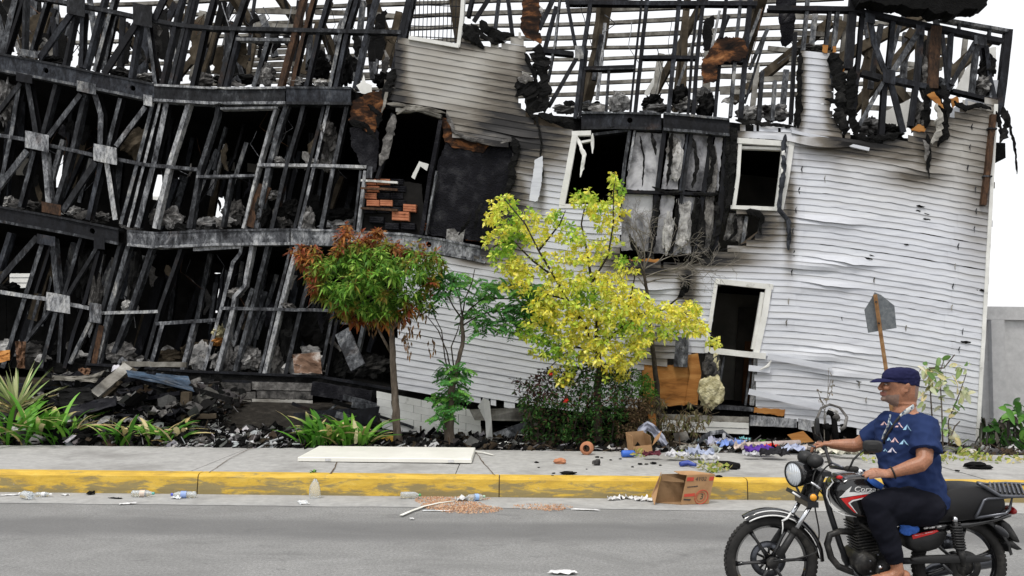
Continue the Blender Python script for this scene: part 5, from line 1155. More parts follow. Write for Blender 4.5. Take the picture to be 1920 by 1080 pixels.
for (x, y, n) in [(1740, 690, 9), (1755, 702, 9), (1742, 722, 10), (1765, 725, 9), (1778, 712, 6), (1800, 728, 7), (1808, 740, 6), (1795, 690, 5), (1812, 690, 4), (1735, 735, 6), (1790, 765, 7), (1780, 775, 6), (1778, 805, 6), (1785, 820, 6), (1730, 750, 4), (1765, 755, 4), (1770, 672, 3), (1750, 830, 6), (1800, 832, 6)]:
    for k in range(n): broad(e, P(x + rnd(-9, 9), y + rnd(-9, 9), Yc + rnd(-.15, .15)), rdir() + Vector((0, -.3, .1)), rnd(.10, .17), rnd(.028, .045), cvar(random.choice(PALE), .15))
# glossy shrub by the concrete wall
Yg = YT + .5; cb = P(1885, 846, Yg); e = empty('glossy_shrub', Vector((cb.x, Yg, bedz(cb.x, Yg))), 'glossy dark green broad leaved shrub with withered skirt by the concrete wall', 'shrub')
for i in range(120):
    x, y = rnd(1850, 1945), rnd(758, 840)
    if x < 1885 and y < 790: continue
    broad(e, P(x, y, Yg + rnd(-.3, .3)), rdir() + Vector((0, -.3, .5)), rnd(.15, .24), rnd(.035, .05), cvar(random.choice(((.035, .11, .018), (.06, .17, .025), (.025, .075, .015), (.10, .24, .035))), .2))
for i in range(80):
    x, y = rnd(1836, 1905), rnd(778, 850); broad(e, P(x, y, Yg + rnd(-.35, .2)), rdir() + Vector((0, 0, -.8)), rnd(.16, .26), rnd(.016, .03), cvar(random.choice(((.05, .042, .034), (.025, .02, .017), (.11, .10, .085), (.015, .02, .01))), .2))
# thin dead sapling
Ys = YT + .1; cb = P(1548, 820, Ys); e = empty('dead_sapling', Vector((cb.x, Ys, bedz(cb.x, Ys))), 'thin dead sapling with a few dry pods before the white siding', 'sapling')
mb = MB()
for q in [[(1546, 838), (1545, 780), (1552, 740), (1554, 690)], [(1546, 770), (1536, 740), (1532, 730)], [(1549, 755), (1560, 730), (1562, 712)], [(1552, 735), (1558, 712)], [(1546, 760), (1538, 748)]]:
    mb.tube([P(x, y, Ys) for x, y in q], [.007, .005, .004, .003][:len(q)], 4)
mb.build('stem', M_TWIG, e)
mb = MB()
for (x, y) in [(1533, 732), (1562, 714), (1560, 722), (1556, 700), (1537, 748), (1550, 745), (1558, 736)]:
    for k in range(3): leaf(mb, P(x + rnd(-3, 3), y + rnd(-3, 3), Ys), rdir() + Vector((0, 0, -.6)), rdir(), .05, .012, cvar((.22, .19, .14)), .5)
mb.build('pods', M_LEAF, e, usecol=True)
# low weeds
def weed(x, y, w, n, label, L=.16, cols=GREEN, Z=KZ):
    c = G(x, y, Z); e = empty('weed', Vector((c.x, c.y, Z)), label, 'weed')
    for i in range(n): strap(e, Vector((c.x + rnd(-w, w), c.y + rnd(-.06, .06), Z - .002)), rnd(0, 6.28), L * rnd(.6, 1.3), .008 + L * .03, rnd(.5, 1.3), cols, .3, n=4)
weed(587, 886, .02, 14, 'tiny grass tuft growing from the pavement crack by the white panel', .05)
weed(1575, 850, .2, 26, 'green weeds at the pavement edge behind the handlebar', .2)
weed(1815, 852, .22, 26, 'yellowing weeds under the pale shrub', .2, [(.10, .2, .03), (.42, .40, .15), (.2, .28, .05)])
weed(1425, 838, .2, 20, 'green weeds under the pale metal flashing', .2)
# ============================================================ things on the pavement, in the bed and beyond
M_CARD = mottled('cardboard', [(.25, (.30, .17, .085)), (.6, (.43, .26, .135)), (.8, (.50, .32, .175))], 5, .85, 0, .2, 90)
M_CARDI = mottled('cardboard_inside', [(.3, (.22, .135, .07)), (.7, (.33, .21, .115))], 5, .9)
M_INK = plain('red_print', (.50, .06, .035), .8); M_INKD = plain('dark_print', (.05, .04, .035), .8)
M_PANEL = mottled('cream_panel', [(.3, (.70, .69, .63)), (.7, (.80, .79, .73))], 2.5, .45, 0, .05, 60, spec=.4)
M_PAPER = mottled('dirty_paper', [(.3, (.36, .36, .36)), (.55, (.68, .68, .68)), (.75, (.80, .80, .79))], 6, .8, 0, .4, 40, vary=.2)
M_TERRA = plain('terracotta', (.42, .185, .10), .85, 0, .2, .4, 60)
def pet():
    m, nt, b = new_mat('clear_plastic'); b.inputs['Base Color'].default_value = (.86, .90, .92, 1); b.inputs['Roughness'].default_value = .12; b.inputs['Transmission Weight'].default_value = .75; b.inputs['IOR'].default_value = 1.3
    bump(nt, b, noise_tex(nt, wpos(nt), 45, 3), .7, .01); return m
M_PET = pet()
M_PLAS = mottled('pale_plastic_film', [(.3, (.5, .53, .55)), (.7, (.76, .78, .80))], 9, .3, 0, .6, 30, spec=.5)

# ---------------- white panel lying on the pavement
a, b, c, d = G(558, 866, KZ), G(885, 866, KZ), G(880, 840, KZ + .05), G(572, 840, KZ + .05)
yb_ = max(c.y, d.y); top = [Vector((a.x, a.y, KZ + .058)), Vector((b.x, a.y, KZ + .058)), Vector((b.x - .0, yb_, KZ + .058)), Vector((a.x, yb_, KZ + .058))]
mb = MB(); e_ = .012; n = 4
ring = lambda k, z: [Vector((a.x + k, a.y + k, z)), Vector((b.x - k, a.y + k, z)), Vector((b.x - k, yb_ - k, z)), Vector((a.x + k, yb_ - k, z))]
R0, R1, R2, R3 = ring(0, KZ + .008), ring(0, KZ + .05), ring(.006, KZ + .058), ring(.03, KZ + .0585)
mb.add(R0 + R1 + R2 + R3, [tuple((j * 4 + i, j * 4 + (i + 1) % 4, (j + 1) * 4 + (i + 1) % 4, (j + 1) * 4 + i)) for j in range(3) for i in range(4)] + [(12, 13, 14, 15), (3, 2, 1, 0)])
pn = mb.build('loose_door', M_PANEL); tag(pn, 'long cream white door lying flat on the pavement', 'door')
for x in (612, 846):
    q = G(x, 864, KZ + .03); m2 = MB(); m2.box((q.x, a.y - .004, KZ + .03), .07, .006, .03); m2.build('paper_label', M_PAPER, pn)

# ---------------- cardboard box in the gutter
B = G(1276, 946, .01); B.z = .01; u = Vector((.315, .075, .0)); v = Vector((-.25, .10, 0)); w = Vector((.065, -.01, .31))
BOX = empty('cardboard_box', B, 'torn open brown cardboard box with red print lying against the yellow kerb', 'box')
def board(name, o, e1, e2, mat, th=.005, parent=None):
    n_ = e1.cross(e2).normalized() * th; f = [o, o + e1, o + e1 + e2, o + e2]; mb = MB(); mb.prism(f, [p + n_ for p in f]); return mb.build(name, mat, parent or BOX)
fp = board('front_panel', B, u, w, M_CARD); board('back_panel', B + v + Vector((0, 0, .001)), u, w * .98, M_CARDI); board('base_panel', B + Vector((0, 0, .002)) + v * .02, v * .95, u, M_CARDI)
board('side_panel', B + u * .995, v, w * .985, M_CARDI); tp = [B + w, B + w + u, B + w + u + v * .9 + Vector((0, 0, .02)), B + w + u * .35 + v * .9 + Vector((0, 0, .02)), B + w + u * .2 + v * .5, B + w + u * .1 + v * .35]
mb = MB(); mb.prism(tp, [p + Vector((0, 0, .005)) for p in tp]); mb.build('top_panel', M_CARD, BOX)
fl = [B + v, B + v + w * 1.04 + Vector((.0, .02, 0)), B + v + w * .98 + Vector((-.02, -.05, 0)), B + v + w * .3 + Vector((-.075, -.09, 0)), B + v + Vector((-.03, -.13, .0))]
mb = MB(); mb.prism(fl, [p + Vector((-.005, .002, 0)) for p in fl]); flp = mb.build('flap', M_CARD, BOX)
mb = MB(); f2 = [B + v * .98 + w * .75, B + v * .98 + w * .97, B + v * .4 + w * .8 + u * .3, B + v * .35 + w * .72 + u * .3]; mb.prism(f2, [p + Vector((.002, .005, 0)) for p in f2]); mb.build('flap', M_CARDI, BOX)
nf = u.cross(w).normalized(); nf = nf if nf.y < 0 else -nf
def fpt(s, t, k=.009): return B + u * s + w * t + nf * k
def fq(pts, mat, name='print', k=.008): f = [fpt(s, t, k) for s, t in pts]; mb = MB(); mb.prism(f, [p - nf * .002 for p in f]); mb.build(name, mat, fp)
for s0, s1 in ((.03, .27), (.83, .985)): fq([(s0, .80), (s1, .80), (s1, .93), (s0, .93)], M_INK)
def text_on(txt, org, ex, ey, size, mat, parent, name='lettering'):
    tc = bpy.data.curves.new('t', 'FONT'); tc.body = txt; tc.size = 1.0; tc.extrude = .0; o = bpy.data.objects.new('t', tc); COL.objects.link(o)
    dg = bpy.context.evaluated_depsgraph_get(); dg.update(); me = bpy.data.meshes.new_from_object(o.evaluated_get(dg)); bpy.data.objects.remove(o)
    return mobj(name, [org + ex * (q.co.x * size) + ey * (q.co.y * size) for q in me.vertices], [tuple(p.vertices) for p in me.polygons], mat, parent)
un, wn_ = u.normalized(), w.normalized()
text_on('4Y02', fpt(.33, .80, .009), un, wn_, .062, M_INKD, fp); text_on('3', fpt(.62, .17, .009), un, wn_, .085, M_INKD, fp)
fq([(.05, .26), (.42, .28), (.42, .38), (.05, .36)], M_INK); fq([(.06, .15), (.30, .13), (.32, .18), (.06, .2)], M_INKD); fq([(.10, .58), (.48, .60), (.46, .64), (.32, .62), (.10, .61)], M_INKD)
mb = MB(); pts = [fpt(.68 + .23 * math.cos(t * .2618), .24 + .24 * math.sin(t * .2618), .008) for t in range(25)]; mb.tube(pts, .004, 4); mb.build('print', M_INK, fp)
mb = MB(); pts = [fpt(.66 + .15 * math.cos(t * .2618), .25 + .16 * math.sin(t * .2618), .008) for t in range(25)]; mb.tube(pts, .0025, 4); mb.build('print', M_INK, fp)
for k in (.15, .45): f = [fl[0].lerp(fl[1], k) + Vector((-.03, -.05, 0)), fl[0].lerp(fl[1], k + .14) + Vector((-.02, -.03, 0)), fl[0].lerp(fl[1], k + .26) + Vector((-.035, -.06, 0)), fl[0].lerp(fl[1], k + .12) + Vector((-.05, -.085, 0))]

# ---------------- bottles and litter in the gutter
def bottle(px, py, ang, L, r, cap, label, band=None, z=.012):
    c = G(px, py, z + r * .6); ax = Vector((math.cos(ang), math.sin(ang), rnd(-.02, .02))).normalized(); c.z = .008 + r
    if c.y > Y_KERB - r - .01: c.y = Y_KERB - r - .01
    e = empty('plastic_bottle', Vector((c.x, c.y, .01)), label, 'bottle')
    mb = MB(); prof = [(0, -L / 2), (r * .7, -L / 2), (r, -L * .44)] + [(r * (1 - .06 * (k % 2)), -L * .40 + L * .55 * k / 9) for k in range(10)] + [(r * .9, L * .22), (r * .55, L * .34), (r * .36, L * .40), (r * .36, L * .45), (0, L * .45)]
    mb.lathe(c, prof, ax, 20); q = []
    for v_ in mb.v: v_ = Vector(v_); k = 1 - .16 * max(0, nz(v_.x * 22, v_.y * 22, v_.z * 22 + px)); o = c + ax * (v_ - c).dot(ax); q.append(o + (v_ - o) * k)
    mb.v = q; mb.build('body', M_PET, e, True)
    m2 = MB(); m2.lathe(c + ax * L * .45, [(r * .42, -.012), (r * .42, .012), (0, .012)], ax, 14); m2.build('cap', plain('cap_' + label[:6], cap, .4), e)
    if band: m2 = MB(); m2.lathe(c, [(r * 1.02, -L * .12), (r * 1.02, L * .1)], ax, 20); m2.build('label_band', plain('band_' + label[:6], band, .5), e)
    return e
bottle(48, 930, 2.6, .22, .042, (.7, .7, .72), 'crushed clear bottle in the gutter under the spiky plant')
bottle(82, 928, .1, .16, .025, (.75, .75, .75), 'short white wrapped bottle beside the crushed bottle', (.7, .7, .7))
bottle(268, 927, .06, .24, .036, (.10, .35, .30), 'clear bottle with teal and orange wrapper in the gutter', (.6, .5, .42))
bottle(344, 929, 3.3, .26, .036, (.06, .08, .45), 'clear bottle with blue cap by the kerb joint', (.25, .35, .62))
bottle(770, 930, .12, .22, .037, (.08, .35, .12), 'clear bottle with green cap beside the orange grain')
bottle(893, 934, .5, .2, .036, (.35, .5, .35), 'clear crumpled bottle lying behind the orange grain', (.3, .45, .7))
def crumpled(name, px, py, w, h, mat, label=None, cat=None, group=None, Z=0.0, lift=.0, n=7, flat=.5, seed=None, parent=None, Y=None, tilt=0.0, ang=None):
    c = G(px, py, Z) if Y is None else P(px, py, Y); sd = seed if seed is not None else rnd(0, 99); a0 = ang if ang is not None else rnd(0, 6.28); vs = []; fs = []
    ca, sa = math.cos(a0), math.sin(a0)
    for j in range(n + 1):
        for i in range(n + 1):
            x = (i / n - .5) * w; y = (j / n - .5) * h; ex = .22 * w * nz(i * .7, j * .7, sd); ey = .22 * h * nz(i * .7 + 40, j * .7, sd)
            z = flat * min(w, h) * (abs(nz(i * .55, j * .55, sd + 20)) + .55 * abs(nz(i * 1.3, j * 1.3, sd + 30))) + tilt * y
            vs.append(Vector((c.x + (x + ex) * ca - (y + ey) * sa, c.y + (x + ex) * sa + (y + ey) * ca, c.z + .008 + lift + z)))
    for j in range(n):
        for i in range(n): q = j * (n + 1) + i; fs.append((q, q + 1, q + n + 2, q + n + 1))
    o = mobj(name, vs, fs, mat, parent)
    if label: tag(o, label, cat, group)
    return o
mb = MB(); c = G(590, 934, .006); pr = [(.055, 0), (.062, .03), (.06, .09), (.05, .14), (.03, .18), (.012, .205), (0, .21)]; mb.lathe(c, pr, UP if False else Vector((0, 0, 1)), 18)
mb.v = [tuple(Vector(q) + Vector((nz(q[2] * 30, i * .3) * .008, nz(q[2] * 30, i * .3 + 9) * .008, 0))) for i, q in enumerate(mb.v)]
tag(mb.build('plastic_bag', M_PET, None, True), 'upright clear plastic bag standing against the kerb', 'bag')
crumpled('plastic_scrap', 568, 944, .2, .1, M_PLAS, 'flat clear plastic scrap beside the upright bag', 'scrap', flat=.2)
for x, y, w_ in ((22, 930, .22), (122, 930, .08), (240, 946, .16)): crumpled('paper_scrap', x, y, w_, .06, M_PAPER, 'small pale paper scrap in the gutter near the bottles', 'scrap', 'pale paper scraps in the gutter', flat=.3)
crumpled('plastic_scrap', 332, 936, .1, .08, M_PLAS, 'folded silver wrapper leaning on the blue capped bottle', 'scrap', flat=.6)
crumpled('dark_rag', 170, 928, .12, .08, M_CHAR, 'small black rag at the foot of the yellow kerb', 'rag', flat=.6); crumpled('dark_rag', 217, 936, .14, .05, M_CHAR, 'flat dark strap lying in the gutter between bottles', 'strap', flat=.3)
for x, y, a_ in ((1150, 939, .2), (1165, 937, 1), (1178, 936, 2), (1188, 934, 3), (1196, 939, 1.4), (1205, 940, .5), (1216, 941, 2.2)):
    crumpled('tissue', x, y, .13, .08, M_PAPER, 'crumpled white tissue lying beside the cardboard box', 'tissue', 'crumpled tissues by the cardboard box', flat=.75, ang=a_)
mb = MB(); pts = [G(x, y, .02) for x, y in ((752, 966), (770, 958), (795, 949), (822, 943), (852, 939))]; mb.tube(pts, [(.004, .02)] * 5, 8, hint=Vector((0, 0, 1))); tag(mb.build('white_strip', M_PANEL, None, True), 'curved white plastic strip lying across the orange grain', 'strip')
crumpled('paper_scrap', 866, 940, .14, .1, M_PAPER, 'white paper lump at the end of the curved strip', 'scrap', flat=.8); crumpled('plastic_scrap', 820, 959, .3, .03, M_PLAS, 'thin blue grey plastic sliver beside the orange grain', 'scrap', flat=.3, ang=0.05)
crumpled('paper_scrap', 1098, 957, .26, .05, M_PAPER, 'flattened paper strip on the gutter concrete', 'scrap', flat=.2, ang=-.15); crumpled('paper_scrap', 772, 974, .08, .04, M_PAPER, 'white paper fleck on the asphalt below the curved strip', 'scrap', flat=.3)
crumpled('paper_scrap', 1055, 1076, .2, .08, M_PAPER, 'white paper scrap on the asphalt in front of the motorcycle wheel', 'scrap', flat=.3, ang=0)
# orange grain
mg = MB(); SP = [(812, 938, 34, 9), (850, 948, 60, 10), (880, 955, 62, 8), (860, 935, 60, 4), (1015, 950, 60, 6), (1035, 953, 26, 5)]
for (cx, cy, rx, ry), N_ in zip(SP, (700, 1300, 1100, 400, 260, 260)):
    for i in range(N_):
        a_ = rnd(0, 6.28); r_ = math.sqrt(rnd(0, 1)) ; p = G(cx + rx * r_ * math.cos(a_), cy + ry * r_ * math.sin(a_), .008); s_ = rnd(.006, .013); col = cvar(random.choice(((.66, .36, .20), (.72, .45, .28), (.58, .30, .16), (.75, .55, .38))), .15)
        if p.y > Y_KERB - .01: continue
        z = rnd(0, .012) * (1 - r_); q = [p + Vector((rnd(-s_, s_), rnd(-s_, s_), z)) for _ in range(3)] + [p + Vector((0, 0, z + s_ * .9))]; mg.add(q, [(0, 1, 2), (0, 1, 3), (1, 2, 3), (2, 0, 3)], col)
tag(mg.build('orange_grain', vcol('grain', .8, 0, 0), usecol=True, kind='stuff'), 'spilled orange grain scattered in the gutter', 'grain')
# pavement bits
mb = MB(); c = G(1101, 853, KZ); mb.lathe(c + Vector((0, .05, .085)), [(.048, -.06), (.085, -.06), (.088, 0), (.085, .06), (.048, .06), (.048, -.06)], Vector((.25, 1, .0)), 26); tag(mb.build('clay_pipe', M_TERRA, None, True), 'short terracotta pipe lying on the pavement edge by the bush', 'pipe')
def stone(px, py, r, sy, mat, label, cat, Z=KZ, group=None):
    c = G(px, py, Z); mb = MB(); mb.ell((0, 0, 0), 1, 1, 1, 12, 8); sd = rnd(0, 99); vs = []
    for q in mb.v: q = Vector(q); k = 1 + .5 * nz(q.x * 1.6 + sd, q.y * 1.6, q.z * 1.6); vs.append(c + Vector((q.x * r * k, q.y * r * .7 * k, (q.z * sy * k + sy * .8))))
    return tag(mobj('stone' if cat == 'stone' else cat.replace(' ', '_'), vs, mb.f, mat), label, cat, group)
stone(1050, 869, .085, .035, M_TERRA, 'broken reddish brick shard on the pavement', 'brick shard'); stone(1119, 872, .05, .04, M_ASHG, 'rounded tan stone on the pavement by the brick shard', 'stone'); stone(1064, 889, .09, .018, M_CHAR, 'flat black charred flake near the kerb edge', 'charred flake')
for x, y, r_ in ((1006, 868, .03), (1010, 877, .015), (1038, 888, .02), (1036, 892, .015), (1120, 858, .03), (1128, 859, .02), (1145, 863, .02), (1100, 880, .012), (1200, 871, .03), (1212, 871, .025), (1226, 870, .04), (1186, 876, .02), (1163, 861, .02), (1348, 895, .04), (1375, 880, .06), (1795, 884, .03), (1238, 873, .02), (1850, 880, .08), (1830, 879, .14)):
    stone(x, y, r_, r_ * .35, M_CHAR, 'small black cinder scattered on the pavement', 'cinder', group='cinders on the pavement')

# ---------------- heap of belongings right of the bush
YH = Y_BACK + .15
def cl(col, n='cloth'): return plain(n, col, .85, 0, .15, .4, 70, .3)
cX = G(1212, 852, KZ); 
BX2 = empty('open_carton', cX, 'small open brown carton under a grey jacket beside the bush', 'carton')
def board2(o, e1, e2, mat): n_ = e1.cross(e2).normalized() * .005; f = [o, o + e1, o + e1 + e2, o + e2]; mb = MB(); mb.prism(f, [p + n_ for p in f]); mb.build('panel', mat, BX2)
o_ = cX + Vector((-.16, .06, .0)); e1, e2, e3 = Vector((.26, .08, .02)), Vector((-.03, .0, .24)), Vector((-.05, .26, .02)); board2(o_ + e3, e1, e2, M_CARDI); board2(o_, e3, e2, M_CARD); board2(o_ + e1, e3, e2 * .9, M_CARDI); board2(o_, e1, e2 * .4, M_CARD); board2(o_ + e1 * 1.02 + Vector((0, 0, .08)), Vector((.08, -.06, .1)), Vector((.05, .08, .1)), M_CARD); board2(o_ + Vector((.0, 0, .004)), e1, e3, M_CARDI)
mj = mottled('grey_jacket', [(.3, (.16, .17, .22)), (.55, (.36, .38, .46)), (.75, (.52, .54, .62))], 7, .85, 0, .5, 40)
def drape(name, path, w, mat, label, cat, Y0, amp=.05):
    q = resample([Vector((x, y, 0)) for x, y in path], 4); K = 9; vs = []; fs = []; sd = rnd(0, 99)
    for i, p in enumerate(q):
        tg = (q[min(i + 1, len(q) - 1)] - q[max(0, i - 1)]).normalized(); n_ = Vector((-tg.y, tg.x, 0))
        for k in range(K): s_ = (k / (K - 1) - .5) * w * (1 + .3 * nz(i * .3, sd)); vs.append(P(p.x + n_.x * s_, p.y + n_.y * s_, Y0 + amp * 1.6 * nz(i * .35, k * .8, sd) - .04 * math.sin(k / (K - 1) * math.pi)))
    for i in range(len(q) - 1):
        for k in range(K - 1): a_ = i * K + k; fs.append((a_, a_ + 1, a_ + K + 1, a_ + K))
    return tag(mobj(name, vs, fs, mat, None, True), label, cat)
drape('grey_jacket', [(1200, 832), (1204, 806), (1214, 797), (1226, 806), (1240, 824), (1250, 840)], 15, mj, 'grey blue jacket draped over the small carton', 'jacket', YH + .12)
mb = MB(); mb.prism([P(x, y, YH + .4) for x, y in ((1262, 812), (1288, 809), (1293, 824), (1266, 828))], [P(x, y, YH + .62) for x, y in ((1262, 812), (1288, 809), (1293, 824), (1266, 828))]); tag(mb.build('wood_block', M_BATT), 'pale sawn wood block in the litter beside the carton', 'wood block')
mb = MB(); mb.prism([P(x, y, YH + .5) for x, y in ((1214, 776), (1229, 775), (1231, 802), (1222, 806))], [P(x, y, YH + .56) for x, y in ((1214, 776), (1229, 775), (1231, 802), (1222, 806))]); tag(mb.build('wood_offcut', M_PLYO), 'tan plywood offcut standing behind the jacket', 'wood offcut')
for path, w_, lab in (([(1308, 838), (1318, 820), (1332, 812), (1356, 809)], 9, 'bent white metal sheet arching over the litter'), ([(1354, 806), (1368, 818), (1388, 833)], 4, 'thin white metal strip sloping down into the clothes'), ([(1358, 812), (1356, 834)], 7, 'short upright white metal offcut in the litter')):
    mb = MB(); mb.tube([P(x, y, YH + .25) for x, y in path], [(.008, w_ / 260)] * len(path), 6, hint=Vector((0, 1, 0))); tag(mb.build('metal_strip', M_STL), lab, 'metal strip')
mb = MB(); mb.tube([P(1262, 828, YH), P(1300, 836, YH - .05), P(1340, 845, YH - .1), P(1400, 858, YH - .14)], [.014, .012, .012, .008], 6); tag(mb.build('fallen_branch', M_BARK, None, True), 'long thin bare branch lying across the scattered clothes', 'branch')
mb = MB(); mb.tube([P(1330, 838, YH + .18), P(1400, 836, YH + .12), P(1500, 832, YH + .1)], [.045, .05, .055], 12); tag(mb.build('carpet_roll', mottled('carpet', [(.3, (.30, .25, .23)), (.7, (.52, .45, .42))], 20, .95, 0, .5, 80), None, True), 'long pinkish rolled carpet behind the scattered clothes', 'carpet')
mb = MB(); mb.prism([P(x, y, YH + .3) for x, y in ((1476, 815), (1506, 808), (1526, 828), (1492, 832))], [P(x, y, YH + .45) for x, y in ((1476, 815), (1506, 808), (1526, 828), (1492, 832))]); tag(mb.build('orange_board', M_PLYO), 'orange brown board tilted in the litter behind the handlebar', 'board')
CL = [(1350, 838, .34, (.46, .47, .58), 'white and lilac shirt heaped under the carpet roll', 'shirt'), (1372, 842, .32, (.20, .30, .62), 'blue and white cloth heap beside the red cloth', 'cloth'), (1365, 836, .14, (.62, .03, .05), 'small crimson cloth on top of the blue heap', 'cloth'), (1446, 842, .22, (.66, .04, .03), 'bright red garment lying on the carpet roll', 'garment'), (1466, 842, .18, (.72, .20, .10), 'coral garment beside the bright red one', 'garment'), (1424, 852, .32, (.10, .04, .30), 'purple garment spread on the pavement edge', 'garment'), (1408, 858, .18, (.50, .50, .52), 'white rag between the branch and the purple garment', 'rag'), (1452, 858, .3, (.025, .025, .028), 'black cloth lying flat beside the purple garment', 'cloth'), (1488, 848, .26, (.42, .46, .60), 'pale blue striped cloth behind the headlamp', 'cloth'), (1400, 846, .3, (.50, .42, .38), 'dusty pink cloth beside the carpet roll', 'cloth'), (1318, 832, .14, (.3, .4, .42), 'small teal rag under the metal sheet', 'rag'), (1396, 828, .16, (.22, .52, .55), 'turquoise scrap on the end of the carpet roll', 'scrap'),
      (1270, 860, .26, (.50, .50, .52), 'white plastic bag heap beside the carton', 'bag'), (1312, 858, .3, (.36, .40, .52), 'pale blue and white bag heap before the branch', 'bag'), (1330, 866, .22, (.50, .50, .50), 'white crumpled bag at the pavement edge', 'bag'), (1222, 858, .2, (.10, .025, .035), 'dark maroon cloth spilling from the carton', 'cloth'), (1520, 846, .24, (.5, .45, .42), 'beige cloth behind the gauges', 'cloth'), (1292, 846, .2, (.28, .27, .24), 'dull khaki rag beside the white bag heap', 'rag'), (1550, 852, .26, (.58, .56, .48), 'cream paper litter behind the handlebar', 'litter'), (1590, 856, .3, (.62, .6, .5), 'cream dry leaf litter behind the tank', 'litter')]
for x, y, s_, col, lab, cat in CL:
    crumpled(cat if cat not in ('cloth',) else 'cloth', x, y + 3, s_ * 1.1, s_ * .65, cl(col, 'cloth_' + cat), lab, cat, Z=KZ, lift=.03, flat=.8, n=10, ang=rnd(-.3, .3))
mb = MB(); c = G(1178, 857, KZ); mb.lathe(c + Vector((0, 0, .045)), [(0, -.09), (.04, -.09), (.045, -.08), (.045, .06), (.03, .09), (0, .09)], Vector((1, .2, 0)), 16); tag(mb.build('blue_canister', plain('blue_plastic', (.03, .12, .50), .4), None, True), 'blue plastic canister lying beside the carton', 'canister')
mb = MB(); mb.tube([G(1276, 870, KZ + .03), G(1290, 868, KZ + .035), G(1304, 872, KZ + .03)], [.03, .035, .02], 10); tag(mb.build('blue_shoe', plain('blue_rubber', (.03, .06, .30), .5), None, True), 'dark blue rubber shoe on the pavement above the box', 'shoe')
mb = MB(); mb.tube([G(1346, 868, KZ + .03), G(1366, 872, KZ + .045), G(1386, 874, KZ + .03)], [.03, .05, .035], 12); tag(mb.build('black_shoe', M_BLACK, None, True), 'black shoe lying on the pavement behind the box', 'shoe')
def leafpile(x, y, w_, n_, label):
    c = G(x, y, KZ); mb = MB()
    for i in range(n_): p = c + Vector((rnd(-w_, w_), rnd(-.16, .16), rnd(.005, .07))); leaf(mb, p, rdir() + Vector((0, 0, .3)), rdir(), rnd(.06, .11), rnd(.016, .026), cvar(random.choice(((.42, .42, .10), (.30, .36, .07), (.55, .5, .2), (.2, .26, .06)))), .4)
    tag(mb.build('leaf_pile', M_LEAF, usecol=True, kind='stuff'), label, 'leaves')
leafpile(1343, 882, .16, 60, 'wilted yellow green leaves lying beside the black shoe'); leafpile(1193, 855, .07, 26, 'small wilted leaf bunch by the blue canister'); leafpile(1290, 858, .2, 30, 'wilted leaves strewn over the white bags')
leafpile(1880, 866, .35, 60, 'dry leaves strewn along the pavement edge under the glossy shrub'); leafpile(1800, 862, .3, 60, 'dry cream leaves strewn under the pale shrub'); leafpile(1700, 866, .6, 50, 'dry leaves strewn on the pavement behind the rider')

# twisted burnt wheel-like stump before the siding
c = P(1562, 800, YT + .1); ST = empty('burnt_stump', Vector((c.x, c.y, bedz(c.x, c.y))), 'twisted burnt stump with curled bark hoops before the white siding', 'stump')
def hoop(pts, r_, mat): mb = MB(); mb.tube([P(x, y, YT + .1 + o) for x, y, o in pts], r_, 7); mb.build('hoop', mat, ST, True)
hoop([(1534, 812, 0), (1532, 785, .05), (1540, 765, .1), (1556, 758, .1), (1574, 764, .05), (1588, 782, -.05), (1584, 800, -.1), (1576, 806, -.1)], [(.018, .03)] * 8, M_ASHG); hoop([(1548, 800, .1), (1546, 780, .1), (1556, 768, .05), (1568, 772, 0), (1572, 790, 0)], [(.015, .03)] * 5, M_GYP)
hoop([(1568, 836, 0), (1566, 810, 0), (1564, 786, .02), (1558, 772, .05)], [.05, .045, .04, .03], M_CHAR); hoop([(1554, 836, .05), (1550, 812, .05), (1544, 795, .05)], [.045, .035, .02], M_CHAR); hoop([(1526, 800, -.1), (1534, 830, -.1), (1540, 850, -.12)], [.04, .045, .03], M_CHAR)
for x, y, r_ in ((1556, 775, .05), (1568, 782, .05), (1550, 800, .06), (1580, 800, .04)):
    mb = MB(); mb.ell(P(x, y, YT + .1), r_, r_ * .7, r_ * .9, 9, 6); mb.v = [tuple(Vector(q) + Vector((nz(q[0] * 20, q[2] * 20), 0, nz(q[0] * 20, q[2] * 20 + 5))) * .03) for q in mb.v]; mb.build('charred_knot', random.choice((M_CHAR, M_ASHG)), ST)

# ---------------- fallen siding and bent sheets in the middle of the bed
FS = empty('fallen_siding', P(800, 800, YT + .9), 'fallen white siding section leaning in the bed behind two tree trunks', 'siding')
for r_ in range(6):
    for c_ in range(5):
        x0 = 706 + c_ * 42 - (r_ % 2) * 14; x1 = x0 + 41.2; yy = lambda x: 733 + r_ * 13.6 + (x - 706) * .20
        x0 = max(x0, 704 + r_ * 3); x1 = min(x1, 906 - r_ * 2)
        if x1 - x0 < 8 or yy(x0) > 832: continue
        if r_ == 5 and c_ < 2: continue
        q = [(x0, yy(x0)), (x1, yy(x1)), (x1, yy(x1) + 13.2), (x0, yy(x0) + 13.2)]; dd = 1.2 - r_ * .07; f = [P(x, y, YT + dd + (.02 if k > 1 else .05) ) for k, (x, y) in enumerate(q)]; mb = MB(); mb.prism(f, [p + Vector((0, .015, 0)) for p in f]); mb.build('board', M_TRIM, FS)
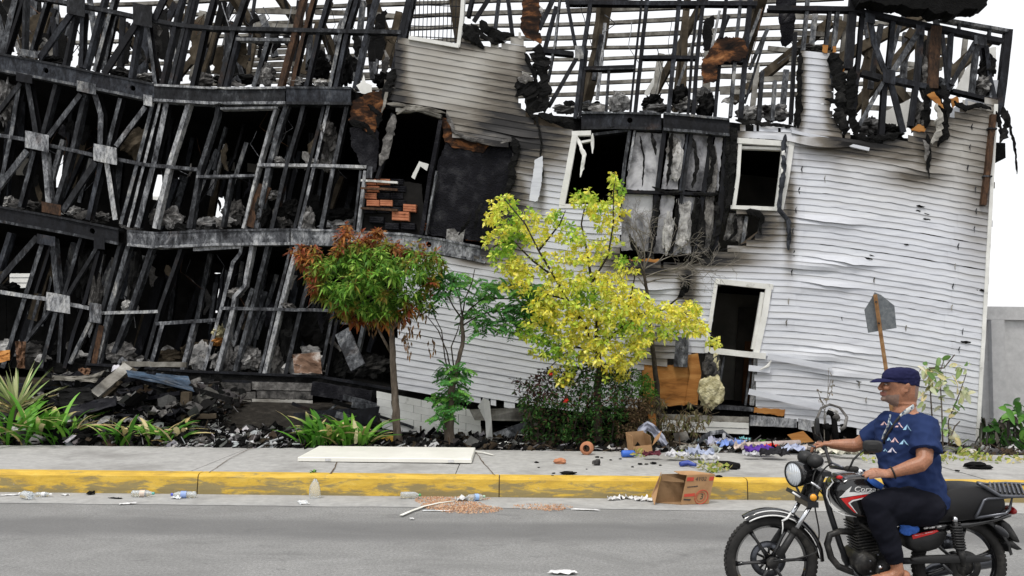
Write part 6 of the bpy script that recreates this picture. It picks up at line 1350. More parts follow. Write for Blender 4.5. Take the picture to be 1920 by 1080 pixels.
for k, (pts, lab, mat) in enumerate([([(896, 762), (906, 746), (918, 752), (922, 790), (924, 830), (912, 830), (910, 790)], 'crumpled white flashing strip standing in the rubble beside the bush', M_TRIM), ([(925, 812), (985, 790), (1000, 800), (940, 830)], 'grey corrugated sheet lying slanted under the bush', M_STL), ([(880, 768), (1000, 764), (998, 790), (890, 788)], 'scorched grey siding strip wedged under the wall', M_BATT),
        ([(655, 770), (712, 762), (706, 792), (660, 800)], 'dark slate sheet lying behind the lily clump', M_STD)]):
    f = [P(x, y, YT + .8 + .12 * nz(x * .05, y * .05)) for x, y in pts]; mb = MB(); mb.prism(f, [p + Vector((0, .02, 0)) for p in f]); tag(mb.build('metal_sheet', mat), lab, 'metal sheet')
# ---------------- charred heap on the left
def plankpx(name, x0, y0, x1, y1, w_, Y0, Y1, mat, label, cat='plank', th=.05):
    a_ = P(x0, y0, Y0); b_ = P(x1, y1, Y1); t = (b_ - a_).normalized(); s_ = Vector((0, -1, 0)); n_ = t.cross(s_).normalized(); s_ = n_.cross(t); mb = MB(); vs = []; N_ = 8
    for i in range(N_ + 1):
        p = a_.lerp(b_, i / N_); k = 1 + .1 * nz(i * .8, x0)
        for su, sv in ((-1, -1), (1, -1), (1, 1), (-1, 1)): vs.append(p + n_ * (su * w_ / 2 * k) + s_ * (sv * th / 2) + Vector((0, 0, .01 * nz(i * .9, x0 + 3))))
    fs = [(i * 4 + j, i * 4 + (j + 1) % 4, (i + 1) * 4 + (j + 1) % 4, (i + 1) * 4 + j) for i in range(N_) for j in range(4)] + [(3, 2, 1, 0), tuple(N_ * 4 + j for j in range(4))]
    return tag(mobj(name, vs, fs, mat), label, cat)
YF1 = 14.6
plankpx('charred_plank', 642, 622, 672, 690, .26, YF1 - .1, YF1 - .5, M_STM, 'broad grey scorched plank leaning out of the ground floor frame')
plankpx('fallen_timber', 176, 742, 240, 688, .16, 13.3, 13.8, M_BATT, 'grey splintered timber leaning on the blue sheet', 'timber', .1); plankpx('fallen_timber', 190, 746, 252, 694, .1, 13.4, 13.9, M_RAFT, 'dark timber beside the splintered grey one', 'timber', .1)
plankpx('fallen_timber', 346, 790, 350, 735, .13, 13.2, 13.2, M_RAFT, 'short upright brown post stump in the debris under the blue sheet', 'post', .12); plankpx('fallen_timber', 230, 682, 350, 684, .08, 13.9, 13.9, M_BATT, 'pale long board lying on top of the blue sheet', 'board', .06)
plankpx('fallen_timber', 100, 708, 175, 712, .07, 13.7, 13.4, M_BATT, 'thin grey board lying level over the charred heap', 'board', .05); plankpx('fallen_timber', 360, 738, 400, 742, .16, 13.6, 13.6, M_BATT, 'short pale board beside the plinth', 'board', .05); plankpx('fallen_timber', 590, 790, 640, 752, .03, 13.2, 13.8, M_STM, 'thin steel rod slanting up behind the lily clump', 'rod', .03)
plankpx('fallen_timber', 250, 750, 262, 782, .2, 13.2, 13.0, M_CHAR, 'black charred stump of timber under the blue sheet', 'timber', .15); plankpx('fallen_timber', 290, 780, 306, 756, .06, 13.0, 13.3, M_GYP, 'white ashy lath standing in the debris', 'lath', .03); plankpx('fallen_timber', 588, 728, 700, 746, .22, 14.2, 13.9, M_CHARB, 'long black charred beam sagging beside the plinth boards', 'beam', .15)
def sheetpx(name, pts, Y0, mat, label, cat, dy=.0, N_=8):
    (ax, ay), (bx, by), (cx, cy), (dx, dy_) = pts; vs = []; fs = []; sd = rnd(0, 99)
    for j in range(N_ + 1):
        for i in range(N_ + 1):
            s_, t = i / N_, j / N_; x = lerp(lerp(ax, bx, s_), lerp(dx, cx, s_), t); y = lerp(lerp(ay, by, s_), lerp(dy_, cy, s_), t); vs.append(P(x + 1.2 * nz(i * .6, j, sd), y + 1.8 * nz(i * .6, j * .7, sd + 5), Y0 - dy * t + .08 * nz(i * .5, j * .6, sd + 9)))
    for j in range(N_):
        for i in range(N_): a_ = j * (N_ + 1) + i; fs.append((a_, a_ + 1, a_ + N_ + 2, a_ + N_ + 1))
    n0 = len(vs); vs += [v_ + Vector((0, .012, -.004)) for v_ in vs]; fs += [tuple(reversed([q + n0 for q in f])) for f in fs]
    return tag(mobj(name, vs, fs, mat), label, cat)
M_BLUES = mottled('scorched_blue_sheet', [(.3, (.012, .014, .018)), (.5, (.035, .055, .085)), (.72, (.07, .12, .19))], 4, .5, 0, .3, 40, spec=.3)
sheetpx('blue_sheet', [(236, 694), (352, 706), (364, 734), (240, 706)], 13.6, M_BLUES, 'scorched blue metal sheet sagging over the charred heap', 'metal sheet', .3); sheetpx('dark_sheet', [(132, 758), (214, 744), (218, 760), (128, 786)], 13.0, M_CHARB, 'flat black board tilted on the heap behind the lily clump', 'board', .5); sheetpx('bent_sheet', [(110, 708), (176, 702), (196, 694), (178, 718)], 13.4, M_BATT, 'curled pale sheet over the charred heap', 'sheet', .2)
sheetpx('black_tarp', [(110, 730), (168, 724), (176, 752), (112, 768)], 13.25, M_CHAR, 'crumpled black tarpaulin on the heap behind the spiky plant', 'tarpaulin', .3); sheetpx('orange_cloth', [(-20, 660), (18, 656), (18, 676), (-20, 684)], 14.4, M_PLYO, 'scorched orange board beside the frame foot at the spiky plant', 'board', .2); sheetpx('rust_sheet', [(146, 690), (170, 690), (166, 708), (150, 706)], 14.0, M_STR, 'small rusted plate at the foot of the brown post', 'plate', .1); sheetpx('rust_sheet', [(28, 640), (48, 640), (46, 690), (32, 690)], 14.6, M_STR, 'tall rusted plate inside the ground floor frame', 'plate', .1)
sheetpx('sodden_mattress', [(548, 664), (600, 660), (604, 700), (552, 700)], 14.9, mottled('burnt_mattress', [(.3, (.05, .03, .02)), (.5, (.16, .10, .07)), (.7, (.55, .53, .5))], 3, .9, 0, .6, 30), 'burnt brown mattress stuffed behind the ground floor studs', 'mattress', .3)
for i, (x, y) in enumerate([(400, 720), (412, 750), (390, 760), (420, 738)]): pass
ribbon('char_streak', [(394, 706), (392, 730), (396, 762)], 9, -.2, M_CHAR); ribbon('char_streak', [(404, 704), (412, 735), (418, 762)], 13, -.2, M_CHAR)
for i in range(34):
    x = rnd(20, 380); y = rnd(708, 800); Y0 = lerp(13.9, 12.7, (y - 708) / 92); a_ = rnd(-.7, .7); L_ = rnd(25, 75)
    plankpx('charred_lath', x - L_ * math.cos(a_), y - L_ * .6 * math.sin(a_), x + L_ * math.cos(a_), y + L_ * .6 * math.sin(a_), rnd(.03, .09), Y0, Y0 + rnd(-.25, .25), random.choice((M_CHAR, M_CHARB, M_STD, M_RAFT, M_ASHG)), 'charred lath tangled in the black heap under the frame', 'lath', rnd(.02, .05))['group'] = 'charred laths in the heap'
for i in range(12):
    x = rnd(590, 740); y = rnd(752, 815); Y0 = lerp(13.9, 12.8, (y - 752) / 63); a_ = rnd(-.6, .6); L_ = rnd(20, 60)
    plankpx('charred_lath', x - L_ * math.cos(a_), y - L_ * .6 * math.sin(a_), x + L_ * math.cos(a_), y + L_ * .6 * math.sin(a_), rnd(.03, .1), Y0, Y0 + rnd(-.2, .2), random.choice((M_CHAR, M_STD, M_STM)), 'dark lath in the hollow behind the lily clumps', 'lath', rnd(.02, .05))['group'] = 'dark laths behind the lilies'
# loose burnt litter over the bed: nobody could count it
mb = MB()
def shard(p, s_, col):
    a_ = rdir(); b_ = a_.orthogonal().normalized(); a_.z *= .5; c_ = a_.cross(b_).normalized(); k = rnd(-.5, .5)
    mb.add([p + (a_ * -1 + b_ * -.5) * s_, p + (a_ * -1 + b_ * .5) * s_, p + b_ * .6 * s_ + c_ * (k * s_), p - b_ * .5 * s_ + c_ * (k * s_), p + (a_ * rnd(.5, 1) + b_ * .4) * s_, p + (a_ * rnd(.5, 1) - b_ * .5) * s_], [(0, 1, 2, 3), (3, 2, 4, 5)], col)
BLK, GRY, WHI, BRN = (.008, .008, .008), (.09, .088, .085), (.50, .50, .50), (.06, .045, .03)
def stick(p, L_, w_, col):
    d = rdir(); d.z *= .35; d.normalize(); s_ = d.orthogonal().normalized(); mb.tube([p - d * L_ / 2, p + s_ * L_ * rnd(-.08, .08), p + d * L_ / 2], [(w_, w_ * .5)] * 3, 4, col=col)
def curl(p, s_, col):
    d = rdir(); d.z *= .4; d.normalize(); t = d.orthogonal().normalized(); n_ = d.cross(t); k = rnd(.6, 2.2); vs = []; N_ = 5
    for i in range(N_ + 1):
        a_ = k * (i / N_ - .5); q = p + d * (s_ * math.sin(a_)) + n_ * (s_ * (math.cos(a_) - 1)); w_ = s_ * rnd(.35, .6); vs += [q - t * w_, q + t * w_ + n_ * s_ * rnd(-.1, .1)]
    mb.add(vs, [(2 * i, 2 * i + 1, 2 * i + 3, 2 * i + 2) for i in range(N_)], col)
def litter(n_, x0, x1, y0, y1, zmax, wts, smin=.015, smax=.07):
    for i in range(n_):
        x = rnd(x0, x1); y = y0 + (y1 - y0) * rnd(0, 1) ** 1.2; col = random.choices((BLK, GRY, WHI, BRN), wts)[0]
        p = Vector((x, y, bedz(x, y) + rnd(0, 1) ** 2 * zmax + .01)); k = random.random(); col = cvar(col, .4)
        if k < .40: shard(p, rnd(smin, smax), col)
        elif k < .68: stick(p, rnd(.06, .4), rnd(.004, .014), col)
        else: curl(p, rnd(.03, .13) * (1 + 2 * zmax), col)
def X(px): return P(px, 800, 12.6).x
litter(3000, X(-40), X(380), Y_BACK + .1, 14.6, .22, (6, 2.2, .7, 1)); litter(1500, X(340), X(580), Y_BACK, 13.2, .1, (5, 2.5, 1.6, .6)); litter(1500, X(560), X(1000), Y_BACK + .02, 13.6, .07, (6, 2, .6, 1.4)); litter(1500, X(960), X(1260), Y_BACK, 13.0, .05, (4, 1, .3, 3)); litter(2200, X(1235), X(1590), Y_BACK + .02, 13.0, .07, (3, 3, 2.6, 3.5)); litter(700, X(1560), X(1900), Y_BACK + .05, 12.9, .06, (2, 3, 1.4, 3))
litter(260, X(346), X(560), Y_BACK - .02, Y_BACK + .35, .05, (1, 2, 5, .2), .03, .09); litter(300, X(180), X(360), 12.9, 14.0, .5, (4, 3, 1.2, 1), .04, .14)
tag(mb.build('burnt_litter', vcol('litter', .9, 0, .3, 40, .1), usecol=True, kind='stuff'), 'black and ash grey burnt litter covering the planting bed', 'litter')
for i in range(26):
    x = rnd(352, 560); y = rnd(806, 836); crumpled('ash_scrap', x, y, rnd(.12, .32), rnd(.07, .16), random.choice((M_PAPER, M_GYP, M_ASHG, M_STL)), 'curled ashy scrap in the white ash litter at the pavement edge', 'scrap', 'curled ashy scraps at the pavement edge', Z=KZ + .02, flat=.5, n=5)
for i in range(44):
    x = rnd(60, 360); y = rnd(712, 805); c = P(x, y, lerp(13.9, 12.6, (y - 712) / 95)); crumpled('charred_scrap', x, y, rnd(.25, .65), rnd(.15, .4), random.choice((M_CHAR, M_CHARB, M_ASHG, M_STD, M_GYP)), 'crumpled charred scrap in the black heap under the frame', 'scrap', 'charred scraps in the heap', flat=.6, n=6, Y=c.y)
for i in range(16):
    x = rnd(900, 990); y = rnd(800, 836); crumpled('grey_scrap', x, y, rnd(.12, .3), rnd(.04, .1), random.choice((M_STL, M_TRIM, M_ASHG)), 'small pale scrap in the rubble between feathery tree and bush', 'scrap', 'pale scraps between tree and bush', Z=KZ + .03, flat=.4, n=4)
mb = MB(); q = G(720, 836, KZ + .0); mb.box(q + Vector((0, .25, .05)), .24, .1, .12); tag(mb.build('yellow_block', plain('yellow_paint', (.55, .33, .05), .7)), 'yellow painted block behind the panel beside the tree trunk', 'block')
mb = MB(); mb.tube([G(885, 846, KZ + .02), G(905, 848, KZ + .02), G(925, 853, KZ + .015)], [(.006, .02)] * 3, 6); tag(mb.build('white_lath', M_PANEL), 'thin white lath lying beyond the right end of the panel', 'lath')

# ---------------- road sign seen from behind
YS = Y_BACK - .3
M_GALV = mottled('galvanised_back', [(.3, (.09, .10, .11)), (.55, (.15, .165, .175)), (.8, (.24, .25, .255))], 16, .55, .3, .1, 60, spec=.3)
M_POST = mottled('rusty_post', [(.3, (.16, .08, .035)), (.55, (.30, .17, .08)), (.8, (.38, .27, .16))], 10, .8, 0, .3, 70)
sb = P(1684, 850, YS); sb.z = KZ; SG = empty('road_sign', sb, 'rusty leaning road sign seen from behind with grey pentagon plate', 'sign')
pth = [Vector((sb.x, YS, KZ - .02)), P(1661, 690, YS), P(1652, 630, YS), P(1641, 552, YS)]
mb = MB(); mb.tube(pth, [(.036, .028)] * 4, 4, hint=Vector((0, 1, 0))); mb.build('post', M_POST, SG)
pl_ = [(1640, 548), (1652, 553), (1677, 573), (1681, 615), (1628, 624), (1621, 581), (1634, 560)]; f = [P(x, y, YS + .045) for x, y in pl_]; mb = MB(); mb.prism(f, [p + Vector((0, .006, 0)) for p in f]); mb.build('plate', M_GALV, SG)
for x, y in ((1643, 566), (1648, 606)): mb = MB(); mb.lathe(P(x, y, YS - .035), [(0, -.01), (.01, -.01), (.01, .02)], Vector((0, 1, 0)), 8); mb.build('bolt', M_STM, SG)

# ---------------- neighbouring wall and house
Yw = 14.3; wl = P(1846, 580, Yw); WL = empty('concrete_wall', Vector((wl.x, Yw, 0)), 'plain grey concrete wall with coping right of the white siding', 'wall')
ztop = P(1900, 600, Yw).z; x0 = P(1838, 600, Yw).x
mb = MB(); mb.box((x0 + 5, Yw + .1, ztop / 2), 10, .2, ztop); mb.build('panel', M_WALL, WL); mb = MB(); mb.box((x0 + 5.03, Yw + .08, ztop + .11), 10, .3, .22); mb.build('coping', M_WALL, WL)
mb = MB(); mb.box((P(1866, 700, Yw).x, Yw - .04, ztop / 2), .22, .16, ztop - .01); mb.build('pier', M_WALL, WL)
mb = MB(); g0 = G(1832, 862, KZ); mb.prism([P(x, y, YT - .25) for x, y in ((1830, 850), (1925, 860), (1925, 874), (1832, 866))], [P(x, y, YT + .1) for x, y in ((1830, 850), (1925, 860), (1925, 874), (1832, 866))]); tag(mb.build('edging_slab', M_CONC), 'pale concrete edging slab under the glossy shrub', 'edging')
NB = empty('white_house', FP(-100, 500, 15), 'white sided house standing behind the burnt frame', 'house')
zt = FP(60, 180, 15).z
for k in range(34):
    z = .2 + k * .2
    if z > zt: break
    a_ = FP(-500, 500, 15); b_ = FP(330, 500, 15); a_.z = b_.z = z; mb = MB(); mb.prism([a_, b_, b_ + Vector((0, 0, .195)) + F_IN * .03, a_ + Vector((0, 0, .195)) + F_IN * .03], [p + F_IN * .06 for p in (a_, b_, b_ + Vector((0, 0, .195)) + F_IN * .03, a_ + Vector((0, 0, .195)) + F_IN * .03)]); mb.build('board', M_TRIM, NB)
# ============================================================ motorcycle and rider
YM = 5.66
def BP(x, y, dy=0.0): return P(x, y, YM + dy)          # on the motorcycle's mid plane, dy metres beyond it
SC = FPX / YM
M_BLK = plain('black_gloss', (.008, .008, .009), .16, 0, .5, 0, 80, .1, .6)
M_BLKM = mottled('black_plastic', [(.3, (.009, .009, .010)), (.6, (.018, .018, .018)), (.78, (.055, .051, .045))], 9, .5, 0, .15, 90, spec=.35)
M_ENG = mottled('engine_alloy', [(.3, (.007, .007, .008)), (.55, (.028, .027, .026)), (.72, (.09, .085, .075))], 14, .45, .35, .4, 60, spec=.4)
M_RUB = mottled('tyre_rubber', [(.3, (.012, .012, .012)), (.55, (.026, .025, .024)), (.75, (.075, .07, .062))], 9, .85, 0, .4, 120, spec=.2)
M_CHR = plain('chrome', (.62, .63, .65), .18, 1.0, None, 0, 80, .05)
M_FRM = plain('satin_frame', (.02, .021, .024), .35, .2, .5)
M_SILV = plain('grey_steel_tube', (.10, .105, .12), .3, .7)
M_WHT = plain('white_decal', (.75, .75, .74), .3, 0, .5, 0, 80, .04); M_RED = plain('red_decal', (.62, .02, .02), .3, 0, .5, 0, 80, .05)
M_AMB = plain('amber_lens', (.7, .30, .02), .2); M_TAIL = plain('red_lens', (.30, .012, .012), .2)
M_SEAT = plain('seat_vinyl', (.009, .009, .010), .55, 0, .3, .35, 260)
M_BLUEC = plain('blue_cloth', (.035, .11, .40), .8, 0, .2, .3, 90, .25)
def fglass():
    m, nt, b = new_mat('lamp_glass'); b.inputs['Base Color'].default_value = (.72, .76, .80, 1); b.inputs['Roughness'].default_value = .08; b.inputs['Metallic'].default_value = .35
    v = nt.nodes.new('ShaderNodeTexWave'); v.inputs['Scale'].default_value = 34; nt.links.new(wpos(nt), v.inputs[0]); bump(nt, b, v.outputs[0], .5, .004); return m
M_LAMP = fglass()
WR = .302
fw = BP(1445, 1040); rw = BP(1797, 1046); fw.z = WR; rw.z = WR
BIKE = empty('motorcycle', Vector(((fw.x + rw.x) / 2, YM, 0)), 'black motorcycle with white and red tank flashes ridden along the kerb', 'motorcycle')
AXY = Vector((0, 1, 0))
def mbuild(mb, name, mat, parent=None, smooth=True): 
    o = mb.build(name, mat, parent or BIKE, smooth)
    return o
def tb(name, pts, r, mat, parent=None, n=8):
    mb = MB(); mb.tube(pts, r, n); return mbuild(mb, name, mat, parent)
def wheel(c, tw, a0, disc):
    t = MB(); prof = []
    for k in range(15):
        a = math.pi * (-.62 + 1.24 * k / 14); prof.append((WR - .042 + .042 * math.cos(a), tw * math.sin(a)))
    prof = [(WR - .066, -tw * .62)] + prof + [(WR - .066, tw * .62), (WR - .066, -tw * .62)]; t.lathe(c, prof, AXY, 48)
    for k in range(64):                              # tread blocks
        a = 2 * math.pi * k / 64; d = Vector((math.cos(a), 0, math.sin(a))); s = Vector((-math.sin(a), 0, math.cos(a)))
        for sg in (-1, 1): t.box(c + d * (WR - .0045) + AXY * (sg * tw * .3), .019, tw * .5, .006, (s, AXY, d))
    w = mbuild(t, 'wheel', M_RUB, None, True); w['label'] = 'black tyred wheel with cast spokes'
    r = MB(); r.lathe(c, [(WR - .062, -tw * .6), (WR - .05, -tw * .68), (WR - .058, -tw * .3), (WR - .072, 0), (WR - .058, tw * .3), (WR - .05, tw * .68), (WR - .062, tw * .6), (WR - .085, 0), (WR - .062, -tw * .6)], AXY, 48); mbuild(r, 'rim', M_BLK, w)
    for k in range(6):
        a = a0 + 2 * math.pi * k / 6; d = Vector((math.cos(a), 0, math.sin(a)))
        s = MB(); s.tube([c + d * .03, c + d * .1, c + d * .17, c + d * (WR - .07)], [(.02, .02), (.011, .016), (.010, .014), (.018, .018)], 8, hint=AXY.cross(d)); mbuild(s, 'spoke', M_BLK, w)
    h = MB(); h.lathe(c, [(0, -.06), (.03, -.06), (.04, -.045), (.034, -.02), (.034, .02), (.04, .045), (.03, .06), (0, .06)], AXY, 24); mbuild(h, 'hub', M_ENG, w)
    if disc:
        q = MB(); q.lathe(c, [(.075, .058), (.118, .058), (.118, .062), (.075, .062), (.075, .058)], AXY, 40)
        mbuild(q, 'brake_disc', M_SILV, w)
        for k in range(5):
            a = 2 * math.pi * k / 5 + .2; d = Vector((math.cos(a), 0, math.sin(a))); z = MB(); z.tube([c + AXY * .06 + d * .03, c + AXY * .06 + d * .08], .008, 6); mbuild(z, 'disc_arm', M_ENG, w)
    else:
        q = MB(); q.lathe(c, [(0, -.075), (.06, -.075), (.066, -.06), (.066, .06), (.06, .075), (0, .075)], AXY, 28); mbuild(q, 'drum', M_ENG, w)
        q = MB(); q.lathe(c, [(.06, -.085), (.10, -.085), (.10, -.079), (.06, -.079), (.06, -.085)], AXY, 36); mbuild(q, 'sprocket', M_ENG, w)
    return w
wheel(fw, .045, .08, True); wheel(rw, .052, .35, False)
def arc(c, r, a0, a1, n=14, dy=0): return [c + Vector((r * math.cos(R(lerp(a0, a1, i / n))), dy, r * math.sin(R(lerp(a0, a1, i / n))))) for i in range(n + 1)]
def fender(name, c, r, a0, a1, w, mat, stripe=None):
    mb = MB(); pts = arc(c, r, a0, a1, 18); K = 9; vs = []; fs = []
    for i, p in enumerate(pts):
        d = (p - c).normalized(); ww = w * (1 if 1 < i < 17 else .75)
        for k in range(K):
            a = math.pi * (k / (K - 1) - .5); vs.append(p + AXY * (ww * math.sin(a)) + d * (.035 * math.cos(a) - .035))
    for i in range(len(pts) - 1):
        for k in range(K - 1): a = i * K + k; fs.append((a, a + 1, a + K + 1, a + K))
    n = len(vs); vs2 = vs + [Vector(v) + (c - Vector(v)).normalized() * .004 for v in vs]; fs2 = fs + [tuple(reversed([q + n for q in f])) for f in fs]
    for i in range(len(pts) - 1):
        for k in (0, K - 1): a = i * K + k; fs2.append((a, a + K, a + K + n, a + n))
    mb.add(vs2, fs2); return mbuild(mb, name, mat)
ff = fender('front_mudguard', fw, WR + .045, 122, 2, .062, M_BLK)
tb('white_line', [p + Vector((0, -.064, -.004)) + (fw - p).normalized() * .036 for p in arc(fw, WR + .045, 120, 62, 12)], .0045, M_WHT, ff)
tb('white_line', [p + Vector((0, -.054, .0)) + (fw - p).normalized() * .013 for p in arc(fw, WR + .045, 110, 66, 10)], .004, M_WHT, ff)
tb('white_line', [BP(1483, 961, -.066), BP(1476, 972, -.067), BP(1466, 977, -.067)], .007, M_WHT, ff); tb('white_line', [BP(1467, 976, -.068), BP(1468, 990, -.068), BP(1466, 1001, -.067)], .004, M_WHT, ff)
tb('white_line', [p + Vector((0, -.06, 0)) + (fw - p).normalized() * .03 for p in arc(fw, WR + .03, 48, 8, 8)], .003, M_WHT, ff)
# fork, yokes
for s in (-1, 1):
    dy = s * .095; a = BP(1512, 940, 0); b = BP(1449, 1041, 0); a = Vector((a.x, YM + dy, a.z)); b = Vector((b.x, YM + dy, b.z)); m = a.lerp(b, .52)
    q = tb('fork_leg', [m, b + (a - b) * .04], [.022, .026], M_BLKM); tb('fork_tube', [a, m], .0155, M_CHR, q); tb('dust_seal', [m - (a - m) * .05, m + (a - m) * .12], .024, M_RUB, q)
t_ = BP(1538, 890); t_.y = YM; bt = BP(1512, 940); bt.y = YM
tb('steering_head', [t_, bt], [.03, .03], M_BLKM); 
for c_, q_ in ((bt, (.07, .25, .035)), (t_ + Vector((0, 0, .02)), (.06, .24, .03))):
    mb = MB(); mb.box(c_, *q_); mbuild(mb, 'fork_yoke', M_FRM, None, False)
for s in (-1, 1): tb('fork_tube', [Vector((bt.x, YM + s * .095, bt.z)), Vector((t_.x - .01, YM + s * .095, t_.z + .03))], .019, M_BLKM)
mb = MB(); c = BP(1502, 930, -.05); mb.box(c, .16, .14, .025, (Vector((.9, 0, -.42)).normalized(), AXY, Vector((.42, 0, .9)).normalized())); mbuild(mb, 'number_bracket', M_FRM, None, False)
tb('white_mark', [BP(1486, 923, -.125), BP(1500, 932, -.125)], .006, M_WHT)
# headlamp
hc = BP(1496, 888, 0); hc.y = YM; hax = Vector((-1, -.42, -.06)).normalized()
h = MB(); h.lathe(hc, [(0, -.12), (.044, -.11), (.072, -.065), (.081, -.01), (.083, .03), (.076, .036)], hax, 32); hl = mbuild(h, 'headlamp', M_BLK)
g_ = MB(); g_.lathe(hc, [(.076, .034), (.06, .042), (.035, .049), (0, .052)], hax, 32); mbuild(g_, 'lens', M_LAMP, hl)
g_ = MB(); g_.lathe(hc, [(.074, .03), (.083, .03), (.084, .04), (.076, .042)], hax, 32); mbuild(g_, 'lamp_rim', M_BLKM, hl)
# gauges
for (x, y, dy) in ((1508, 856, .05), (1527, 863, -.055)):
    c = BP(x, y, dy); ax = Vector((-.75, -.1, .55)).normalized(); q = MB(); q.ell(c - ax * .01, .052, .056, .046, 20, 12); o = mbuild(q, 'gauge', M_BLKM)
    q = MB(); q.lathe(c, [(0, -.045), (.042, -.047), (.047, -.03)], ax, 20); mbuild(q, 'dial', M_WHT, o)
# handlebar, grips, levers, mirrors
HB = [(1541, 832, .37), (1548, 842, .30), (1556, 868, .14), (1558, 876, 0), (1566, 876, -.14), (1590, 880, -.30), (1604, 880, -.38)]
tb('handlebar', [BP(*q) for q in HB], .012, M_FRM); tb('grip', [BP(1536, 829, .40), BP(1547, 841, .31)], .018, M_RUB); tb('grip', [BP(1588, 879, -.28), BP(1606, 880, -.40)], .018, M_RUB)
tb('lever', [BP(1556, 862, -.18), BP(1560, 868, -.26), BP(1580, 876, -.38)], .007, M_SILV); tb('lever', [BP(1528, 838, .25), BP(1516, 834, .36)], .007, M_SILV)
def mirror(c, ax, w, h, stem):
    q = MB(); u = Vector((0, 0, 1)); s = ax.cross(u).normalized(); u = s.cross(ax); vs = []; N = 24
    for z, k in ((-.022, .35), (-.016, .8), (0, 1.0), (.008, .97)):
        for i in range(N):
            a = 2 * math.pi * i / N; ca, sa = math.cos(a), math.sin(a); vs.append(c + s * (w * k * math.copysign(abs(ca) ** .55, ca)) + u * (h * k * math.copysign(abs(sa) ** .55, sa)) + ax * -z)
    fs = [(i + j * N, (i + 1) % N + j * N, (i + 1) % N + (j + 1) * N, i + (j + 1) * N) for j in range(3) for i in range(N)] + [tuple(range(N)), tuple(range(3 * N, 4 * N))]
    q.add(vs, fs); o = mbuild(q, 'mirror', M_BLKM, None, False); tb('mirror_stem', stem, .0065, M_BLKM, o)
mirror(BP(1636, 837, -.36), Vector((-.25, -.9, .0)).normalized(), .058, .038, [BP(1592, 880, -.34), BP(1600, 862, -.36), BP(1612, 850, -.36), BP(1624, 840, -.35)])
mirror(BP(1533, 800, .36), Vector((-1, .25, 0)).normalized(), .05, .065, [BP(1546, 838, .33), BP(1541, 824, .35), BP(1534, 806, .36)])
# cables
for pts in ([(1535, 872, -.05), (1524, 900, -.1), (1528, 950, -.11), (1536, 1000, -.09), (1530, 1033, -.06)], [(1552, 866, .1), (1520, 872, .06), (1512, 910, 0), (1520, 940, 0)], [(1560, 868, -.2), (1545, 880, -.16), (1530, 905, -.1), (1545, 930, -.06)], [(1450, 1052, -.08), (1480, 1050, -.1), (1520, 1040, -.1), (1530, 1030, -.09), (1505, 1000, -.1)]):
    mb = MB(); q = [BP(*p) for p in pts]; s = []
    for i in range(len(q) - 1):
        p0, p1, p2, p3 = q[max(0, i - 1)], q[i], q[i + 1], q[min(len(q) - 1, i + 2)]
        for k in range(6): t = k / 6; s.append(.5 * ((2 * p1) + (p2 - p0) * t + (2 * p0 - 5 * p1 + 4 * p2 - p3) * t * t + (3 * p1 - p0 - 3 * p2 + p3) * t ** 3))
    s.append(q[-1]); mb.tube(s, .005, 5); mbuild(mb, 'cable', M_BLKM)
# indicators
for x, y, dy in ((1525, 932, -.17), (1488, 902, .2)):
    c = BP(x, y, dy); q = MB(); q.ell(c, .034, .03, .028, 14, 10); o = mbuild(q, 'indicator', M_BLKM); q = MB(); q.ell(c + Vector((-.004, -.013, 0)), .024, .02, .023, 14, 10); mbuild(q, 'amber_lens', M_AMB, o); tb('stalk', [c, Vector((bt.x, c.y * .4 + YM * .6, bt.z))], .008, M_BLKM, o)
q = MB(); q.ell(BP(1530, 911, -.1), .045, .02, .014, 12, 8, (Vector((.8, 0, -.55)).normalized(), AXY, Vector((.55, 0, .8)).normalized())); mbuild(q, 'chrome_cap', M_CHR)
# body shells: outline traced on the side, swelling to the middle
def shell(name, outline, w, mat, rings=((1, .0), (.985, .55), (.93, .86), (.8, 1.0)), parent=None, dyc=0.0):
    cx = sum(p[0] for p in outline) / len(outline); cy = sum(p[1] for p in outline) / len(outline); vs = []; fs = []; n = len(outline)
    seq = [(k, -z) for k, z in reversed(rings)] + [(k, z) for k, z in rings[1:]]
    for k, z in seq:
        for (x, y) in outline: vs.append(BP(cx + (x - cx) * k, cy + (y - cy) * k) + Vector((0, z * w + dyc, 0)))
    m = len(seq)
    for j in range(m - 1):
        for i in range(n): fs.append((j * n + i, j * n + (i + 1) % n, (j + 1) * n + (i + 1) % n, (j + 1) * n + i))
    fs += [tuple(reversed(range(n))), tuple(range((m - 1) * n, m * n))]
    mb = MB(); mb.add(vs, fs); o = mbuild(mb, name, mat, parent); return o
def smoothout(pts, it=2):
    for _ in range(it):
        q = []
        for i in range(len(pts)):
            a = pts[i]; b = pts[(i + 1) % len(pts)]; q += [(a[0] * .75 + b[0] * .25, a[1] * .75 + b[1] * .25), (a[0] * .25 + b[0] * .75, a[1] * .25 + b[1] * .75)]
        pts = q
    return pts
tank = shell('fuel_tank', smoothout([(1562, 896), (1575, 888), (1600, 884), (1625, 890), (1650, 905), (1672, 925), (1660, 960), (1625, 968), (1592, 968), (1566, 950), (1553, 925), (1554, 906)]), .125, M_BLK)
TD = -.128
def decal(pts, mat, name='decal', d=TD, r=None):
    f = [BP(x, y, d) for x, y in pts]; mb = MB(); mb.prism(f, [v + Vector((0, .012, 0)) for v in f]); mbuild(mb, name, mat, tank, False)
decal([(1575, 933), (1587, 920), (1597, 912), (1592, 923), (1615, 923), (1640, 921), (1636, 925), (1605, 929), (1580, 933)], M_WHT)
decal([(1577, 935), (1600, 931), (1632, 926), (1630, 930), (1597, 937), (1590, 943), (1606, 962), (1602, 961), (1588, 948)], M_RED)
decal([(1629, 930.5), (1627, 933), (1600, 940), (1594, 944), (1608, 963), (1606, 962.5), (1590.5, 943.5), (1598, 938)], M_WHT)
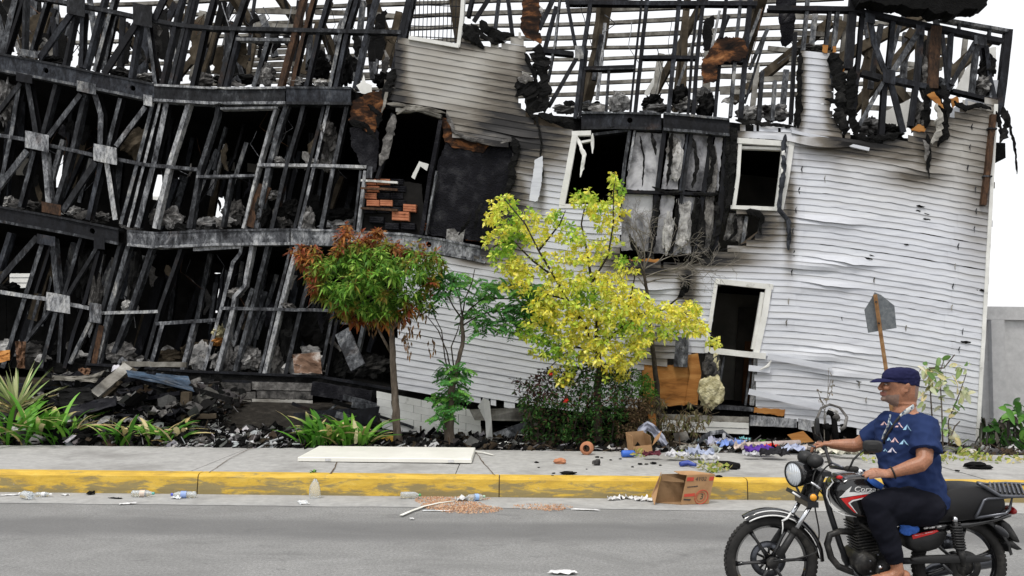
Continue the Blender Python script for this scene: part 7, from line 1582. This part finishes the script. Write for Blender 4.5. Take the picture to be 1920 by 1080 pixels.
tc = bpy.data.curves.new('lettering', 'FONT'); tc.body = 'Corza'; tc.size = .072; tc.extrude = .002; tc.shear = .2
to = bpy.data.objects.new('lettering_curve', tc); COL.objects.link(to)
dg = bpy.context.evaluated_depsgraph_get(); dg.update()
tm = bpy.data.meshes.new_from_object(to.evaluated_get(dg)); bpy.data.objects.remove(to)
tv = []; o0 = BP(1601, 921.5, TD - .002)
for v in tm.vertices: tv.append((o0.x + v.co.x * .78, o0.y - v.co.z, o0.z + v.co.y * .62 + .0))
mobj('lettering', tv, [tuple(p.vertices) for p in tm.polygons], M_WHT, tank)
tb('white_line', [BP(x, y, -.1) for x, y in ((1558, 898), (1562, 904), (1551, 918), (1550, 930), (1556, 945), (1564, 957), (1580, 965), (1606, 969))], .0045, M_WHT, tank)
shell('tank_trim', smoothout([(1566, 892), (1572, 888), (1600, 893), (1632, 906), (1640, 912), (1610, 906), (1580, 899)]), .11, M_SILV, parent=tank)
q = MB(); q.lathe(BP(1612, 887), [(.0, .03), (.03, .03), (.035, .01), (.035, 0)], Vector((.25, 0, 1)), 20); mbuild(q, 'filler_cap', M_CHR, tank)
q = MB(); q.ell(BP(1574, 895, -.1), .022, .006, .012, 12, 8); mbuild(q, 'red_badge', M_RED, tank)
shell('seat', smoothout([(1648, 918), (1690, 930), (1740, 920), (1775, 905), (1820, 904), (1850, 908), (1872, 928), (1872, 955), (1840, 968), (1780, 972), (1700, 978), (1650, 972)]), .125, M_SEAT, ((1, 0), (.99, .5), (.95, .85), (.86, 1)))
shell('side_panel', smoothout([(1682, 992), (1735, 990), (1768, 986), (1758, 1010), (1740, 1028), (1690, 1030)], 1), .11, M_BLKM)
sp = shell('tail_panel', smoothout([(1720, 978), (1790, 973), (1850, 968), (1890, 955), (1886, 966), (1800, 985), (1770, 990), (1722, 990)], 1), .1, M_BLK)
for pts, m_ in (([(1710, 1004), (1715, 1002), (1757, 994), (1760, 996), (1750, 1001), (1712, 1011)], M_RED), ([(1713, 1003), (1757, 994.5), (1755, 996), (1716, 1005)], M_WHT)):
    f = [BP(x, y, -.117) for x, y in pts]; mb = MB(); mb.prism(f, [v + Vector((0, .01, 0)) for v in f]); mbuild(mb, 'decal', m_, sp, False)
for (x0, x1) in ((1732, 1740), (1742, 1752), (1757, 1765)): tb('white_mark', [BP(x0, 991 - (x0 - 1732) * .12, -.108), BP(x1, 989.5 - (x0 - 1732) * .12, -.108)], .0055, M_WHT, sp)
# frame tubes
tb('frame_tube', [BP(1542, 905), BP(1556, 960), BP(1575, 1020), BP(1590, 1060)], .02, M_FRM); tb('frame_tube', [BP(1660, 985, -.1), BP(1720, 980, -.11), BP(1800, 974, -.11), BP(1890, 958, -.1)], .012, M_FRM); tb('frame_tube', [BP(1590, 1062, -.06), BP(1620, 1092, -.08), BP(1690, 1095, -.1)], .016, M_FRM)
# engine: crankcase, finned cylinder, covers
q = MB(); q.lathe(BP(1652, 1062), [(0, -.15), (.07, -.15), (.088, -.12), (.092, .12), (.07, .15), (0, .15)], AXY, 28); q.lathe(BP(1612, 1050), [(0, -.12), (.06, -.12), (.078, -.09), (.078, .12), (0, .13)], AXY, 24); en = mbuild(q, 'crankcase', M_ENG)
ca, cb = BP(1622, 1030), BP(1612, 975); ca.y = cb.y = YM; dz = (cb - ca).normalized(); dx = Vector((dz.z, 0, -dz.x))
for k in range(11):
    q = MB(); q.box(ca.lerp(cb, k / 10), .155 - .02 * (k % 2) * 0, .17, .0065, (dx, AXY, dz)); mbuild(q, 'cooling_fin', M_ENG, en, False)
q = MB(); q.box(ca.lerp(cb, .5), .12, .13, .2, (dx, AXY, dz)); q.box(ca.lerp(cb, 1.12), .13, .14, .05, (dx, AXY, dz)); mbuild(q, 'cylinder', M_ENG, en, False)
tb('gear_lever', [BP(1640, 1078, -.15), BP(1612, 1084, -.17), BP(1604, 1082, -.2)], .007, M_SILV); tb('hose', [BP(1600, 972, -.03), BP(1616, 985, -.09), BP(1640, 1000, -.1), BP(1660, 1010, -.09)], .012, M_RUB); tb('hose', [BP(1640, 985, -.08), BP(1660, 1005, -.1), BP(1655, 1030, -.12)], .006, M_RUB); q = MB(); q.lathe(BP(1640, 1000, -.02), [(0, -.07), (.03, -.07), (.034, -.05), (.034, .06), (0, .06)], Vector((1, 0, .1)), 16); mbuild(q, 'carburettor', M_SILV)
for k in range(7): a_ = k * .9; q = MB(); q.lathe(BP(1652, 1062, -.152) + Vector((.074 * math.cos(a_), 0, .074 * math.sin(a_))), [(0, -.008), (.006, -.008), (.007, .004)], AXY, 8); mbuild(q, 'cover_bolt', M_SILV, en)
q = MB(); q.lathe(BP(1650, 1063, -.15), [(0, -.02), (.012, -.02), (.014, 0)], AXY, 16); mbuild(q, 'cover_bolt', M_CHR, en)
tb('exhaust_pipe', [BP(1606, 998, -.04), BP(1575, 996, -.06), BP(1556, 1003, -.07), BP(1551, 1020, -.07), BP(1558, 1045, -.07), BP(1572, 1062, -.07), BP(1592, 1070, -.07), BP(1640, 1085, .02), BP(1720, 1085, .12)], [.02, .021, .022, .022, .022, .022, .022, .022, .022], M_ENG, None, 10)
tb('silencer', [BP(1720, 1085, .13), BP(1750, 1070, .15), BP(1780, 1062, .16), BP(1870, 1050, .17)], [.03, .045, .05, .045], M_SILV, None, 14)
q = MB(); q.lathe(BP(1775, 1015, .1), [(0, -.05), (.04, -.05), (.05, -.03), (.05, .03), (0, .05)], Vector((1, 0, .1)), 18); mbuild(q, 'air_box', M_SILV)
# swing arm, chain case, shock
tb('swing_arm', [BP(1680, 1052, -.09), BP(1797, 1050, -.10)], [.022, .018], M_FRM); tb('swing_arm', [BP(1680, 1052, .09), BP(1797, 1050, .10)], [.022, .018], M_FRM)
shell('chain_case', smoothout([(1690, 1034), (1760, 1031), (1820, 1032), (1843, 1038), (1830, 1044), (1790, 1046), (1690, 1046)], 1), .02, M_BLKM, dyc=-.125)
s0, s1 = BP(1790, 974, -.135), BP(1806, 1062, -.135)
sh = tb('shock_absorber', [s0.lerp(s1, .6), s1], [.03, .017], M_ENG); tb('damper_rod', [s0, s0.lerp(s1, .65)], .016, M_BLKM, sh); q = MB(); q.ell(s0, .02, .02, .022, 12, 8); mbuild(q, 'top_mount', M_CHR, sh)
mb = MB(); pts = []; axs = (s1 - s0).normalized(); u = axs.cross(AXY).normalized()
for i in range(110): t = i / 109; a = t * 2 * math.pi * 9; pts.append(s0.lerp(s1, .1 + .52 * t) + u * (.032 * math.cos(a)) + AXY * (.032 * math.sin(a)))
mb.tube(pts, .0075, 5); mbuild(mb, 'spring', M_BLKM, sh)
# rack and grab rails
rk = tb('rear_rack', [BP(1832, 905, -.12), BP(1845, 912, -.13), BP(1875, 930, -.13), BP(1900, 931, -.12), BP(1940, 930, -.1)], .0115, M_SILV); tb('rail', [BP(1832, 905, .12), BP(1850, 908, .13), BP(1885, 906, .13), BP(1925, 908, .12), BP(1945, 918, .05), BP(1940, 930, -.1)], .0105, M_SILV, rk)
mb = MB(); f_ = [BP(1856, 924, -.11), BP(1918, 929, -.11), BP(1914, 910, .11), BP(1856, 909, .11)]; mb.prism(f_, [p - Vector((0, 0, .006)) for p in f_]); mbuild(mb, 'tray', M_BLKM, rk, False)
for k in range(8): t = k / 7; tb('slat', [BP(1858 + 62 * t, 921 + 5 * t, -.11), BP(1856 + 56 * t, 905 + 2 * t, .11)], .007, M_SILV, rk)
for s in (-1, 1): tb('rail', [BP(1828, 971, s * .125), BP(1834, 962, s * .13), BP(1845, 938, s * .13), BP(1852, 935, s * .13), BP(1898, 932, s * .12), BP(1893, 955, s * .12), BP(1885, 963, s * .12), BP(1828, 971, s * .125)], .0095, M_SILV, rk)
q = MB(); q.ell(BP(1893, 956, 0), .03, .07, .028, 12, 8); mbuild(q, 'tail_lamp', M_TAIL)
rf = fender('rear_mudguard', rw, WR + .05, 120, 12, .07, M_BLKM)
shell('plate_flap', smoothout([(1862, 974), (1880, 972), (1898, 1000), (1906, 1016), (1896, 1014), (1880, 1000)], 1), .06, M_BLKM)
for dy in (-.14,): q = MB(); q.ell(BP(1878, 996, dy), .06, .02, .022, 14, 10, (Vector((.75, 0, -.62)).normalized(), AXY, Vector((.62, 0, .75)).normalized())); mbuild(q, 'indicator', M_FRM)
shell('plate_flap', [(1872, 1014), (1890, 1010), (1911, 1028), (1900, 1029)], .05, M_BLKM)
tb('foot_peg', [BP(1672, 1086, -.12), BP(1680, 1086, -.3)], .014, M_RUB); tb('foot_peg', [BP(1672, 1086, .12), BP(1680, 1086, .3)], .014, M_RUB); tb('pillion_peg', [BP(1762, 1052, -.12), BP(1785, 1076, -.16)], .011, M_FRM)

# ------------------------------------------------------------ rider
def remesh(name, mb, vox, mat, parent, smooth_it=4, colf=None, disp=None, sub=0):
    me = bpy.data.meshes.new('tmp'); me.from_pydata(mb.v, [], mb.f); bm = bmesh.new(); bm.from_mesh(me); bmesh.ops.recalc_face_normals(bm, faces=bm.faces); bm.to_mesh(me); bm.free()
    o = bpy.data.objects.new('tmp', me); COL.objects.link(o)
    m_ = o.modifiers.new('r', 'REMESH'); m_.mode = 'VOXEL'; m_.voxel_size = vox
    s_ = o.modifiers.new('s', 'SMOOTH'); s_.iterations = smooth_it; s_.factor = .5
    dg = bpy.context.evaluated_depsgraph_get(); dg.update(); e = bpy.data.meshes.new_from_object(o.evaluated_get(dg)); bpy.data.objects.remove(o)
    vs = [v.co.copy() for v in e.vertices]; ns = [v.normal.copy() for v in e.vertices]; fs = [tuple(p.vertices) for p in e.polygons]
    if disp: vs = [v + n * disp(v, n) for v, n in zip(vs, ns)]
    return mobj(name, vs, fs, mat, parent, True, {'col': [colf(v, n) for v, n in zip(vs, ns)]} if colf else None)
_ft = BP(1676, 1076, -.2)
RID = empty('person', Vector((BP(1700, 960).x, YM, _ft.z)), 'rider in navy printed t-shirt, dark trousers and navy cap on the motorcycle', 'person')
S_DIR = Vector((.60, -.80, 0)); F_DIR = Vector((-.80, -.60, 0))          # shoulder line, chest direction: turned towards the street
UPV = Vector((0, 0, 1))
def torso(mb, k):
    secs = [(948, 1728, .165, .145), (930, 1722, .178, .155), (905, 1711, .183, .160), (880, 1705, .182, .158), (850, 1702, .188, .150), (820, 1700, .198, .142), (798, 1698, .198, .128), (783, 1696, .17, .105), (772, 1694, .11, .085)]
    vs = []; fs = []; N = 28
    for y, x, a, b in secs:
        c = BP(x, y)
        for i in range(N):
            t = 2 * math.pi * i / N; ct, st = math.cos(t), math.sin(t); vs.append(c + S_DIR * ((a + k) * math.copysign(abs(ct) ** .85, ct)) + F_DIR * ((b + k) * math.copysign(abs(st) ** .9, st)))
    m = len(secs)
    for j in range(m - 1):
        for i in range(N): fs.append((j * N + i, j * N + (i + 1) % N, (j + 1) * N + (i + 1) % N, (j + 1) * N + i))
    fs += [tuple(range(N)), tuple(reversed(range((m - 1) * N, m * N)))]; mb.add(vs, fs)
SHN = BP(1735, 800, -.17); SHF = BP(1660, 800, .18)
ELN = BP(1733, 868, -.30); WRN = BP(1668, 888, -.25); ELF = BP(1606, 836, .30); WRF = BP(1556, 833, .34)
HIPN = BP(1735, 950, -.11); KNN = BP(1644, 948, -.21); ANN = BP(1680, 1058, -.21); HIPF = BP(1735, 950, .11); KNF = BP(1644, 948, .21); ANF = BP(1680, 1058, .21)
body = MB(); torso(body, -.012)
for sh_, el, wr in ((SHN, ELN, WRN), (SHF, ELF, WRF)):
    body.tube([sh_.lerp(Vector((BP(1698, 800).x, YM, sh_.z)), .3), sh_, sh_.lerp(el, .5), el.lerp(sh_, .08), el.lerp(wr, .12), el.lerp(wr, .35), el.lerp(wr, .7), wr], [.06, .066, .056, .048, .048, .046, .036, .030], 14)
for hp, kn, an in ((HIPN, KNN, ANN), (HIPF, KNF, ANF)):
    body.tube([hp, hp.lerp(kn, .5), kn, kn.lerp(an, .35), kn.lerp(an, .75), an], [.10, .085, .065, .06, .042, .036], 14)
# feet with toes on the pegs
for an, s in ((ANN, -1), (ANF, 1)):
    he = an + Vector((.045, 0, -.06)); ba = an + Vector((-.15, 0, -.105)); body.tube([an + Vector((0, 0, .02)), an + Vector((.01, 0, -.04)), he.lerp(ba, .35), ba], [.036, .042, .040, .034], 12, flat=1.0); body.ell(he + Vector((.01, 0, -.012)), .034, .034, .036)
    for k in range(5): a = ba + Vector((-.01, s * (-.032 + .016 * k), -.01)); body.tube([a, a + Vector((-.035, 0, -.008)), a + Vector((-.055 + .007 * k, 0, -.016))], [.011, .0105, .008], 8)
# hands: palm, four fingers and thumb each
def hand(wr, fd, up, side, grip):
    fd = fd.normalized(); s = fd.cross(up).normalized() * side; up = (fd.cross(s) * 1).normalized()
    if up.z < 0: up = -up
    k0 = wr + fd * .085; body.tube([wr - fd * .02, wr + fd * .03, k0], [(.022, .030), (.020, .038), (.016, .042)], 12, hint=up)
    for k, L in enumerate((.068, .078, .072, .056)):
        b = k0 + s * (.031 - .0205 * k) - fd * .006 * abs(k - 1.3); d = fd.copy(); pts = [b]
        for j in range(3):
            d = (d * math.cos(grip) - up * math.sin(grip)); d.normalize(); pts.append(pts[-1] + d * (L * (.45, .32, .23)[j] ) ); up2 = up
            up = (up * math.cos(grip) + fd * 0).normalized() if False else up
        body.tube(pts, [.0105, .0098, .009, .007], 8); body.ell(pts[-1], .0075, .0075, .0075, 8, 6)
    tbs = wr + fd * .03 + s * .032; d = (fd * .75 + s * .55 - up * .35).normalized(); body.tube([tbs - s * .012, tbs + d * .03, tbs + d * .055 + fd * .006, tbs + d * .07 + fd * .014], [.014, .0125, .011, .008], 8)
hand(WRN, Vector((-1, .05, .02)), Vector((0, -.55, 1)), 1, .22)
hand(WRF, Vector((-.75, .45, .02)), Vector((0, 0, 1)), -1, .75)
# head in profile: slices (pixel row, front, back, half width)
HS = [(760, 1671, 1717, .062), (756, 1666, 1717, .066), (753, 1660, 1717, .060), (750, 1656.5, 1718, .063), (746, 1655, 1719, .067), (742, 1655, 1719.5, .070), (738, 1655, 1720, .072), (732, 1655, 1720.5, .074), (726, 1654.5, 1721, .076), (720, 1654, 1721.5, .077), (712, 1654.5, 1721.5, .078), (704, 1658, 1719, .074), (697, 1666, 1713, .06), (693, 1676, 1704, .035)]
HY = -.01
vs = []; fs = []; N = 28
for y, xf, xb, w in HS:
    cx = (xf + xb) / 2 + 4; c = BP(cx, y, HY)
    for i in range(N):
        t = 2 * math.pi * i / N; ct, st = math.cos(t), math.sin(t)
        a = (cx - xf) / SC if ct < 0 else (xb - cx) / SC; ww = w * (1 if ct > -.2 else 1 - .22 * (-ct - .2))
        vs.append(c + Vector((a * math.copysign(abs(ct) ** .9, ct), ww * st, 0)))
for j in range(len(HS) - 1):
    for i in range(N): fs.append((j * N + i, j * N + (i + 1) % N, (j + 1) * N + (i + 1) % N, (j + 1) * N + i))
fs += [tuple(range(N)), tuple(reversed(range((len(HS) - 1) * N, len(HS) * N)))]; body.add(vs, fs)
def hp(x, y, dy=0.0): return BP(x, y, HY + dy)
body.tube([hp(1656, 716), hp(1652.6, 722), hp(1649.2, 728.2), hp(1651.5, 731.8)], [(.010, .010), (.013, .012), (.014, .018), (.009, .018)], 10)   # nose
for s in (-1, 1): body.ell(hp(1654.5, 729.5, s * .014), .011, .008, .008, 8, 6)
body.ell(hp(1653.4, 736), .012, .022, .0065, 12, 8); body.ell(hp(1653.8, 740.2), .012, .020, .007, 12, 8); body.ell(hp(1656, 748), .016, .022, .016, 12, 8)      # lips, chin
for s in (-1, 1):
    body.ell(hp(1657, 718, s * .028), .011, .02, .007, 10, 6); body.ell(hp(1662, 727, s * .045), .02, .018, .02, 10, 8)                     # brow, cheek
    e = hp(1701, 727, s * .078); body.ell(e, .020, .011, .031, 14, 10, (Vector((1, 0, -.15)), AXY, Vector((.2, s * .25, 1)))); body.ell(e + Vector((-.006, s * .004, -.022)), .011, .008, .012, 10, 6); body.ell(hp(1694, 734, s * .068), .02, .012, .03, 10, 6)
body.tube([hp(1696, 772), hp(1695, 760), hp(1693, 745), hp(1692, 735)], [(.078, .078), (.067, .064), (.064, .060), (.06, .058)], 18, hint=Vector((1, 0, 0)))
hd0 = hp(1687, 725)
def skincol(v, n):
    base = Vector((.34, .15, .082)); q = (v - hd0); k = 1.0
    if v.z > BP(1690, 762).z and v.x < BP(1730, 700).x:
        # stubble on jaw, lips, cropped grey hair at the nape, ears lighter
        px = 1687 + q.x * SC; py = 725 - q.z * SC
        if px < 1678 and py > 741 - (px - 1655) * .12: base = base.lerp(Vector((.20, .155, .13)), .75)
        if px < 1659 and 732 < py < 735: base = base.lerp(Vector((.17, .13, .11)), .6)
        if px < 1658 and 735 <= py < 742: base = Vector((.30, .115, .085))
        if px > 1707 and py < 744: base = base.lerp(Vector((.22, .19, .175)), .55 + .3 * nz(v.x * 200, v.z * 200))
        if 1696 < px < 1707 and 718 < py < 737: base = base * 1.12
        if abs(px - 1660) < 3.4 and abs(py - 721.5) < 1.0 and abs(abs(q.y) - .032) < .02: base = Vector((.03, .02, .018))
        if abs(px - 1659) < 5 and abs(py - 717.8) < .9: base = Vector((.06, .045, .04))
    else:
        base = base * (1.02 + .1 * nz(v.x * 30, v.y * 30, v.z * 30)); 
        if v.x < BP(1630, 880).x and v.z < BP(1640, 870).z and v.z > BP(1640, 905).z: base = base.lerp(Vector((.52, .27, .18)), .35)
    return tuple(base)
def skin_mat():
    m, nt, b = new_mat('skin'); c = attr(nt, 'col'); f = noise_tex(nt, wpos(nt), 160, 4, .6)
    nt.links.new(mixc(nt, 1.0, c, ramp(nt, math_n(nt, 'ADD', math_n(nt, 'MULTIPLY', f, .5), math_n(nt, 'MULTIPLY', noise_tex(nt, wpos(nt), 38, 6, .7), .5)), [(.34, .68), (.62, 1.12)]), 'MULTIPLY'), b.inputs['Base Color']); b.inputs['Roughness'].default_value = .48
    b.inputs['Subsurface Weight'].default_value = .12; b.inputs['Subsurface Radius'].default_value = (.01, .004, .002); b.inputs['Subsurface Scale'].default_value = .6
    bump(nt, b, f, .15, .002); return m
remesh('body', body, .0042, skin_mat(), RID, 3, skincol)
for s in (-1, 1):
    q = MB(); q.ell(hp(1660.5, 721.5, s * .033), .011, .010, .009, 10, 8); o = q.build('eye', plain('eye_white', (.55, .52, .48), .25), RID, True)
    q = MB(); q.ell(hp(1658.2, 721.6, s * .035), .005, .006, .0055, 10, 8); q.build('iris', plain('iris', (.02, .012, .008), .15), o, True)
# t-shirt
sh = MB(); torso(sh, .012)
sh.tube([SHN.lerp(Vector((BP(1698, 800).x, YM, SHN.z)), .45), SHN + Vector((.006, 0, .0)), SHN.lerp(ELN, .45), SHN.lerp(ELN, .72) + Vector((.006, 0, 0))], [.085, .088, .092, .098], 18)
sh.tube([SHF.lerp(Vector((BP(1698, 800).x, YM, SHF.z)), .45), SHF, SHF.lerp(ELF, .4), SHF.lerp(ELF, .68)], [.085, .085, .078, .074], 16)
sh.tube([BP(1728, 935), BP(1735, 952), BP(1752, 962)], [(.18, .17), (.165, .16), (.08, .12)], 18, hint=AXY)
def shfold(v, n):
    a = nz(v.x * 9 + v.z * 5, v.y * 6, v.z * 9 - v.x * 4) * .012 - abs(nz(v.x * 13 + v.z * 9, v.y * 9, v.z * 15 - v.x * 9)) * .016 + nz(v.x * 26, v.y * 16, v.z * 24 + v.x * 12) * .004
    low = max(0, min(1, (BP(1700, 860).z - v.z) / .2)); a += low * .010 * nz(v.x * 12 + v.z * 16, v.y * 8, v.z * 10)
    return a
def cloth(name, lo, hi, rough=.9, sc=300):
    m, nt, b = new_mat(name); f = noise_tex(nt, wpos(nt), sc, 3, .6); f2 = noise_tex(nt, wpos(nt), 6, 5, .6)
    nt.links.new(ramp(nt, f2, [(.3, lo), (.7, hi)]), b.inputs['Base Color']); b.inputs['Roughness'].default_value = rough; b.inputs['Specular IOR Level'].default_value = .08
    bump(nt, b, f, .3, .002); return m
M_SHIRT = cloth('navy_cotton', (.014, .025, .078), (.023, .039, .108)); M_TROU = cloth('dark_trousers', (.0055, .006, .010), (.010, .0105, .016)); M_CAP = cloth('navy_cap', (.013, .014, .046), (.020, .021, .064))
shirt = remesh('t_shirt', sh, .0075, M_SHIRT, RID, 5, None, shfold)
# printed row of little peaks on the chest: flat shapes laid on the shirt
from mathutils.bvhtree import BVHTree
bv = BVHTree.FromPolygons([Vector(v.co) + shirt.location for v in shirt.data.vertices], [tuple(p.vertices) for p in shirt.data.polygons])
def onshirt(x, y, off=.003):
    d = ray(x, y).normalized(); hit = bv.ray_cast(CAMP, d)
    return (hit[0] - d * off) if hit[0] else None
M_PRA = plain('pink_print', (.62, .42, .42), .8, 0, .1); M_PRB = plain('pale_blue_print', (.32, .52, .68), .8, 0, .1); M_PRC = plain('lilac_print', (.66, .62, .72), .8, 0, .1)
def peak(x, y, w, h, mat):
    mb = MB()
    for pts in ([(x - w, y), (x, y - h), (x - w * .25, y)], [(x, y - h), (x + w, y + h * .25), (x + w * .45, y - h * .05), (x + w * .1, y - h * .55)]):
        q = [onshirt(*p) for p in pts]
        if all(q): mb.prism(q, [v + Vector((0, .002, 0)) for v in q])
    if mb.v: mb.build('print', mat, shirt)
for x, y, w, h, m_ in [(1658, 797, 7, 7, M_PRA), (1669, 797, 6, 8, M_PRB), (1686, 801, 8, 9, M_PRA), (1701, 806, 8, 10, M_PRB), (1678, 829, 8, 9, M_PRA), (1695, 833, 9, 9, M_PRB), (1667, 826, 4, 6, M_PRB), (1673, 848, 9, 9, M_PRC), (1660, 846, 4, 5, M_PRB)]: peak(x, y, w, h, m_)
# scarf-like lanyard round the neck
def scarf_mat():
    m, nt, b = new_mat('lanyard'); v = nt.nodes.new('ShaderNodeTexVoronoi'); v.inputs['Scale'].default_value = 46; nt.links.new(wpos(nt), v.inputs['Vector'])
    nt.links.new(ramp(nt, v.outputs['Distance'], [(.2, (.05, .07, .12)), (.4, (.30, .36, .40)), (.6, (.66, .66, .62))]), b.inputs['Base Color']); b.inputs['Roughness'].default_value = .8; return m
M_SCA = scarf_mat()
lan = [Vector(hp(1718, 760, .0)) + Vector((.0, .02, 0)), hp(1712, 763, -.06), hp(1702, 770, -.085)] + [onshirt(*p, .006) or BP(*p, -.15) for p in ((1694, 776), (1688, 780))]
mb = MB(); mb.tube(lan, [.016, .018, .018, .016, .010], 8, flat=.4); mb.build('lanyard', M_SCA, RID, True)
l2 = [onshirt(*p, .006) for p in ((1674, 768), (1670, 778), (1668, 786), (1666, 796), (1662, 806), (1657, 816), (1655, 824))]; l2 = [p for p in l2 if p]
if len(l2) > 2: mb = MB(); mb.tube(l2, .012, 8, flat=.35); mb.build('lanyard', M_SCA, RID, True)
l3 = [onshirt(*p, .005) for p in ((1690, 778), (1682, 788), (1672, 802), (1663, 816), (1657, 832))]; l3 = [p for p in l3 if p]
if len(l3) > 2: mb = MB(); mb.tube(l3, [.008, .010, .008, .008, .010][:len(l3)], 8, flat=.5); mb.build('bag_strap', M_BLKM, RID, True)
# trousers
tr = MB()
for hp_, kn, an, s in ((HIPN, KNN, ANN, -1), (HIPF, KNF, ANF, 1)):
    tr.tube([hp_ + Vector((.02, -s * .05, .0)), hp_, hp_.lerp(kn, .4), hp_.lerp(kn, .8), kn + Vector((-.008, 0, -.004)), kn.lerp(an, .2), kn.lerp(an, .5), kn.lerp(an, .8), an.lerp(kn, .03)], [.125, .13, .125, .108, .094, .090, .080, .060, .047], 18)
tr.ell(BP(1735, 945), .14, .18, .11, 18, 12)
def trfold(v, n): return nz(v.x * 10 - v.z * 8, v.y * 6, v.z * 10) * .012 + nz(v.x * 24 - v.z * 20, v.y * 12, v.z * 18) * .006
remesh('trousers', tr, .0085, M_TROU, RID, 4, None, trfold)
tb2 = MB(); tb2.tube([BP(1686, 985, -.17), BP(1700, 986, -.17), BP(1712, 990, -.17), BP(1722, 996, -.165)], [(.02, .012), (.03, .012), (.03, .012), (.016, .01)], 10); tb2.ell(BP(1702, 995, -.165), .06, .012, .03)
remesh('blue_cloth', tb2, .006, M_BLUEC, RID, 2, None, lambda v, n: .006 * nz(v.x * 50, v.z * 40))
q = MB(); q.tube([BP(1628, 897, -.14), BP(1640, 905, -.15), BP(1654, 914, -.15)], [(.016, .01), (.022, .01), (.02, .01)], 10); q.build('blue_cloth', M_BLUEC, RID, True)
# cap: crown, band, visor
def caploft(mb):
    secs = [(719, 1660, 1722, .084), (712, 1655.5, 1723.5, .088), (705, 1654.5, 1723.5, .089), (699, 1657, 1721.5, .086), (694, 1662, 1718, .078), (690.5, 1669, 1711, .062), (688.5, 1679, 1700, .03)]
    vs = []; fs = []; N = 28
    for j, (y, xf, xb, w) in enumerate(secs):
        for i in range(N):
            t = 2 * math.pi * i / N; ct, st = math.cos(t), math.sin(t); cx = (xf + xb) / 2; back = (1 + ct) / 2; yy = y + (6.5 * back if j == 0 else 3.0 * back if j == 1 else 0) - (0 if j else 5 * (1 - back))
            vs.append(hp(cx + (xb - xf) / 2 * ct, yy) + Vector((0, w * st, 0)))
    for j in range(len(secs) - 1):
        for i in range(N): fs.append((j * N + i, j * N + (i + 1) % N, (j + 1) * N + (i + 1) % N, (j + 1) * N + i))
    fs += [tuple(range(N)), tuple(reversed(range((len(secs) - 1) * N, len(secs) * N)))]; mb.add(vs, fs)
cp = MB(); caploft(cp)
cap = remesh('cap', cp, .005, M_CAP, RID, 3, None, lambda v, n: .004 * nz(v.x * 40, v.y * 30, v.z * 60) + (.002 if abs(v.z - BP(1690, 708).z) < .006 else 0))
vs = []; fs = []; N = 15; Mx = 6
for j in range(Mx + 1):
    for i in range(N):
        a = math.pi * (i / (N - 1) - .5); t = j / Mx; base = hp(1676 - 20 * math.cos(a), 715 - 5.5 * math.cos(a)) + Vector((0, .085 * math.sin(a), 0)); tip = base + Vector((-.085 * math.cos(a) ** .8 if abs(a) < 1.57 else 0, 0, -.012 * math.cos(a) + .012 * abs(math.sin(a)) ** 2 - .012))
        p = base.lerp(tip, t); p.z += .010 * math.sin(t * math.pi) * math.cos(a); vs.append(p)
n0 = len(vs); vs += [v - Vector((0, 0, .004)) for v in vs]
for j in range(Mx):
    for i in range(N - 1): a = j * N + i; fs += [(a, a + 1, a + N + 1, a + N), (a + n0, a + N + n0, a + N + 1 + n0, a + 1 + n0)]
for i in range(N - 1): a = Mx * N + i; fs.append((a, a + 1, a + 1 + n0, a + n0))
mobj('visor', vs, fs, M_CAP, cap, True)
# bracelet and sandals
bw = WRN.lerp(ELN, .10); ax = (ELN - WRN).normalized(); q = MB(); u = ax.orthogonal().normalized(); w_ = ax.cross(u)
q.tube([bw + (u * math.cos(a * .3307) + w_ * math.sin(a * .3307)) * .037 for a in range(20)], .0055, 6); q.build('bracelet', M_BLKM, RID, True)
for an, s in ((ANN, -1), (ANF, 1)):
    q = MB(); q.tube([an + Vector((.085, 0, -.105)), an + Vector((0, 0, -.13)), an + Vector((-.12, 0, -.150)), an + Vector((-.21, 0, -.158))], [(.012, .036), (.012, .042), (.012, .046), (.012, .03)], 12, hint=UPV); sd_ = q.build('sandal', M_RUB, RID, True)
    q = MB(); q.tube([an + Vector((-.10, s * -.05, -.14)), an + Vector((-.11, 0, -.075)), an + Vector((-.10, s * .05, -.14))], [(.02, .008), (.024, .008), (.02, .008)], 8); q.build('strap', M_RUB, sd_, True)
